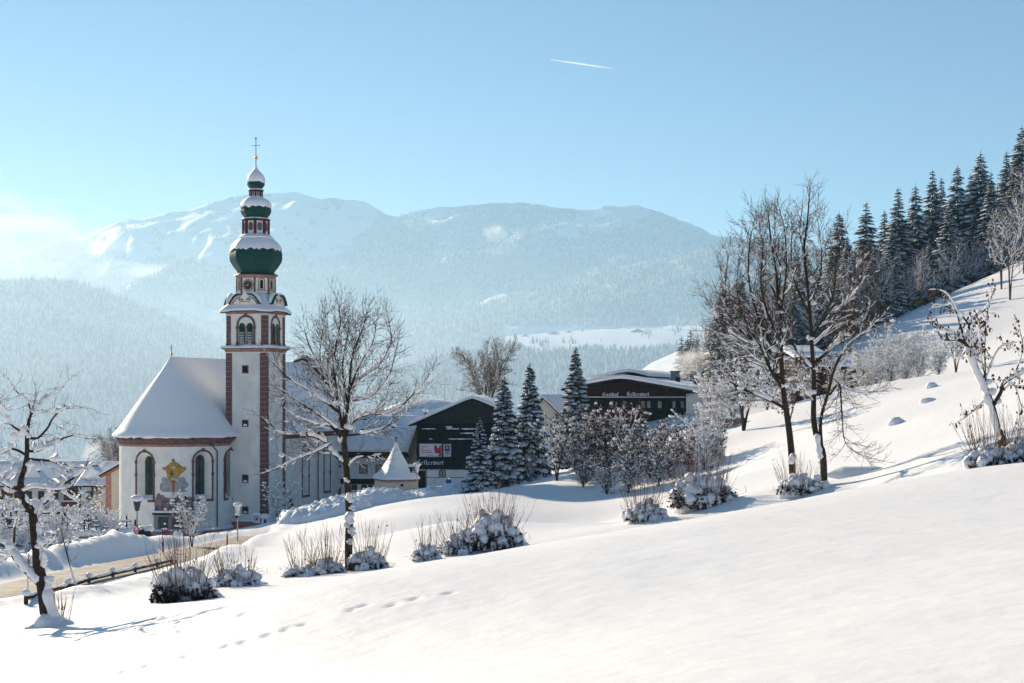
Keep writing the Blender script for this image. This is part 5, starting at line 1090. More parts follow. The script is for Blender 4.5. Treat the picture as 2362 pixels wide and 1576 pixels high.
# ------------------------------------------------------------------ bare trees
UP = Vector((0, 0, 1))
def rnd_dir(rg):
    while True:
        v = Vector((rg.uniform(-1, 1), rg.uniform(-1, 1), rg.uniform(-1, 1)))
        if 0.05 < v.length < 1: return v.normalized()
def side(rg, d, ang):
    x = d.cross(rnd_dir(rg))
    if x.length < 1e-3: x = d.cross(Vector((1, 0, 0)))
    return (d * math.cos(ang) + x.normalized() * math.sin(ang)).normalized()
STUFF = {'twigs', 'branch_snow'}
class Tree:
    def __init__(s, seed, trop=0.06, wig=0.16, maxlev=3, dens=(2.2, 3.2, 4.0), ratio=(0.45, 0.42, 0.45), ang=(35, 60), rmin=0.008, Lmin=0.25, flat=1.0, step=0.28):
        s.rg = random.Random(seed); s.b = []; s.trop = trop; s.wig = wig; s.maxlev = maxlev; s.dens = dens; s.ratio = ratio; s.ang = ang; s.rmin = rmin; s.Lmin = Lmin; s.flat = flat; s.step = step
    def limb(s, pts, r0, r1, level=0, start=0.2, Lk=1.0, kids=True):
        "explicit limb through world points"
        P = spline(pts, 4) if len(pts) > 2 else pts
        n = len(P); R = [r0 + (r1 - r0) * i / (n - 1) for i in range(n)]; s.b.append((P, R, level))
        if kids: s.kids(P, R, level, start, Lk)
    def kids(s, P, R, level, start=0.2, Lk=1.0):
        if level >= s.maxlev: return
        rg = s.rg; L = sum((q - p).length for p, q in zip(P[:-1], P[1:])); n = max(1, int(L * s.dens[level] * (1 - start) + rg.random()))
        for i in range(n):
            t = start + (1 - start) * ((i + rg.random()) / n); f = t * (len(P) - 1); k = min(int(f), len(P) - 2); p = P[k].lerp(P[k + 1], f - k); r = R[k] + (R[k + 1] - R[k]) * (f - k)
            d = (P[k + 1] - P[k]).normalized(); a = math.radians(rg.uniform(*s.ang)); dd = side(rg, d, a); dd.y *= s.flat; dd = (dd + UP * s.trop * 3).normalized()
            l = max(s.Lmin * rg.uniform(.6, 1.3), L * Lk * s.ratio[level] * rg.uniform(.5, 1.1) * (1.1 - .8 * t))
            s.grow(p, dd, l, max(s.rmin, min(r * .6, .007 + l * .0075)), level + 1)
        # leader tip
        if level < s.maxlev: s.grow(P[-1], (P[-1] - P[-2]).normalized(), max(s.Lmin, min(.7, L * .18)), max(s.rmin, R[-1] * .8), level + 1)
    def grow(s, p, d, L, r, level):
        rg = s.rg; n = max(2, int(L / s.step)); P = [p.copy()]; R = [r]; st_ = L / n; d = d.copy()
        for i in range(n):
            d = (d + Vector((rg.gauss(0, s.wig), rg.gauss(0, s.wig), rg.gauss(0, s.wig) + s.trop))).normalized(); p = p + d * st_; P.append(p.copy()); R.append(max(s.rmin * .7, r * (1 - .75 * (i + 1) / n)))
        s.b.append((P, R, level)); s.kids(P, R, level, .15)
    def wood(s, name, m, par, origin, lev=None, sides=(9, 6, 4, 3, 3)):
        mb = MB()
        for P, R, l in s.b:
            if lev is None or l in lev: mb.tube([p - origin for p in P], R, sides[min(l, 4)])
        return mb.build(name, m, par, smooth=180) if mb.f else None
    def snow(s, par, origin, prob=0.75, k=1.3, base=0.03, maxl=2, minh=0.4, big=0.0, shift=Vector((0, 0, 0)), name='branch_snow', m='snow_lump'):
        mb = MB(); rg = s.rg
        for P, R, l in s.b:
            if l > maxl: continue
            run = []; rr = []; on = rg.random() < prob; left = rg.randint(2, 7)
            def flush():
                if len(run) >= 2:
                    rr[0] = .01; rr[-1] = .01; mb.tube(list(run), list(rr), 6 if l < 2 else 4, flat=.85)
                run.clear(); rr.clear()
            for i in range(len(P) - 1):
                for f in ((0.0, .5) if l < 3 else (0.0,)):
                    p = P[i].lerp(P[i + 1], f); r = R[i]; d = (P[i + 1] - P[i]).normalized(); h = math.sqrt(max(0, 1 - d.z * d.z)); left -= 1
                    if left <= 0: on = rg.random() < prob; left = rg.randint(6, 16) if on else rg.randint(1, 4)
                    if on and h > minh:
                        t = (base + r * k) * (.55 + .6 * h) * rg.uniform(.75, 1.25) * (1 + big * (rg.random() < .12))
                        run.append(p - origin + UP * (r * .5 + t * .42) + shift * r); rr.append(t)
                    else: flush()
            flush()
        o = mb.build(name, M[m], par, smooth=180) if mb.f else None
        return o
    def clump(s, par, origin, pts, seed=1, name='snow_clump'):
        mb = MB(); rg = random.Random(seed)
        for p, r in pts:
            p = Vector(p) - origin
            for q in range(4): mb.blob((p.x + rg.uniform(-.5, .5) * r, p.y + rg.uniform(-.4, .4) * r, p.z + rg.uniform(-.15, .3) * r), (r * rg.uniform(.6, 1), r * rg.uniform(.5, .8), r * rg.uniform(.45, .75)), rg.randint(0, 999), 9, 6, .16)
        tag(mb.build(name, M['snow_lump'], par, smooth=180), kind='stuff')
def L3(pts, Y, rg, spread=0.0, y0=0.0, sgn=1):
    out = [];
    for i, (u, v) in enumerate(pts): out.append(at(u, v, Y + y0 + sgn * spread * (i / max(1, len(pts) - 1)) ** 1.2))
    return out
def guided(name, Y, trunk, tr, limbs, label, seed, **kw):
    """trunk and limbs: pixel paths in the plane of the tree, limbs fan out in depth by their last number"""
    s = kw.pop('snowkw'); T = Tree(seed, **kw.pop('treekw')); base = at(*trunk[0], Y); base.z = min(base.z, gz(base.x, base.y)) ; root = empty(name, base, label=label, cat='tree')
    P = [at(u, v, Y) for u, v in trunk]; P[0].z = base.z - .25; k = Y / FP
    T.limb(P, tr[0] * k / 2, tr[1] * k / 2, 0, start=kw.get('tstart', .75), Lk=kw.get('tL', .45))
    T.wood('trunk', M[kw.get('bark', 'bark')], root, base, lev=(0,), sides=(12,)); nb = len(T.b)
    t0 = [b for b in T.b if b[2] == 0]
    for path, w0, w1, dep in limbs:
        pts = [at(u, v, Y + dep * k * 100 * (i / (len(path) - 1)) ** 1.1) for i, (u, v) in enumerate(path)]
        T.limb(pts, w0 * k / 2, w1 * k / 2, 0, start=.12)
    T.b = [b for b in T.b if b not in t0] if False else T.b
    tw = T.b; trunkP = t0[0]; T.b = [b for b in tw if b is not trunkP]
    T.wood('branches', M[kw.get('bark', 'bark')], root, base, lev=(0, 1)); T.wood('twigs', M[kw.get('twigm', 'twig')], root, base, lev=(2, 3, 4))
    T.snow(root, base, **s)
    for ch in root.children:
        if ch.name.split('.')[0] in STUFF | {'branches'}: ch['kind'] = 'stuff'
    for c in kw.get('clumps', ()): pass
    if kw.get('clumps'): T.clump(root, base, [(at(u, v, Y), r * k) for u, v, r in kw['clumps']], seed)
    return root, T, base
# --- old apple tree at the left edge
AY = 35.0
A, TA, Ab = guided('apple_tree', AY, [(113, 1446), (103, 1390), (97, 1346), (88, 1304), (86, 1274), (81, 1240), (78, 1210), (73, 1180), (57, 1157), (48, 1123), (49, 1105), (56, 1082), (62, 1048), (62, 1010), (66, 973), (72, 954)], (30, 6),
 [([(98, 1353), (57, 1312), (30, 1281), (21, 1266), (8, 1236), (0, 1218), (-18, 1190)], 17, 5, .25), ([(73, 1178), (87, 1172), (113, 1150), (128, 1131), (139, 1123), (162, 1108), (188, 1090), (199, 1075)], 11, 3, -.2),
  ([(78, 1184), (113, 1182), (147, 1186), (166, 1199), (196, 1208)], 9, 3, .3), ([(86, 1268), (105, 1255), (124, 1234)], 8, 4, -.3), ([(47, 1129), (23, 1123), (0, 1110), (-35, 1092)], 10, 4, -.3), ([(49, 1110), (40, 1090), (35, 1070), (24, 1056)], 6, 2, .4),
  ([(60, 1059), (113, 1063), (135, 1067), (180, 1080)], 7, 2, .4), ([(63, 1010), (87, 1010), (109, 988), (124, 962), (150, 943), (190, 941)], 7, 2, -.3), ([(72, 956), (90, 935), (113, 916), (147, 892)], 5, 1.5, .2), ([(72, 956), (64, 928), (43, 909), (28, 888)], 5, 1.5, -.2),
  ([(63, 1040), (87, 1040), (124, 1022), (166, 1005), (200, 1012)], 7, 2, .5), ([(62, 999), (30, 984), (6, 950), (3, 930)], 6, 1.5, -.4), ([(61, 1050), (30, 1036), (0, 1046), (-30, 1040)], 7, 2, .5), ([(32, 1263), (34, 1218), (40, 1191), (30, 1170)], 6, 2, -.5), ([(30, 1281), (10, 1290), (-12, 1310)], 5, 2, .5), ([(-5, 1210), (-12, 1170), (-8, 1120)], 6, 2, -.3),
  ([(52, 1135), (80, 1125), (120, 1130), (160, 1128), (200, 1140)], 6, 2, -.6), ([(72, 1180), (40, 1175), (10, 1160), (-20, 1165)], 7, 2, .7), ([(128, 1131), (150, 1140), (168, 1152), (186, 1158)], 5, 2, .3)],
 'gnarled apple tree loaded with snow at the left edge above the road', 5, treekw=dict(trop=.02, wig=.24, dens=(4.2, 4.6, 4.0), ratio=(.32, .42, .5), ang=(35, 80), rmin=.0048, Lmin=.22, step=.16, flat=.9), snowkw=dict(prob=.66, k=1.7, base=.014, maxl=2, big=1.5, minh=.3), tstart=.8,
 clumps=[(50, 1000, 16), (35, 1008, 12), (108, 1030, 14), (120, 1150, 12), (75, 1160, 10), (92, 1262, 15), (20, 1128, 13), (20, 1260, 12), (66, 1072, 10), (150, 1120, 8), (100, 1290, 9), (112, 1338, 13), (14, 1096, 11), (128, 1060, 10), (128, 1162, 9)])
pl = MB(); k = AY / FP     # snow plastered along the lee side of the trunk, drift at its foot
for path, w in (([(100, 1400), (103, 1360), (108, 1340)], 10), ([(113, 1444), (118, 1420), (108, 1385), (104, 1355)], 15), ([(96, 1310), (94, 1285), (90, 1262)], 9), ([(85, 1250), (84, 1222), (80, 1205)], 7), ([(60, 1320), (38, 1290), (26, 1270)], 11), ([(62, 1165), (53, 1140)], 6), ([(60, 1090), (66, 1060)], 5)):
    P = spline([at(u + 5, v, AY - w * k * .35) - Ab for u, v in path], 3); pl.tube(P, [.02] + [w * k * random.Random(i).uniform(.7, 1.1) for i in range(len(P) - 2)] + [.02], 8)
tag(pl.build('trunk_snow', M['snow_lump'], A, smooth=180), kind='stuff')
dr = MB(); dr.blob((.05, -.05, -.05), (.42, .36, .42), 4, 14, 8, .1); dr.blob((.3, -.05, -.1), (.45, .36, .3), 5, 14, 8, .12); dr.blob((-.25, -.1, -.15), (.4, .34, .26), 6, 14, 8, .12); dr.build('foot_drift', M['snow_lump'], A, smooth=180)
# --- round-crowned young tree in the middle
B_, TB, Bb = guided('maple_tree', 57.0, [(806, 1319), (804, 1265), (806, 1200), (804, 1157), (801, 1114), (797, 1057), (793, 1018), (791, 992)], (19, 13),
 [([(791, 992), (780, 940), (774, 888), (770, 832), (778, 780), (785, 745), (781, 706)], 9, 1.5, .1), ([(792, 992), (802, 940), (806, 888), (811, 832), (824, 788), (837, 758), (845, 723)], 8, 1.5, -.25), ([(795, 1014), (811, 975), (845, 957), (889, 953), (932, 931), (963, 897), (987, 871)], 8, 1.5, .4),
  ([(793, 1018), (763, 983), (733, 979), (685, 962), (650, 936)], 8, 1.5, -.4), ([(796, 1070), (767, 1044), (741, 1014), (698, 1001), (655, 1001), (622, 979)], 9, 1.5, .3), ([(763, 1024), (724, 1044), (676, 1062), (637, 1083)], 6, 1.5, -.5), ([(801, 1079), (824, 1057), (854, 1053), (880, 1049)], 5, 1.5, .3),
  ([(778, 949), (746, 923), (707, 897), (663, 871), (629, 836)], 7, 1.5, .6), ([(772, 888), (741, 845), (715, 801), (702, 758)], 6, 1.2, -.5), ([(806, 888), (845, 862), (880, 832), (902, 788), (898, 745)], 6, 1.2, .6), ([(808, 923), (854, 914), (898, 862), (915, 801)], 6, 1.2, -.7),
  ([(780, 940), (750, 880), (738, 820), (745, 760)], 5, 1.2, .8), ([(806, 900), (830, 840), (860, 790), (868, 740)], 5, 1.2, -.6), ([(790, 1000), (740, 960), (700, 935), (660, 905)], 6, 1.2, -.9), ([(795, 1005), (840, 1000), (890, 985), (930, 960)], 6, 1.2, -.9), ([(795, 1000), (800, 930), (790, 850), (800, 780), (812, 735)], 7, 1.2, .9), ([(774, 900), (755, 850), (760, 790), (750, 730)], 4, 1.2, 1.1)],
 'round crowned bare young tree with snowy limbs in front of the church nave', 11, treekw=dict(trop=.035, wig=.14, dens=(6.2, 5.0, 3.8), ratio=(.36, .44, .5), ang=(26, 60), rmin=.0075, Lmin=.35, step=.3), snowkw=dict(prob=.58, k=1.45, base=.008, maxl=2, big=.8, minh=.5), tstart=.85,
 clumps=[(787, 1015, 10), (806, 985, 10), (777, 930, 9), (745, 1010, 9), (830, 955, 9), (800, 900, 9), (820, 880, 8), (700, 1000, 8), (685, 960, 7), (650, 1050, 6), (760, 880, 7), (870, 950, 7)])
sp = MB()
for u, v, r in ((807, 1148, 10), (812, 1172, 6), (806, 1196, 13), (812, 1226, 9), (800, 1212, 6), (806, 1250, 6), (812, 1290, 9), (800, 1108, 5)):
    p = at(u, v, 56.75) - Bb; [sp.blob(p + Vector((random.Random(u * 7 + q).uniform(-.06, .06), 0, (q - 1) * r * .010)), (r * .0135, .13, r * .011), u + q, 9, 6, .3) for q in range(3)]
tag(sp.build('trunk_snow', M['snow_lump'], B_, smooth=180), kind='stuff')
# --- two tall trees on the right
tk = dict(trop=.045, wig=.13, dens=(6.0, 4.8, 3.8), ratio=(.36, .44, .5), ang=(26, 58), rmin=.008, Lmin=.32, step=.3); sk = dict(prob=.55, k=1.45, base=.008, maxl=2, big=.8, minh=.5)
C_, TC, Cb = guided('ash_tree', 61.0, [(1830, 1112), (1825, 1037), (1817, 969), (1809, 917), (1804, 865), (1801, 786), (1801, 734), (1794, 682), (1791, 629), (1778, 551), (1772, 490)], (17, 2.5),
 [([(1809, 901), (1778, 854), (1752, 797), (1705, 760), (1678, 713), (1673, 655), (1680, 590)], 9, 1.3, -.4), ([(1812, 943), (1773, 922), (1720, 901), (1678, 875), (1652, 838), (1632, 802)], 8, 1.3, .4), ([(1804, 838), (1773, 786), (1741, 708), (1726, 629), (1731, 551), (1741, 504)], 8, 1.3, .5), ([(1801, 817), (1757, 802), (1705, 781), (1663, 744), (1631, 692)], 7, 1.2, -.7), ([(1799, 734), (1809, 671), (1814, 603), (1809, 525), (1799, 490)], 6, 1.2, .5),
  ([(1802, 790), (1770, 720), (1755, 650), (1760, 570), (1752, 520)], 6, 1.2, -.6), ([(1796, 700), (1770, 640), (1745, 590), (1720, 560)], 5, 1.2, .7), ([(1806, 880), (1770, 850), (1725, 830), (1680, 800), (1650, 770)], 6, 1.2, .8), ([(1752, 797), (1720, 740), (1700, 670), (1705, 600)], 5, 1.2, .9), ([(1795, 690), (1800, 620), (1785, 560), (1790, 500)], 4, 1.2, -.9)],
 'left of the two tall bare trees on the slope, leaning left', 21, treekw=tk, snowkw=sk, clumps=[(1808, 890, 8), (1801, 790, 8), (1765, 835, 7), (1740, 790, 7), (1805, 760, 8), (1798, 720, 7), (1770, 640, 6), (1710, 895, 7)])
sp = MB()
for u, v, r in ((1826, 1062, 10), (1830, 1054, 9), (1833, 1108, 7)): p = at(u, v, 60.8) - Cb; sp.blob(p, (r * .0186, .15, r * .0175), u, 10, 6, .2)
tag(sp.build('trunk_snow', M['snow_lump'], C_, smooth=180), kind='stuff')
D_, TD, Db = guided('ash_tree', 62.0, [(1901, 1114), (1898, 1048), (1885, 1011), (1877, 969), (1877, 917), (1877, 865), (1872, 786), (1869, 734), (1862, 655), (1855, 577), (1862, 514), (1867, 456)], (17, 2.5),
 [([(1895, 1030), (1893, 969), (1909, 912), (1924, 854), (1945, 812), (1966, 786), (2003, 760), (2020, 744)], 9, 1.3, -.3), ([(1876, 854), (1830, 797), (1809, 744), (1801, 682)], 7, 1.3, .4), ([(1877, 838), (1914, 807), (1956, 755), (1966, 682), (1971, 603)], 8, 1.2, .5), ([(1872, 781), (1898, 734), (1924, 671), (1929, 593), (1945, 540)], 7, 1.2, -.4), ([(1914, 912), (1935, 885), (1940, 922), (1943, 969), (1950, 1021), (1982, 1048), (2008, 1058)], 5, 1.3, -.3),
  ([(1862, 655), (1893, 603), (1909, 551)], 5, 1.2, .6), ([(1865, 723), (1830, 640), (1825, 566), (1830, 514)], 6, 1.2, .4), ([(1866, 700), (1890, 650), (1895, 580), (1885, 500)], 5, 1.2, -.8), ([(1858, 600), (1845, 540), (1850, 480)], 4, 1.2, .4), ([(1872, 800), (1930, 750), (1990, 740), (2010, 690)], 5, 1.2, .9), ([(1920, 870), (1960, 900), (2010, 905), (2040, 890)], 4, 1.2, .5), ([(1898, 734), (1950, 700), (1985, 650), (1990, 600)], 5, 1.2, -.6), ([(1878, 930), (1850, 890), (1842, 850)], 4, 1.2, -.5)],
 'right of the two tall bare trees on the slope, with a drooping bough', 22, treekw=tk, snowkw=sk, clumps=[(1873, 645, 9), (1868, 560, 8), (1872, 905, 10), (1868, 780, 9), (1892, 975, 7), (1880, 700, 8), (1950, 770, 7), (1915, 830, 7), (1880, 850, 8), (1930, 560, 6), (1990, 640, 6)])
sp = MB(); P = spline([at(u, v, 61.8) - Db for u, v in ((1893, 1060), (1888, 1030), (1884, 1000))], 4); sp.tube(P, [.02] + [random.Random(i).uniform(.09, .16) for i in range(len(P) - 2)] + [.02], 8); sp.build('trunk_snow', M['snow_lump'], D_, smooth=180)
# --- leaf-bearing tree at the right edge
E_, TE, Eb = guided('mulberry_tree', 42.0, [(2314, 1045), (2311, 1018), (2300, 986), (2291, 948), (2282, 919), (2271, 889), (2256, 857), (2244, 825), (2233, 801), (2221, 787)], (20, 7),
 [([(2221, 790), (2206, 784), (2183, 784), (2171, 778), (2159, 757)], 7, 2, -.2), ([(2224, 787), (2233, 766), (2234, 749), (2209, 719), (2174, 705), (2147, 702)], 7, 1.6, .3), ([(2224, 781), (2215, 749), (2203, 710), (2183, 678), (2159, 668)], 6, 1.6, -.3), ([(2234, 757), (2241, 737), (2271, 716), (2285, 693), (2288, 678)], 5, 1.5, .2), ([(2292, 934), (2309, 904), (2312, 889), (2335, 872), (2362, 860), (2400, 850)], 10, 4, -.3), ([(2315, 901), (2338, 886), (2356, 936)], 4, 1.5, .2), ([(2276, 922), (2262, 933), (2244, 951), (2218, 969)], 4, 1.2, -.3), ([(2274, 889), (2272, 816), (2274, 737)], 4, 1.2, .3), ([(2272, 880), (2290, 830), (2310, 800), (2345, 790)], 4, 1.2, .5), ([(2274, 880), (2262, 810), (2258, 750)], 3, 1.2, -.4), ([(2335, 872), (2350, 840), (2360, 800), (2352, 760)], 4, 1.2, .3)],
 'leaning snow covered tree with withered brown leaves at the right edge', 31, treekw=dict(trop=.03, wig=.18, maxlev=2, dens=(4.0, 4.5, 3), ratio=(.30, .45, .5), ang=(35, 75), rmin=.0055, Lmin=.22, step=.18), snowkw=dict(prob=.6, k=1.3, base=.014, maxl=1, big=.8, minh=.35), clumps=[(2288, 905, 12), (2300, 925, 10), (2280, 880, 9), (2160, 768, 7), (2215, 738, 6), (2232, 780, 7)])
pl = MB(); k = 42 / FP; P = spline([at(u - 2, v, 41.85) - Eb for u, v in ((2308, 1015), (2298, 985), (2289, 948), (2278, 915), (2268, 885), (2254, 857), (2242, 827), (2230, 800))], 3); rg = random.Random(3); pl.tube(P, [.02] + [rg.uniform(.085, .125) for _ in range(len(P) - 2)] + [.02], 9); pl.build('trunk_snow', M['snow_lump'], E_, smooth=180)
def leaves(T, par, origin, n, size, seed, lev=(1, 2), m='leaf_brown'):
    rg = random.Random(seed); br = [b for b in T.b if b[2] in lev]; mb = MB()
    for i in range(n):
        P, R, l = rg.choice(br); p = P[rg.randint(len(P) // 2, len(P) - 1)] - origin; s = size * rg.uniform(.6, 1.3); d = Vector((rg.uniform(-.5, .5), rg.uniform(-.5, .5), -1)).normalized(); x = d.cross(rnd_dir(rg)).normalized() * s * .28; q = d.cross(x).normalized() * s * .12
        mb.add([p, p + d * s * .5 + x + q, p + d * s, p + d * s * .5 - x + q], [(0, 1, 2), (0, 2, 3)])
    return tag(mb.build('leaves', M[m], par), kind='stuff')
leaves(TE, E_, Eb, 900, .10, 4)

# ------------------------------------------------------------------ conifers
def spruce_mesh(seed, H, rb, rel=.17, whorl=.42, droop=.25, dens=1.0, snowk=1.0, nfan=7, crown0=.06):
    """returns (trunk, crown, snow) mesh builders; needles as drooping sprays, snow lying on the sprays"""
    rg = random.Random(seed); tr, cr, sn = MB(), MB(), MB()
    tr.tube([Vector((0, 0, -.4)), Vector((0, 0, H * .5)), Vector((0, 0, H))], [rb, rb * .55, .015], 6)
    z = H * crown0
    while z < H * .985:
        t = z / H; L = H * rel * (1 - t) ** .85 * rg.uniform(.85, 1.1) + .12; nb_ = max(4, int((5 + 5 * (1 - t)) * dens)); a0 = rg.uniform(0, 6.28)
        for i in range(nb_):
            a = a0 + 2 * math.pi * (i + rg.uniform(-.3, .3)) / nb_; l = L * rg.uniform(.65, 1.15); d = Vector((math.cos(a), math.sin(a), 0)); s = Vector((-d.y, d.x, 0)); up = .25 * (t - .35); zj = rg.uniform(-.45, .45) * whorl
            P = []
            for q in range(4):
                f = q / 3; P.append(Vector((0, 0, z + zj)) + d * l * f + UP * l * (up * f - droop * f * f + .10 * f ** 4))
            # sprays
            for q in range(nfan):
                f = .12 + .88 * (q + rg.random()) / nfan; k = min(int(f * 3), 2); p = P[k].lerp(P[k + 1], f * 3 - k); w_ = l * .40 * (1.15 - f * .75) + .08
                for sg in (-1, 1):
                    tip = p + (s * sg * w_ + d * w_ * .55 - UP * w_ * rg.uniform(.35, .85)); c = d * w_ * .28
                    cr.add([p - c * .6, p + c, tip + c * .25, tip - c * .3], [(0, 1, 2, 3)])
            cr.add([P[0], P[2] - s * l * .1 - UP * l * .05, P[3], P[2] + s * l * .1 - UP * l * .05], [(0, 1, 2, 3)])
            if rg.random() < .93 * snowk:
                w_ = l * (.17 + .05 * (snowk > 1)) + .03; Q = [P[0].lerp(P[1], .8), P[1].lerp(P[2], .5), P[2].lerp(P[3], .3), P[3]]
                top = [q + UP * (w_ * .55) for q in Q]; hw = [w_ * .35, w_ * 1.0, w_ * .95, w_ * .25]
                b = len(sn.v)
                for q, tq, h in zip(Q, top, hw):
                    sn.v += [tuple(q - s * h * rg.uniform(.7, 1.3) - UP * h * .25), tuple(tq + s * rg.uniform(-.2, .2) * h), tuple(q + s * h * rg.uniform(.7, 1.3) - UP * h * .25)]
                for q in range(3):
                    for e in (0, 1): sn.f.append((b + q * 3 + e, b + q * 3 + e + 1, b + q * 3 + 4 + e, b + q * 3 + 3 + e)); sn.m.append(0)
        z += whorl * (1.0 - .45 * t) * rg.uniform(.8, 1.2)
    cr.tube([Vector((0, 0, H * .95)), Vector((0, 0, H * 1.01))], [.05, .01], 4)
    return tr, cr, sn
def spruce_proto(seed, H, rb, **k):
    needle = k.pop('needle', 'needle'); tr, cr, sn = spruce_mesh(seed, H, rb, **k)
    return [('trunk', tr.mesh('trunk', M['bark'])), ('crown', cr.mesh('crown', M[needle])), ('crown_snow', sn.mesh('crown_snow', M['snow_lump'], 180))]
STUFF = {'twigs', 'branch_snow', 'crown_snow', 'crown', 'snow_clumps', 'inner_leaves', 'leaves', 'cross_snow'}
def place(protos, name, loc, rz, scale, **tags):
    r = empty(name, loc, rz, **tags); r.scale = scale if hasattr(scale, '__len__') else (scale,) * 3
    for nm, me in protos: link(nm, me, r, kind='stuff' if nm in STUFF else None)
    return r
# four spruces near the barn
for i, (u, vb, vt, Y, rel, lab) in enumerate(((1106, 1132, 965, 135, .16, 'smallest dark snowy spruce in front of the black barn'), (1163, 1126, 868, 138, .155, 'tall snowy spruce in front of the barn, left of the tallest pair'), (1222, 1114, 838, 141, .155, 'tall snowy spruce right of the barn gable with thin tip'), (1328, 1060, 800, 150, .145, 'slender snowy spruce standing before the red guest house'))):
    p = gp(u, Y); H = (p.z + (vt * -1 + HY) * -1 * 0) ; top = at(u, vt, Y).z; H = top - p.z
    pr = spruce_proto(100 + i, H, .16, rel=rel * (1.5 if i == 0 else 1.38), whorl=.38, nfan=11, dens=1.15, droop=.33, snowk=1.07)
    place(pr, 'spruce', p, i * 1.3, 1.0, label=lab, cat='tree', group='spruces in the village')
# the hill forest
FV = [spruce_proto(200 + i, 24.0, .25, rel=r, whorl=.60, nfan=7, dens=1.1, droop=.48, snowk=.97, needle='needle_blue' if i % 2 else 'needle', crown0=.04) for i, r in enumerate((.165, .18, .20, .15))]
rg = random.Random(77); FT = []
for (u, vt, Y, k, lab) in ((1998, 466, 262, 0, 'slim spruce at the left end of the hilltop spruce row'), (1936, 488, 250, 1, 'dark spruce rising behind the two tall bare trees'), (2072, 434, 268, 3, 'pointed spruce second along the hilltop spruce row'), (2112, 424, 274, 1, 'grey frosted spruce between two darker hilltop spruces'), (2151, 391, 276, 0, 'tall symmetrical spruce left of centre on the hilltop'), (2208, 380, 282, 1, 'broad spruce right of the symmetrical hilltop spruce'), (2262, 350, 280, 2, 'highest broad dark spruce of the hilltop group'), (2286, 396, 262, 0, 'dark spruce in front of the highest hilltop spruce'), (2322, 350, 292, 3, 'slim spruce right of the broad dark hilltop spruces'), (2358, 290, 300, 2, 'spruce cut by the right edge of the hilltop forest'), (2240, 400, 290, 3, 'half hidden spruce behind the broad dark spruce'), (2040, 486, 272, 3, 'short spruce behind the slim one at the row end'), (2172, 410, 286, 3, 'narrow spruce tucked behind the symmetrical one'), (2340, 380, 284, 1, 'dark spruce below the spruce at the right edge')):
    p = gp(u, Y); H = at(u, vt, Y).z - p.z; FT.append((p, H, k, lab))
for i in range(130):
    u = rg.uniform(1560, 2480); Y = rg.uniform(255, 340) if u > 1900 else rg.uniform(235, 330); p = gp(u, Y); lim = np.interp(u, [1560, 1700, 1850, 1960, 2100, 2250, 2360, 2480], [770, 730, 640, 570, 500, 450, 400, 330])
    H = at(u, lim + rg.uniform(0, 80), Y).z - p.z
    if H > 7: FT.append((p, min(H, 30), rg.randint(0, 3), 'snow dusted spruce in the ' + ('low wood beyond the guest house' if u < 1760 else 'wood behind the left end of the hilltop row' if u < 2010 else 'crowded middle of the hilltop forest' if u < 2200 else 'steep right part of the hillside forest') + (', front rows' if Y < 290 else ', back rows')))
for i in range(40):   # front edge of the wood along the bright slope
    u = rg.uniform(1640, 2360); Y = np.interp(u, [1640, 1990, 2240, 2360], [215, 232, 258, 268]) + rg.uniform(0, 14); p = gp(u, Y); H = rg.uniform(9, 17); FT.append((p, H, rg.randint(0, 3), 'small snowy spruce at the ' + ('lower left' if u < 1850 else 'lower middle' if u < 2120 else 'upper right') + ' edge of the hillside forest'))
for i in range(46):
    u = rg.uniform(1640, 1975); Y = rg.uniform(222, 300); p = gp(u, Y); H = at(u, np.interp(u, [1640, 1700, 1780, 1900, 1975], [700, 610, 570, 560, 560]) + rg.uniform(0, 120), Y).z - p.z
    if H > 8: FT.append((p, min(H, 26), rg.randint(0, 3), 'dark spruce in the wood behind the two tall bare trees'))
for p, H, k, lab in FT:
    s = H / 24.0; wk = s * rg.uniform(1.2, 1.6) * (1.2 if H < 14 else 1)
    place(FV[k], 'forest_spruce', p, rg.uniform(0, 6.28), (wk, wk, s), label=lab, cat='tree', group='spruces in the hillside forest')
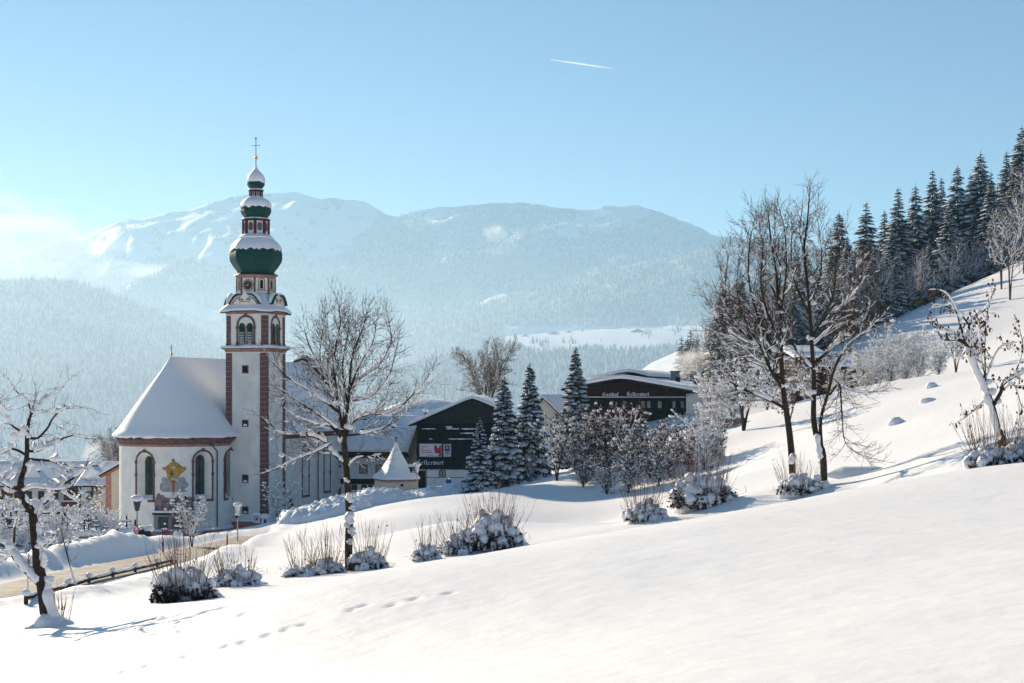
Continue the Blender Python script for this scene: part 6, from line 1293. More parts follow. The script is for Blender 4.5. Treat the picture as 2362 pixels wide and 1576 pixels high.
# ------------------------------------------------------------------ frosted broadleaf trees and snow-laden bushes (shared meshes)
def bush_proto(seed, H, W, stems=5, snowm=dict(prob=.85, k=2.0, base=.03, maxl=2, minh=.2, big=.8), lv=0, bark='bark', twig='twig', nl=0, dens=(1.8, 2.2, 2.6), step=.3, lean=.5, trop=.05, maxlev=3, rk=.014, rmin=.01, fork=.1, ratio=(.5, .5, .5), clump=0, inner=0):
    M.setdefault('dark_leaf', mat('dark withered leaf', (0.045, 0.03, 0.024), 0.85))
    T = Tree(seed, trop=trop, wig=.2, maxlev=maxlev, dens=dens, ratio=ratio, ang=(25, 65), rmin=rmin, Lmin=.3, step=step); rg = T.rg
    for i in range(stems):
        a = 2 * math.pi * i / stems + rg.uniform(-.4, .4); q = lean * rg.uniform(.3, 1)
        pts = [Vector((0, 0, -.3)), Vector((math.cos(a) * W * .12 * q, math.sin(a) * W * .12 * q, H * .3)), Vector((math.cos(a) * W * .4 * q, math.sin(a) * W * .4 * q, H * .65)), Vector((math.cos(a) * W * .75 * q, math.sin(a) * W * .75 * q, H * rg.uniform(.8, 1)))]
        T.limb(pts, H * rk * rg.uniform(.8, 1.2), H * rk * .25, 0, start=fork)
    z = Vector((0, 0, 0)); out = []
    tmp = bpy.data.objects.new('tmp', None)
    for nm, o in (('branches', T.wood('branches', M[bark], None, z, lev=(0, 1), sides=(6, 4, 3, 3, 3))), ('twigs', T.wood('twigs', M[twig], None, z, lev=(2, 3, 4), sides=(6, 4, 3, 3, 3))), ('branch_snow', T.snow(None, z, **snowm) if snowm else None)):
        if o: out.append((nm, o.data)); bpy.data.objects.remove(o)
    if clump:
        mb = MB(); br = [b for b in T.b if b[2] in (1, 2) and b[0][-1].z > H * .25]
        for i in range(clump):
            P, R, l = rg.choice(br); p = P[rg.randint(len(P) // 2, len(P) - 1)]; r = rg.uniform(.10, .24) * H / 6; mb.blob((p.x, p.y, p.z + r * .3), (r * rg.uniform(.8, 1.4), r * rg.uniform(.8, 1.3), r * .62), i, 7, 5, .25)
        out.append(('snow_clumps', mb.mesh('snow_clumps', M['snow_lump'], 180)))
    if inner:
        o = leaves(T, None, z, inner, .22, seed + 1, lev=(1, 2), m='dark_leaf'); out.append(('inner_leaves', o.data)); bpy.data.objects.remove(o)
    if nl:
        o = leaves(T, None, z, nl, .16, seed); out.append(('leaves', o.data)); bpy.data.objects.remove(o)
    return out
SB = dict(prob=.42, k=1.4, base=.02, maxl=3, minh=.25, big=2.2)
bk = dict(lean=1.0, trop=.02, fork=.06, dens=(2.6, 2.8, 2.8), ratio=(.42, .46, .5), rk=.010, rmin=.009, clump=80, inner=1300)
BV = [bush_proto(301, 6, 4.4, 9, SB, **bk), bush_proto(302, 6, 4.6, 10, SB, nl=1600, twig='twig_red', **bk), bush_proto(303, 6, 4.6, 3, SB, fork=.25, dens=(2.6, 2.8, 2.8), lean=.8, rk=.016, clump=120, inner=700), bush_proto(304, 6, 5.2, 10, dict(prob=.25, k=1.3, base=.018, maxl=3, minh=.25, big=1.8), nl=2200, twig='twig_red', **bk)]
bk2 = dict(bk); bk2.update(inner=0, clump=110); BV.append(bush_proto(305, 6, 4.4, 9, dict(prob=.7, k=1.4, base=.022, maxl=3, minh=.2, big=1.0), twig='frost_twig', bark='bark_light', **bk2))
FB = [bush_proto(311, 15, 9, 3, dict(prob=.6, k=1.1, base=.03, maxl=3, minh=.1, big=.4), lean=.6, bark='bark_light', twig='frost_twig', dens=(1.9, 2.2, 2.0), step=.6, rk=.009, fork=.3, rmin=.022, trop=.08), bush_proto(312, 15, 10, 2, dict(prob=.6, k=1.1, base=.03, maxl=3, minh=.1, big=.4), lean=.55, bark='bark_light', twig='frost_twig', dens=(2.0, 2.2, 2.0), step=.6, rk=.010, fork=.25, rmin=.022, trop=.05)]
for u, Y, H, k, sx, lab in ((1285, 128, 5.4, 2, .8, 'snow laden small tree right of the spruces, slim dark stem'), (1330, 130, 5.0, 0, .9, 'snowy bush under the slender spruce'), (1368, 126, 5.2, 3, 1.0, 'rust coloured bush at the foot of the slender spruce'), (1405, 125, 5.6, 3, .9, 'tall rust leaved bush reaching up to the gable letters'), (1440, 122, 5.6, 3, .9, 'brown leaved bush before the lettered gable'), (1462, 118, 4.6, 0, .9, 'dense white bush with arching boughs below the gable windows'), (1500, 117, 4.3, 1, 1.0, 'low snowy bush with reddish leaves under the guest house windows'), (1545, 114, 4.2, 1, 1.0, 'snowy bush right of centre before the guest house'), (1590, 112, 3.8, 1, .9, 'snowy bush at the right corner of the guest house'), (1625, 110, 4.6, 0, .9, 'tall white bush hiding the guest house corner'), (1650, 112, 3.6, 1, .8, 'small rusty bush at the right end of the hedge'), (1715, 122, 6.5, 2, 1.0, 'stout snow laden fruit tree right of the hedge with dark trunk'), (1690, 150, 6.5, 0, 1.0, 'snowy tree behind the stout fruit tree'), (1640, 155, 6.5, 0, 1.0, 'snow covered tree beside the guest house roof'), (1818, 112, 5.0, 2, .9, 'small snowy fruit tree seen between the two tall bare trees'), (1770, 135, 5.5, 0, .9, 'white shrub behind the left tall bare tree'), (1860, 140, 4.0, 0, .9, 'white shrub below the half hidden house'), (1935, 150, 4.0, 0, 1.1, 'frosted shrub at the corner of the half hidden house'), (1990, 152, 5.0, 0, .9, 'dense frosted bush right of the half hidden house'), (2055, 150, 6.5, 0, .85, 'tallest frosted bush on the bank at right'), (2020, 146, 4.0, 0, .9, 'low frosted shrub on the bank edge'), (2090, 146, 4.2, 0, .9, 'frosted shrub right of the tallest bank bush'), (2120, 150, 5.0, 1, .9, 'frosted shrub with brown leaves on the bank'), (2165, 142, 3.8, 1, 1.0, 'bush with brown leaves behind the leaning tree'), (2205, 128, 3.8, 2, .9, 'small dark stemmed fruit tree below the leaning tree crown'), (2245, 130, 3.4, 1, .8, 'snowy shrub beside the dark stemmed fruit tree'), (1345, 122, 2.8, 3, .9, 'low brush at the lower left end of the hedge'), (1400, 116, 3.0, 0, 1.0, 'low white bush at the foot of the hedge'), (1450, 113, 3.0, 0, 1.0, 'low snow covered bush along the hedge foot'), (1520, 111, 2.8, 0, 1.0, 'low white shrub at the right hedge foot')):
    p = gp(u, Y); s = H / 6.0; k = 4 if (u > 1925 and k in (0, 1)) or u in (1640, 1690, 1770, 1860, 1625) else k; place(BV[k], 'snowy_bush' if H < 7 else 'snowy_tree', p, (u % 7) * .9, (s * sx, s * sx, s), label=lab, cat='bush' if H < 7 else 'tree', group='snowy bushes around the guest house')
lr = ['frosted bare tree in front of the dark hillside spruces', 'pale frosted tree at the lower edge of the hillside forest']
for i in range(24):
    u = [1690, 1730, 1765, 1800, 1840, 1880, 1960, 2000, 2040, 2085, 2130, 2180, 2230, 2030, 2100, 2330, 2362, 2310, 2390, 2250, 1610, 1650, 2340, 2300][i]; Y = [205, 215, 222, 215, 228, 218, 226, 236, 244, 252, 258, 262, 268, 258, 270, 205, 222, 215, 235, 268, 235, 225, 258, 274][i]; p = gp(u, Y); H = [12, 13, 14, 13, 15, 14, 13, 12, 13, 12, 12, 12, 11, 14, 14, 14, 15, 13, 14, 12, 11, 12, 13, 14][i]; s = H / 15.0
    place(FB[i % 2], 'frosted_tree', p, i * 1.7, (s, s, s), label=lr[i % 2] if u < 2290 else 'large pale frosted tree at the right edge below the spruces', cat='tree', group='frosted broadleaf trees on the hill')
rg = random.Random(91)
for i in range(26):
    u = rg.uniform(1900, 2300); Y = np.interp(u, [1640, 1990, 2240, 2360], [215, 232, 258, 268]) - rg.uniform(-6, 5); p = gp(u, Y); s = rg.uniform(6.5, 11.5) / 15
    place(FB[i % 2], 'frosted_tree', p, i * 2.1, (s * 1.15, s * 1.15, s), label='brownish frosted tree along the foot of the hilltop spruces' if u < 2120 else 'brownish frosted tree at the top of the bright snow slope', cat='tree', group='frosted broadleaf trees on the hill')
WT = bush_proto(321, 12, 7.5, 9, dict(prob=.4, k=1.0, base=.02, maxl=2, minh=.3), lean=1.0, bark='bark_light', twig='twig_tan', dens=(4.0, 3.2, 2.4), step=.5, rk=.009, fork=.36, rmin=.024, ratio=(.36, .46, .5), trop=.03)
p = at(1122, 990, 222); place(WT, 'linden_tree', (p.x, p.y, p.z), .4, (1.0, 1.0, 1.13), label='tall bare tan coloured tree rising behind the black barn', cat='tree')
for u, Y, H, lab in ((265, 232, 9, 'thin bare tree behind the sacristy roof'),): p = at(u, 1120, Y); place(WT, 'bare_tree', p, 1.0, H / 12, label=lab, cat='tree')
TS = bush_proto(331, 4, 3.6, 4, dict(prob=.6, k=1.2, base=.016, maxl=3, minh=.2, big=1.5), fork=.2, trop=.03, lean=.9, dens=(4.5, 4.2, 3.5), clump=120, rk=.011, rmin=.009)
for u, v, Y, H, lab in ((443, 1268, 104, 3.5, 'round snow covered little tree by the road before the memorial'), (640, 1215, 160, 4.2, 'snowy shrub at the tower corner beside the notice board'), (655, 1212, 157, 2.6, 'low snowy shrub at the foot of the tower'), (232, 1215, 195, 5.0, 'snowy conical shrub left of the sacristy')):
    p = gp(u, Y); s = H / 4; place(TS, 'snowy_shrub', p, u * .3, s, label=lab, cat='shrub')
YT = bush_proto(341, 2.6, 1.0, 1, None, fork=.3, twig='twig_red', rmin=.007, dens=(3, 2, 2), lean=.2)
for u, Y, H, lab in ((63, 44.0, 2.0, 'thin young tree by the road behind the apple tree'), (176, 50.5, 2.6, 'slender reddish sapling leaning by the road fence')):
    p = gp(u, Y); r = place(YT, 'sapling', p, .3, H / 2.6, label=lab, cat='tree'); r.rotation_euler = (0, -.28 if u > 100 else 0, .3)
    s = MB(); s.tube([Vector((0, 0, 0)), Vector((.02, 0, .6)), Vector((.03, 0, 1.0))], [.05, .035, .015], 6); s.build('trunk_snow', M['snow_lump'], r, smooth=180)
# ------------------------------------------------------------------ snow-capped shrubs with upright shoots along the field edge
def gpv(u, v, Y): p = at(u, v, Y); p.z = gz(p.x, p.y); return p
def shrub(u, v, Y, W, H, SH, nst, seed, label, twig='twig_red', dark=.5, lumps=26, flat=.75, spread=1.0, right=0.0):
    """W half width and H height of the snow-laden part (m), SH height of the bare shoots"""
    rg = random.Random(seed); p = gpv(u, v, Y); root = empty('shrub', p, 0, label=label, cat='shrub', group='snow covered shrubs along the field edge')
    st = MB(); tw = MB(); sn = MB(); lf = MB(); H = H * 1.42; SH = SH * 1.32
    for i in range(nst):
        a = rg.uniform(0, 6.28); q = math.sqrt(rg.random()); bx, by = math.cos(a) * W * .62 * q, math.sin(a) * W * .45 * q
        ln = Vector((bx / W * rg.uniform(.35, 1.0) * spread + rg.uniform(-.14, .14), by / W * .4, 1)).normalized(); L = SH * rg.uniform(.45, 1.1) * (1.05 - .25 * q)
        P = [Vector((bx, by, -.05))]; d = ln.copy()
        for k in range(4): d = (d + Vector((rg.gauss(0, .06), rg.gauss(0, .06), .04))).normalized(); P.append(P[-1] + d * L / 4)
        r = rg.uniform(.006, .011) * (.75 + Y / 150); st.tube(P, [r, r * .9, r * .75, r * .6, r * .35], 3)
        for k in range(rg.randint(0, 3)):
            b0 = P[rg.randint(1, 3)]; dd = (d + Vector((rg.uniform(-.5, .5), rg.uniform(-.5, .5), .2))).normalized(); st.tube([b0, b0 + dd * L * .14, b0 + dd * L * .25 + UP * .03], [r * .5, r * .4, r * .25], 3)
        if rg.random() < .35:
            q_ = P[rg.randint(2, 4)]; s = rg.uniform(.05, .09); x = rnd_dir(rg) * s * .5; lf.add([q_, q_ + x - UP * s * .5, q_ - UP * s * 1.2, q_ - x - UP * s * .5], [(0, 1, 2, 3)])
    for i in range(int(nst * .8)):      # low arching twigs, some bare at the sides
        a = rg.uniform(0, 6.28); d = Vector((math.cos(a), math.sin(a) * .8, rg.uniform(.35, 1.1))).normalized(); L = W * rg.uniform(.7, 1.35); P = [Vector((rg.uniform(-.25, .25) * W, rg.uniform(-.2, .2) * W, -.05))]
        for k in range(4): d = (d + Vector((0, 0, -.09))).normalized(); P.append(P[-1] + d * L / 4)
        tw.tube(P, [.010, .009, .007, .006, .004], 3)
        for k in range(3):
            b0 = P[rg.randint(1, 4)]; dd = (rnd_dir(rg) + UP * .4).normalized(); tw.tube([b0, b0 + dd * L * .18], [.008, .004], 3)
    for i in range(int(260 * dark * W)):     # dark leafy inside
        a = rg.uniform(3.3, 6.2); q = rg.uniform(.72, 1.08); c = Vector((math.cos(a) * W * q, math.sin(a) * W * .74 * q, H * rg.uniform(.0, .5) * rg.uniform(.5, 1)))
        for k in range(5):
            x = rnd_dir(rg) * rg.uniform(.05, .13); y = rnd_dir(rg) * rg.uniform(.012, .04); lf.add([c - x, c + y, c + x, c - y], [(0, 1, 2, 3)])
    for i in range(lumps):
        a = 2 * math.pi * i / lumps * 3.1 + rg.uniform(-.3, .3); q = ((i + .5) / lumps) ** .55; fx = math.cos(a) * q; fy = math.sin(a) * q
        if fy < -.25 and q > .6 and rg.random() < dark * .5: continue
        z = H * (1 - .72 * q ** 2.2) * rg.uniform(.72, 1.0); r = rg.uniform(.17, .36) * (W + .6) * .40
        sn.blob((fx * W + right * q, fy * W * .7, z - r * .4), (r * rg.uniform(.8, 1.2), r * rg.uniform(.7, 1.0), r * rg.uniform(.7, 1.15)), rg.randint(0, 9999), 11, 7, .24)
        for tq in range(rg.choice((1, 2, 2))):             # snow tongue hanging down the flank
            t = rg.uniform(.3, .8) * H; a2 = a + rg.uniform(-.5, .5); gx_, gy_ = math.cos(a2) * q, math.sin(a2) * q; w0 = rg.uniform(.25, .5) * r; sn.tube([Vector((gx_ * W * .92, gy_ * W * .66, z - r * .1)), Vector((gx_ * W * 1.0, gy_ * W * .72, z - t * .3)), Vector((gx_ * W * 1.06 + rg.uniform(-.05, .05), gy_ * W * .77, max(.02, z - t * .65))), Vector((gx_ * W * 1.1, gy_ * W * .80, max(-.05, z - t)))], [w0, w0 * 1.15, w0 * .85, w0 * .25], 6)
    b = MB()
    sn.blob((0, .1 * W, H * .10), (W * .84, W * .5, H * .78), seed, 18, 10, .12)
    for i in range(9): a = rg.uniform(-.6, 2.2); sn.blob((math.cos(a) * W * 1.0, math.sin(a) * W * .7, -.06), (W * .38, W * .3, H * rg.uniform(.12, .3)), rg.randint(0, 999), 12, 6, .1)
    tag(st.build('shoots', M[twig], root, smooth=180), kind='stuff'); tag(tw.build('twigs', M['twig'], root, smooth=180), kind='stuff')
    if lf.f: tag(lf.build('dry_leaves', M['dark_leaf'], root), kind='stuff')
    tag(sn.build('snow_cap', M['snow_lump'], root, smooth=180), kind='stuff'); return root
shrub(424, 1386, 42, .92, .78, 1.9, 95, 1, 'big dome shaped shrub with dark base and shoots nearest the road bend', dark=1.1, lumps=30)
shrub(545, 1352, 48, .85, .45, 1.35, 60, 2, 'low lumpy snow covered shrub right of the dome shaped one', dark=.15, lumps=20, twig='twig_tan')
shrub(700, 1328, 55, .75, .3, 1.5, 40, 31, 'row of tan shoots in low snow left of the young tree', dark=.1, lumps=12, twig='twig_tan')
shrub(752, 1322, 56.3, .75, .42, 1.7, 60, 3, 'snowy shrub with brown seed stalks at the left foot of the young tree', dark=.3, lumps=18, twig='twig_tan')
shrub(846, 1312, 56.5, .8, .62, 1.75, 65, 4, 'snowy shrub with tan shoots at the right foot of the young tree', dark=.35, lumps=24, twig='twig_tan')
shrub(982, 1290, 57.5, .62, .5, 1.5, 42, 5, 'small snow mound with thin shoots between young tree and widest shrub', dark=.1, lumps=14, twig='twig_tan')
shrub(1062, 1268, 58.5, .85, .62, 1.7, 55, 6, 'smaller left half of the double shrub in the middle of the field edge', dark=.5, lumps=20)
shrub(1136, 1256, 58.5, 1.18, 1.25, 2.2, 130, 7, 'widest tall shrub crowned with red brown shoots at mid field edge', dark=.9, lumps=44)
shrub(1488, 1206, 61, .92, .62, 1.75, 75, 8, 'white left shrub of the pair on the right field edge', dark=.15, lumps=30, twig='twig_red')
shrub(1618, 1186, 62, 1.42, 1.15, 2.4, 135, 9, 'large right shrub of the pair with dark gaps and red shoots', dark=.9, lumps=46)
shrub(1842, 1150, 59, .95, .62, 1.6, 55, 10, 'snow drifted shrub at the foot of the two tall bare trees', dark=.3, lumps=24, twig='twig_tan', right=.5)
shrub(2290, 1074, 40, .72, .42, 1.55, 70, 11, 'snowy shrub with tan shoots around the leaning tree at the right edge', dark=.35, lumps=20, twig='twig_tan')
shrub(2350, 1064, 40.5, .6, .5, 1.5, 45, 12, 'snow capped shrub cut by the right edge of the photograph', dark=.4, lumps=20, twig='twig_tan')
shrub(140, 1440, 35.2, .3, .12, .95, 22, 13, 'thin reddish shoots beside the foot of the apple tree', dark=0, lumps=5)
# drifts and mounds lying on the field
def drift(name, u, v, Y, r, label, seed, rz=0.0, n=1, amp=.06):
    p = gpv(u, v, Y); m = MB()
    for i in range(n): m.blob((i * r[0] * .5, 0, 0), r, seed + i, 20, 10, amp)
    return m.build(name, M['snow'], None, smooth=180, loc=p, rz=rz, label=label, cat='snow mound')
bkp = gpv(1985, 1126, 63); m = MB()
rows = []
for i in range(26):
    t = i / 25; x = (t - .5) * 2.9; e = min(1, 4 * min(t + .02, 1.0 - t + .03)); rows.append([Vector((x, y * e - (1 - e) * .0, z * e ** .5 + .02 * vnoise(np.array([x * 2]), np.array([y]), 4)[0])) for y, z in ((-.75, -.15), (-.62, .02), (-.42, .22), (-.2, .36), (0.1, .42), (.5, .40), (1.0, .2), (1.4, -.2))])
grid_rows(m, rows); fixnormals(m.build('snow_bank', M['snow'], None, smooth=180, loc=bkp, rz=-.05, label='long low shaded snow bank right of the two tall bare trees', cat='snow bank'))
drift('snow_mound', 2068, 938, 90, (.55, .4, .42), 'small snow covered hump alone on the upper right slope', 1)
drift('snow_mound', 2142, 922, 96, (.62, .45, .25), 'flat snow covered hump right of the single hump on the slope', 2)
drift('snow_mound', 2150, 878, 112, (.5, .35, .42), 'little snow covered stump on the top edge of the bank', 3)
# ploughed snow piles in front of the nave
def pile(u, v, vt, Y, rx, ry, label, seed):
    p = gpv(u, v, Y); h = max(.7, at(u, vt, Y).z - p.z); nx, ny = 60, 36; m = MB()
    x, y = np.meshgrid(np.linspace(-1, 1, nx + 1), np.linspace(-1, 1, ny + 1)); r = x * x + y * y; X, Y_ = x * rx, y * ry; e = np.clip(1 - r, 0, 1)
    z = h * e ** .6 * (1 + .5 * fbm(X / 2.2, Y_ / 2.2, seed, 3)) + (.6 * fbm(X / .7, Y_ / .7, seed + 4, 3) + .06) * np.minimum(1, e * 3) - .3 * (r > .95)
    g = ground_z(X.ravel() + p.x, Y_.ravel() + p.y, False).reshape(X.shape) - p.z
    rows = [[Vector((X[j, i], Y_[j, i], g[j, i] + z[j, i] - .06)) for i in range(nx + 1)] for j in range(ny + 1)]
    grid_rows(m, rows); o = m.build('snow_pile', M['snow_pile'], None, smooth=38, loc=p, label=label, cat='snow pile', group='ploughed snow piles by the church'); fixnormals(o)
    rg = random.Random(seed); q = MB()
    for i in range(110):
        j, k = rg.randint(3, ny - 3), rg.randint(4, nx - 4); w = rows[j][k]; s = rg.uniform(.08, .24)
        if x[j, k] ** 2 + y[j, k] ** 2 < .85: q.blob((w.x, w.y, w.z + s * .3), (s, s * .9, s * .8), rg.randint(0, 9999), 5, 4, .3)
    tag(q.build('snow_chunks', M['snow_pile'], o), kind='stuff')
pile(745, 1195, 1152, 126, 4.4, 3.4, 'left end of the ploughed snow heap before the nave wall', 3)
pile(850, 1180, 1134, 131, 4.8, 3.4, 'middle of the ploughed snow heap below the pavilion', 5)
pile(950, 1172, 1133, 133, 4.6, 3.2, 'ploughed snow heap right of the pavilion by the barn', 7)
pile(1040, 1160, 1118, 137, 3.8, 3.0, 'ploughed snow heap running up to the small spruce', 9)
# ------------------------------------------------------------------ lamps, signs, fence, graves
def lamp(u, v, Y, H, label, s=1.0, traffic=False):
    p = gpv(u, v, Y); r = empty('street_lamp', p, 0, label=label, cat='street lamp')
    m = MB(); m.lathe([(.055 * s, -.3), (.05 * s, H * .5), (.04 * s, H)], 8); m.build('post', M['metal_grey'], r)
    m = MB(); m.lathe([(.07 * s, H), (.13 * s, H + .05 * s), (.22 * s, H + .55 * s), (.24 * s, H + .57 * s)], 6); m.build('lantern_glass', M['white_paint'] if not traffic else M['glass'], r)
    m = MB(); m.lathe([(.26 * s, H + .57 * s), (.28 * s, H + .60 * s), (.10 * s, H + .74 * s), (.0, H + .78 * s)], 6); m.build('lantern_cap', M['black'], r)
    m = MB(); m.blob((0, 0, H + .72 * s), (.36 * s, .36 * s, .20 * s), 3, 14, 8, .06); m.build('lamp_snow', M['snow_lump'], r, smooth=180); return r
l = lamp(548, 1243, 118, 2.35, 'street lamp with snow cap on the mound left of the tower', 1.0)
m = MB(); m.box(-.08, .08, -.1, -.05, 1.0, 1.2); m.build('yellow_plate', M['sign_yellow'], l); m = MB(); m.blob((-.08, 0, 2.1), (.13, .1, .18), 4, 8, 6, .1); m.build('bracket', M['black'], l, smooth=60); m = MB(); m.blob((.0, 0, 2.27), (.2, .16, .1), 4, 8, 6, .1); m.build('bracket_snow', M['snow_lump'], l, smooth=60)
l = lamp(316, 1262, 92, 1.6, 'lantern with thick snow cap at the bend before the apse', 1.15, True)
m = MB(); m.add([(-.22, -.1, .32), (.22, -.1, .32), (0, -.1, .74), (-.22, -.06, .32), (.22, -.06, .32), (0, -.06, .74)], [(0, 1, 2), (5, 4, 3), (0, 3, 4, 1), (1, 4, 5, 2), (2, 5, 3, 0)]); t = m.build('warning_triangle', M['sign_red'], l)
m = MB(); m.add([(-.12, -.105, .38), (.12, -.105, .38), (0, -.105, .62)], [(0, 1, 2)]); m.build('triangle_field', M['sign_white'], t)
l = lamp(962, 1124, 150, at(962, 1090, 150).z - gpv(962, 1124, 150).z, 'tall double lantern before the barn beside the pavilion', 1.15); m = MB(); LH = at(962, 1090, 150).z - gpv(962, 1124, 150).z; m.lathe([(.1, LH), (.24, LH + .45), (.34, LH + .5), (.1, LH + .7), (0, LH + .75)], 6, (-.62, .1)); m.build('second_lantern', M['black'], l); m = MB(); m.bar((0, 0, LH - .1), (-.62, .1, LH), .05, .05); m.build('arm', M['black'], l); m = MB(); m.blob((-.62, .1, LH + .72), (.42, .4, .16), 5, 12, 6, .1); m.build('arm_snow', M['snow_lump'], l, smooth=180)
p = gpv(1035, 1124, 147); s_ = empty('road_sign', p, 0, label='small round blue road sign before the white barn wall', cat='sign'); m = MB(); m.lathe([(.03, -.3), (.03, 1.5)], 8); m.build('post', M['white_paint'], s_); m = MB(); m.lathe([(0, -.02), (.3, -.02), (.3, .02), (0, .02)], 16); m.v = [(x, -.05 + z, 1.35 + y) for x, y, z in m.v]; m.build('disc', M['sign_blue'], s_); m = MB(); m.blob((0, -.02, 1.62), (.2, .1, .1), 2, 8, 5, .1); m.build('sign_snow', M['snow_lump'], s_)
# notice board with the P sign at the tower foot
p = gpv(603, 1222, 166); nb = empty('notice_board', p, -.2, label='snow topped parking notice board at the foot of the tower corner', cat='notice board')
for x in (-.85, -.05, .8): m = MB(); m.box(x - .04, x + .04, 0, .08, -.4, 1.25); m.build('post', M['black'], nb)
m = MB(); m.box(-1.0, -.15, -.08, 0, .25, 1.25); pb = m.build('parking_sign', M['sign_white'], nb); m = MB(); m.box(-.82, -.42, -.10, -.08, .55, 1.15); m.build('blue_field', M['sign_blue'], pb)
m = MB()
for a in ((-.72, -.66, .62, 1.08), (-.66, -.54, 1.02, 1.08), (-.66, -.54, .82, .88), (-.57, -.51, .86, 1.04)): m.box(a[0], a[1], -.115, -.10, a[2], a[3])
m.build('letter_p', M['white_paint'], pb)
m = MB(); m.box(0.0, 1.0, -.1, 0, .05, .95); ib = m.build('info_panel', M['sign_white'], nb); m = MB(); m.box(.35, .62, -.13, -.1, .2, .7); m.build('poster', M['sign_blue'], ib); m = MB(); m.box(-.1, .05, -.13, -.1, .4, .75); m.build('red_poster', M['sign_red'], ib)
m = MB(); m.blob((.5, -.05, 1.05), (.66, .32, .32), 4, 14, 8, .08); m.blob((-.55, -.05, 1.3), (.5, .25, .2), 5, 12, 8, .08); m.build('board_snow', M['snow_lump'], nb, smooth=180)
# red snow poles
for u, v, Y, lab in ((524, 1262, 108, 'red snow pole at the road edge below the lamp mound'), (376, 1268, 92, 'red marker post by the road before the memorial')):
    p = gpv(u, v, Y); m = MB(); m.lathe([(.07, -.3), (.06, .7), (.025, .95), (0, 1.0)], 8); m.build('snow_pole', M['sign_red'], None, smooth=50, loc=p, label=lab, cat='pole')
p = gpv(375, 1262, 98); m = MB(); rows = [[Vector((x, .06 * math.sin(x * 6), .55 + z + .05 * math.sin(x * 5))) for z in (0, .22)] for x in np.linspace(0, .45, 8)]; grid_rows(m, rows); fl = empty('flag', p, 0, label='small red flag on a grave fence before the apse', cat='flag'); m.build('cloth', M['sign_red'], fl); m = MB(); m.lathe([(.02, -.2), (.02, .95)], 6); m.build('pole', M['black'], fl)
# fence rail along the road
FP_ = [(60, 1398, 43), (110, 1386, 46), (158, 1373, 49.5), (205, 1360, 53), (260, 1345, 57), (312, 1331, 61.5), (362, 1316, 66.5), (396, 1305, 71)]
fn = empty('road_fence', gpv(*FP_[0]), 0, label='low dark timber rail fence along the near road edge', cat='fence'); o = fn.location.copy(); pts = [gpv(*q) - o for q in FP_]
for i, q in enumerate(pts):
    m = MB(); m.box(q.x - .05, q.x + .05, q.y - .05, q.y + .05, q.z - .4, q.z + .30); ps_ = m.build('post', M['bark'], fn); m = MB(); m.blob((q.x, q.y, q.z + .34), (.13, .13, .11), i, 10, 6, .1); m.build('post_snow', M['snow_lump'], ps_, smooth=180)
for a, b in zip(pts[:-1], pts[1:]):
    m = MB(); m.bar(a + UP * .17, b + UP * .17, .06, .10); rl = m.build('rail', M['bark'], fn); rg = random.Random(int(a.x * 100)); P = [a.lerp(b, t) + UP * .245 for t in (.05, .2, .35, .5, .65, .8, .95)]; m = MB(); m.tube(P, [.02] + [rg.choice((.02, .05, .065)) for _ in range(5)] + [.02], 6); m.build('rail_snow', M['snow_lump'], rl, smooth=180)
# churchyard graves
M['iron'] = mat('rusty iron', (0.03, 0.024, 0.022), 0.7)
rg = random.Random(12); crosses = []
def cross_proto(k):
    m = MB(); h = (1.15, 1.4, .95)[k]
    m.box(-.035, .035, -.03, .03, -.3, h); m.box(-.26, .26, -.03, .03, h * .68, h * .68 + .07)
    if k == 1:
        for a in range(12): m.bar((.2 * math.cos(a * .5236), 0, h * .7 + .2 * math.sin(a * .5236)), (.2 * math.cos((a + 1) * .5236), 0, h * .7 + .2 * math.sin((a + 1) * .5236)), .03, .03)
    s = MB(); s.blob((0, 0, h * .68 + .10), (.26, .08, .07), k, 8, 5, .2); s.blob((0, 0, h + .04), (.08, .08, .08), k, 7, 5, .2)
    b = MB(); b.box(-.22, .22, -.16, .16, -.4, .28); sb = MB(); sb.blob((0, 0, .3), (.36, .32, .22), k, 10, 6, .15)
    return [('cross', m.mesh('cross', M['iron'])), ('cross_snow', s.mesh('cross_snow', M['snow_lump'], 180)), ('grave_base', b.mesh('grave_base', M['grey_stone'])), ('grave_snow', sb.mesh('grave_snow', M['snow_lump'], 180))]
def stone_proto():
    m = MB(); m.prism([(-.35, -.4), (.35, -.4), (.35, .7), (.2, .9), (-.2, .9), (-.35, .7)], -.09, .09); s = MB(); s.blob((0, 0, .88), (.42, .2, .2), 3, 12, 6, .12); b = MB(); b.blob((0, -.3, 0.0), (.5, .6, .25), 5, 10, 6, .15)
    return [('headstone', m.mesh('headstone', M['grey_stone'])), ('stone_snow', s.mesh('stone_snow', M['snow_lump'], 180)), ('grave_snow', b.mesh('grave_snow', M['snow_lump'], 180))]
CPR = [cross_proto(0), cross_proto(1), cross_proto(2), stone_proto()]
n = 0
for r_ in range(9):
    for c_ in range(14):
        u = -40 + c_ * 21 + rg.uniform(-6, 6) + r_ * 3; Y = 76 + r_ * 5.2 + rg.uniform(-1, 1); k = rg.choice((0, 1, 2, 2, 3, 0, 1))
        if u > 268 + (r_ > 5) * -20 or (u > 205 and r_ < 2): continue
        p = gp(u, Y); d, _, _ = road_dist(np.array([p.x]), np.array([p.y]))
        if d[0] < 5.5: continue
        r = place(CPR[k], 'grave_cross' if k < 3 else 'gravestone', p, rg.uniform(-.4, .1), rg.uniform(.8, 1.15), label='snow capped iron grave cross in the churchyard left of the apse' if k < 3 else 'snow capped grey gravestone among the crosses in the churchyard', cat='grave cross' if k < 3 else 'gravestone', group='grave crosses in the churchyard' if k < 3 else 'gravestones in the churchyard'); n += 1
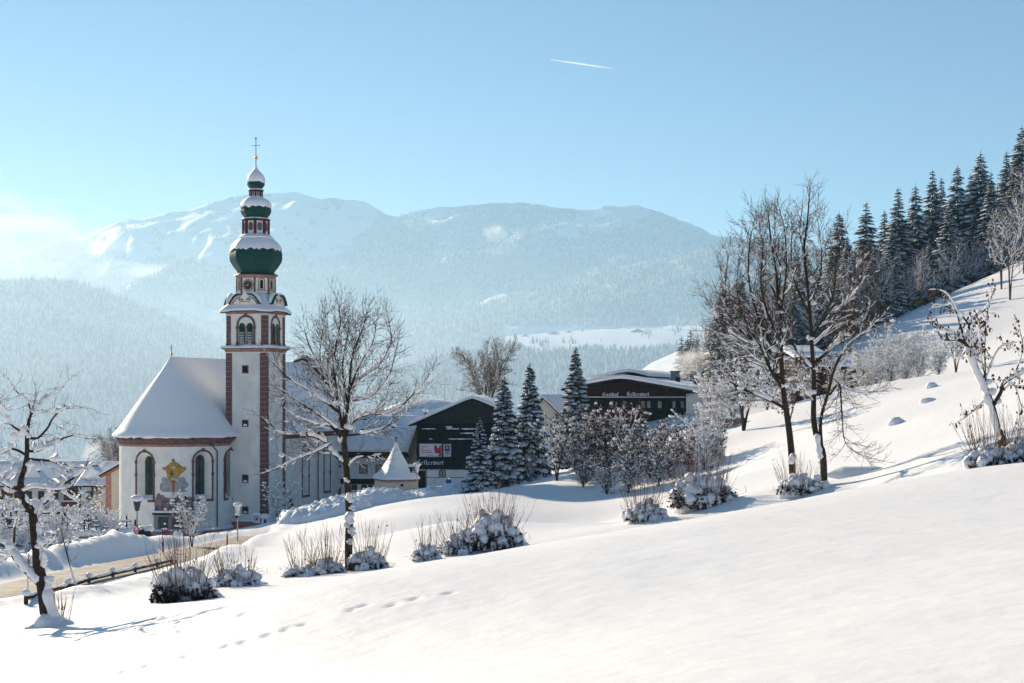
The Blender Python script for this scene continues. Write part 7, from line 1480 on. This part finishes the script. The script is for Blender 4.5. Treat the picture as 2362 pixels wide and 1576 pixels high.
for u, v, Y, k, lab in ((380, 1258, 140, 1, 'ornate iron grave cross left of the memorial'), (348, 1252, 142, 1, 'dark evergreen grave wreath cross right of the apse corner lantern'), (410, 1262, 120, 0, 'plain grave cross before the memorial'), (292, 1262, 100, 0, 'thin grave cross near the lantern at the bend')):
    place(CPR[k], 'grave_cross', gp(u, Y), 0, 1.3, label=lab, cat='grave cross')
GB = bush_proto(351, 1.2, 1.1, 6, dict(prob=.95, k=3.0, base=.05, maxl=2, minh=.1, big=.5), lean=1.0, trop=.0, fork=.05, maxlev=2, dens=(4, 4, 3), rmin=.008)
for i in range(34):
    u = rg.uniform(-20, 262); Y = rg.uniform(74, 124); p = gp(u, Y); d, _, _ = road_dist(np.array([p.x]), np.array([p.y]))
    if d[0] < 5: continue
    place(GB, 'grave_shrub', p, i, rg.uniform(.7, 1.3), label='little snow covered shrub between the graves', cat='shrub', group='small shrubs between the graves')
# churchyard wall seen behind the graves, clipped hedge beside the bend
wl = empty('churchyard_wall', gp(120, 128), 0, label='low white churchyard wall with snow on top behind the graves', cat='wall'); a = gp(-60, 124) - wl.location; b = gp(246, 136) - wl.location
m = MB(); rows = []
for i in range(13): q = a.lerp(b, i / 12); q.z = gz(q.x + wl.location.x, q.y + wl.location.y) - wl.location.z; rows.append(q)
for q, w_ in zip(rows[:-1], rows[1:]): m.add([q - UP * .5 + Vector((0, -.15, 0)), w_ - UP * .5 + Vector((0, -.15, 0)), w_ + UP * 1.0 + Vector((0, -.15, 0)), q + UP * 1.0 + Vector((0, -.15, 0)), q + UP * 1.0 + Vector((0, .2, 0)), w_ + UP * 1.0 + Vector((0, .2, 0))], [(0, 1, 2, 3), (3, 2, 5, 4)])
m.build('masonry', M['plaster'], wl); m = MB(); m.tube([q + UP * 1.1 for q in rows], [.27 + .05 * math.sin(i * 2.1) for i in range(13)], 8); m.build('wall_snow', M['snow_lump'], wl, smooth=180)
p = gp(300, 108); m = MB(); rg = random.Random(4)
for i in range(26): m.blob((rg.uniform(-1.4, 1.4), rg.uniform(-.5, .5), rg.uniform(0, .5)), .35, i, 8, 6, .3)
hd = empty('clipped_hedge', p, 0, label='low snow covered hedge right of the apse corner plinth', cat='hedge'); m.build('foliage', M['needle'], hd); m = MB()
for i in range(14): m.blob((rg.uniform(-1.5, 1.5), rg.uniform(-.55, .5), rg.uniform(.55, .8)), (.42, .4, .25), i, 10, 6, .15)
m.build('hedge_snow', M['snow_lump'], hd, smooth=180)
p = gpv(1688, 975, 128); bf = empty('board_fence', p, .15, label='short red brown board fence under the stout fruit tree', cat='fence')
for i in range(14): m = MB(); m.box(-1.1 + i * .17, -.95 + i * .17, 0, .04, -.4, .75); m.build('board', M['wood_brown'], bf)
m = MB(); m.tube([Vector((x, .02, .8)) for x in np.linspace(-1.1, 1.3, 9)], [.03] + [.09] * 7 + [.03], 6); m.build('fence_snow', M['snow_lump'], bf, smooth=180)
p = gpv(1660, 1018, 112); m = MB(); m.blob((0, 0, .1), (.5, .4, .4), 3, 12, 8, .15); m.blob((.15, 0, .5), (.28, .26, .3), 6, 10, 7, .15); m.build('snow_mound', M['snow'], None, smooth=180, loc=p, label='small stacked snow lump at the right end of the bushes', cat='snow mound')
# ------------------------------------------------------------------ cloud, smoke, vapour trail
def puff_mat(name, dens, scale, col=(1, 1, 1), thr=.42, g=.3, soft=.25, detail=4.0, emit=0):
    m = bpy.data.materials.new(name); m.use_nodes = True; t = m.node_tree; t.nodes.clear(); N = t.nodes.new; K = t.links.new
    o = N('ShaderNodeOutputMaterial'); p = N('ShaderNodeVolumePrincipled'); p.inputs['Color'].default_value = (*col, 1); p.inputs['Anisotropy'].default_value = g
    tc = N('ShaderNodeTexCoord'); n = N('ShaderNodeTexNoise'); n.inputs['Scale'].default_value = scale; n.inputs['Detail'].default_value = detail; n.inputs['Roughness'].default_value = .6
    K(tc.outputs['Object'], n.inputs['Vector']); nc = N('ShaderNodeMath'); nc.operation = 'MULTIPLY_ADD'; K(n.outputs['Fac'], nc.inputs[0]); nc.inputs[1].default_value = 2.0; nc.inputs[2].default_value = -.5
    ln = N('ShaderNodeVectorMath'); ln.operation = 'LENGTH'; K(tc.outputs['Object'], ln.inputs[0])
    f = N('ShaderNodeMapRange'); f.inputs[1].default_value = 1.0; f.inputs[2].default_value = .15; f.inputs[3].default_value = 0; f.inputs[4].default_value = 1; K(ln.outputs['Value'], f.inputs[0])
    a = N('ShaderNodeMath'); a.operation = 'MULTIPLY_ADD'; K(f.outputs[0], a.inputs[0]); a.inputs[1].default_value = .42; K(nc.outputs[0], a.inputs[2])
    r = N('ShaderNodeMapRange'); r.interpolation_type = 'SMOOTHSTEP'; r.inputs[1].default_value = thr + .18; r.inputs[2].default_value = thr + .18 + soft; r.inputs[3].default_value = 0; r.inputs[4].default_value = dens; K(a.outputs[0], r.inputs[0])
    e = N('ShaderNodeMath'); e.operation = 'MULTIPLY'; q = N('ShaderNodeMapRange'); q.inputs[1].default_value = .98; q.inputs[2].default_value = .7; q.inputs[3].default_value = 0; q.inputs[4].default_value = 1; K(ln.outputs['Value'], q.inputs[0]); K(r.outputs[0], e.inputs[0]); K(q.outputs[0], e.inputs[1])
    K(e.outputs[0], p.inputs['Density']); K(p.outputs[0], o.inputs['Volume']); m.cycles.volume_step_rate = 1.0; return m
def puff(name, loc, sc, rot, m, **k):
    b = MB(); b.blob((0, 0, 0), 1.0, 1, 16, 10, 0.0); o = b.build(name, m, None, loc=loc, **k); o.scale = sc; o.rotation_euler = rot; return o
def pp(u, v, Y): return at(u, v, Y)
puff('cloud_fog', pp(40, 555, 8700), (760, 330, 330), (0, .16, 0), puff_mat('cloud bank', .005, 2.6, thr=.37, g=.25, soft=.35, detail=7), label='bright white cloud bank rising over the ridge at the left', cat='cloud', kind='stuff')  # white cloud over the left ridge, standing inside the haze volume
puff('cloud_fog', pp(330, 640, 8200), (760, 240, 130), (0, .1, 0), puff_mat('thin fog', .0024, 1.6, thr=.36, g=.4, soft=.35), label='thin fog drifting between the left hill and the far ridge', cat='cloud', kind='stuff')
puff('cloud_fog', pp(560, 720, 7000), (520, 200, 120), (0, .15, 0), puff_mat('thin fog low', .0016, 1.5, thr=.36, g=.4, soft=.35), label='faint fog in the valley behind the belfry', cat='cloud', kind='stuff')
puff('steam_wisp', pp(1140, 535, 8300), (95, 60, 75), (0, .3, 0), puff_mat('steam wisp', .010, 1.7, thr=.42, g=.3, soft=.3), label='small white steam wisp before the far wooded slope', cat='cloud', kind='stuff')
puff('chimney_smoke', pp(1580, 835, 215) , (5.6, 2.0, 2.6), (0, -.2, .1), puff_mat('chimney smoke', .42, 1.6, thr=.40, g=.2, soft=.35), label='white smoke drifting from the guest house chimney', cat='smoke', kind='stuff')
puff('chimney_smoke', pp(212, 1040, 225) , (1.7, 1.2, 3.0), (0, .5, .1), puff_mat('chalet smoke', .40, 1.6, thr=.40, g=.2, soft=.35), label='thin smoke rising from the chalet chimney at the left', cat='smoke', kind='stuff')
# vapour trail high above, far beyond the haze
m = bpy.data.materials.new('vapour trail'); m.use_nodes = True; t = m.node_tree; t.nodes.clear(); N = t.nodes.new; K = t.links.new
o = N('ShaderNodeOutputMaterial'); df = N('ShaderNodeBsdfTranslucent'); df.inputs[0].default_value = (.9, .9, .9, 1); dd = N('ShaderNodeBsdfDiffuse'); dd.inputs[0].default_value = (.9, .9, .9, 1); ad = N('ShaderNodeMixShader'); K(df.outputs[0], ad.inputs[1]); K(dd.outputs[0], ad.inputs[2]); tr = N('ShaderNodeBsdfTransparent'); mx = N('ShaderNodeMixShader')
tc = N('ShaderNodeTexCoord'); sx = N('ShaderNodeSeparateXYZ'); K(tc.outputs['Generated'], sx.inputs[0]); rr = N('ShaderNodeMapRange'); rr.inputs[1].default_value = .15; rr.inputs[2].default_value = 1.0; rr.inputs[3].default_value = .95; rr.inputs[4].default_value = 0.0; K(sx.outputs[0], rr.inputs[0])
K(rr.outputs[0], mx.inputs[0]); K(tr.outputs[0], mx.inputs[1]); K(ad.outputs[0], mx.inputs[2]); K(mx.outputs[0], o.inputs['Surface'])
a = at(1270, 137.5, 19000); b = at(1425, 160, 19000); c = MB(); P = [a.lerp(b, i / 12) for i in range(13)]; c.tube([p - a for p in P], [3 + 9 * min(1, i / 4) for i in range(13)], 8); c.build('vapour_trail', m, None, smooth=180, loc=a, label='short white vapour trail high in the clear blue sky', cat='vapour trail')
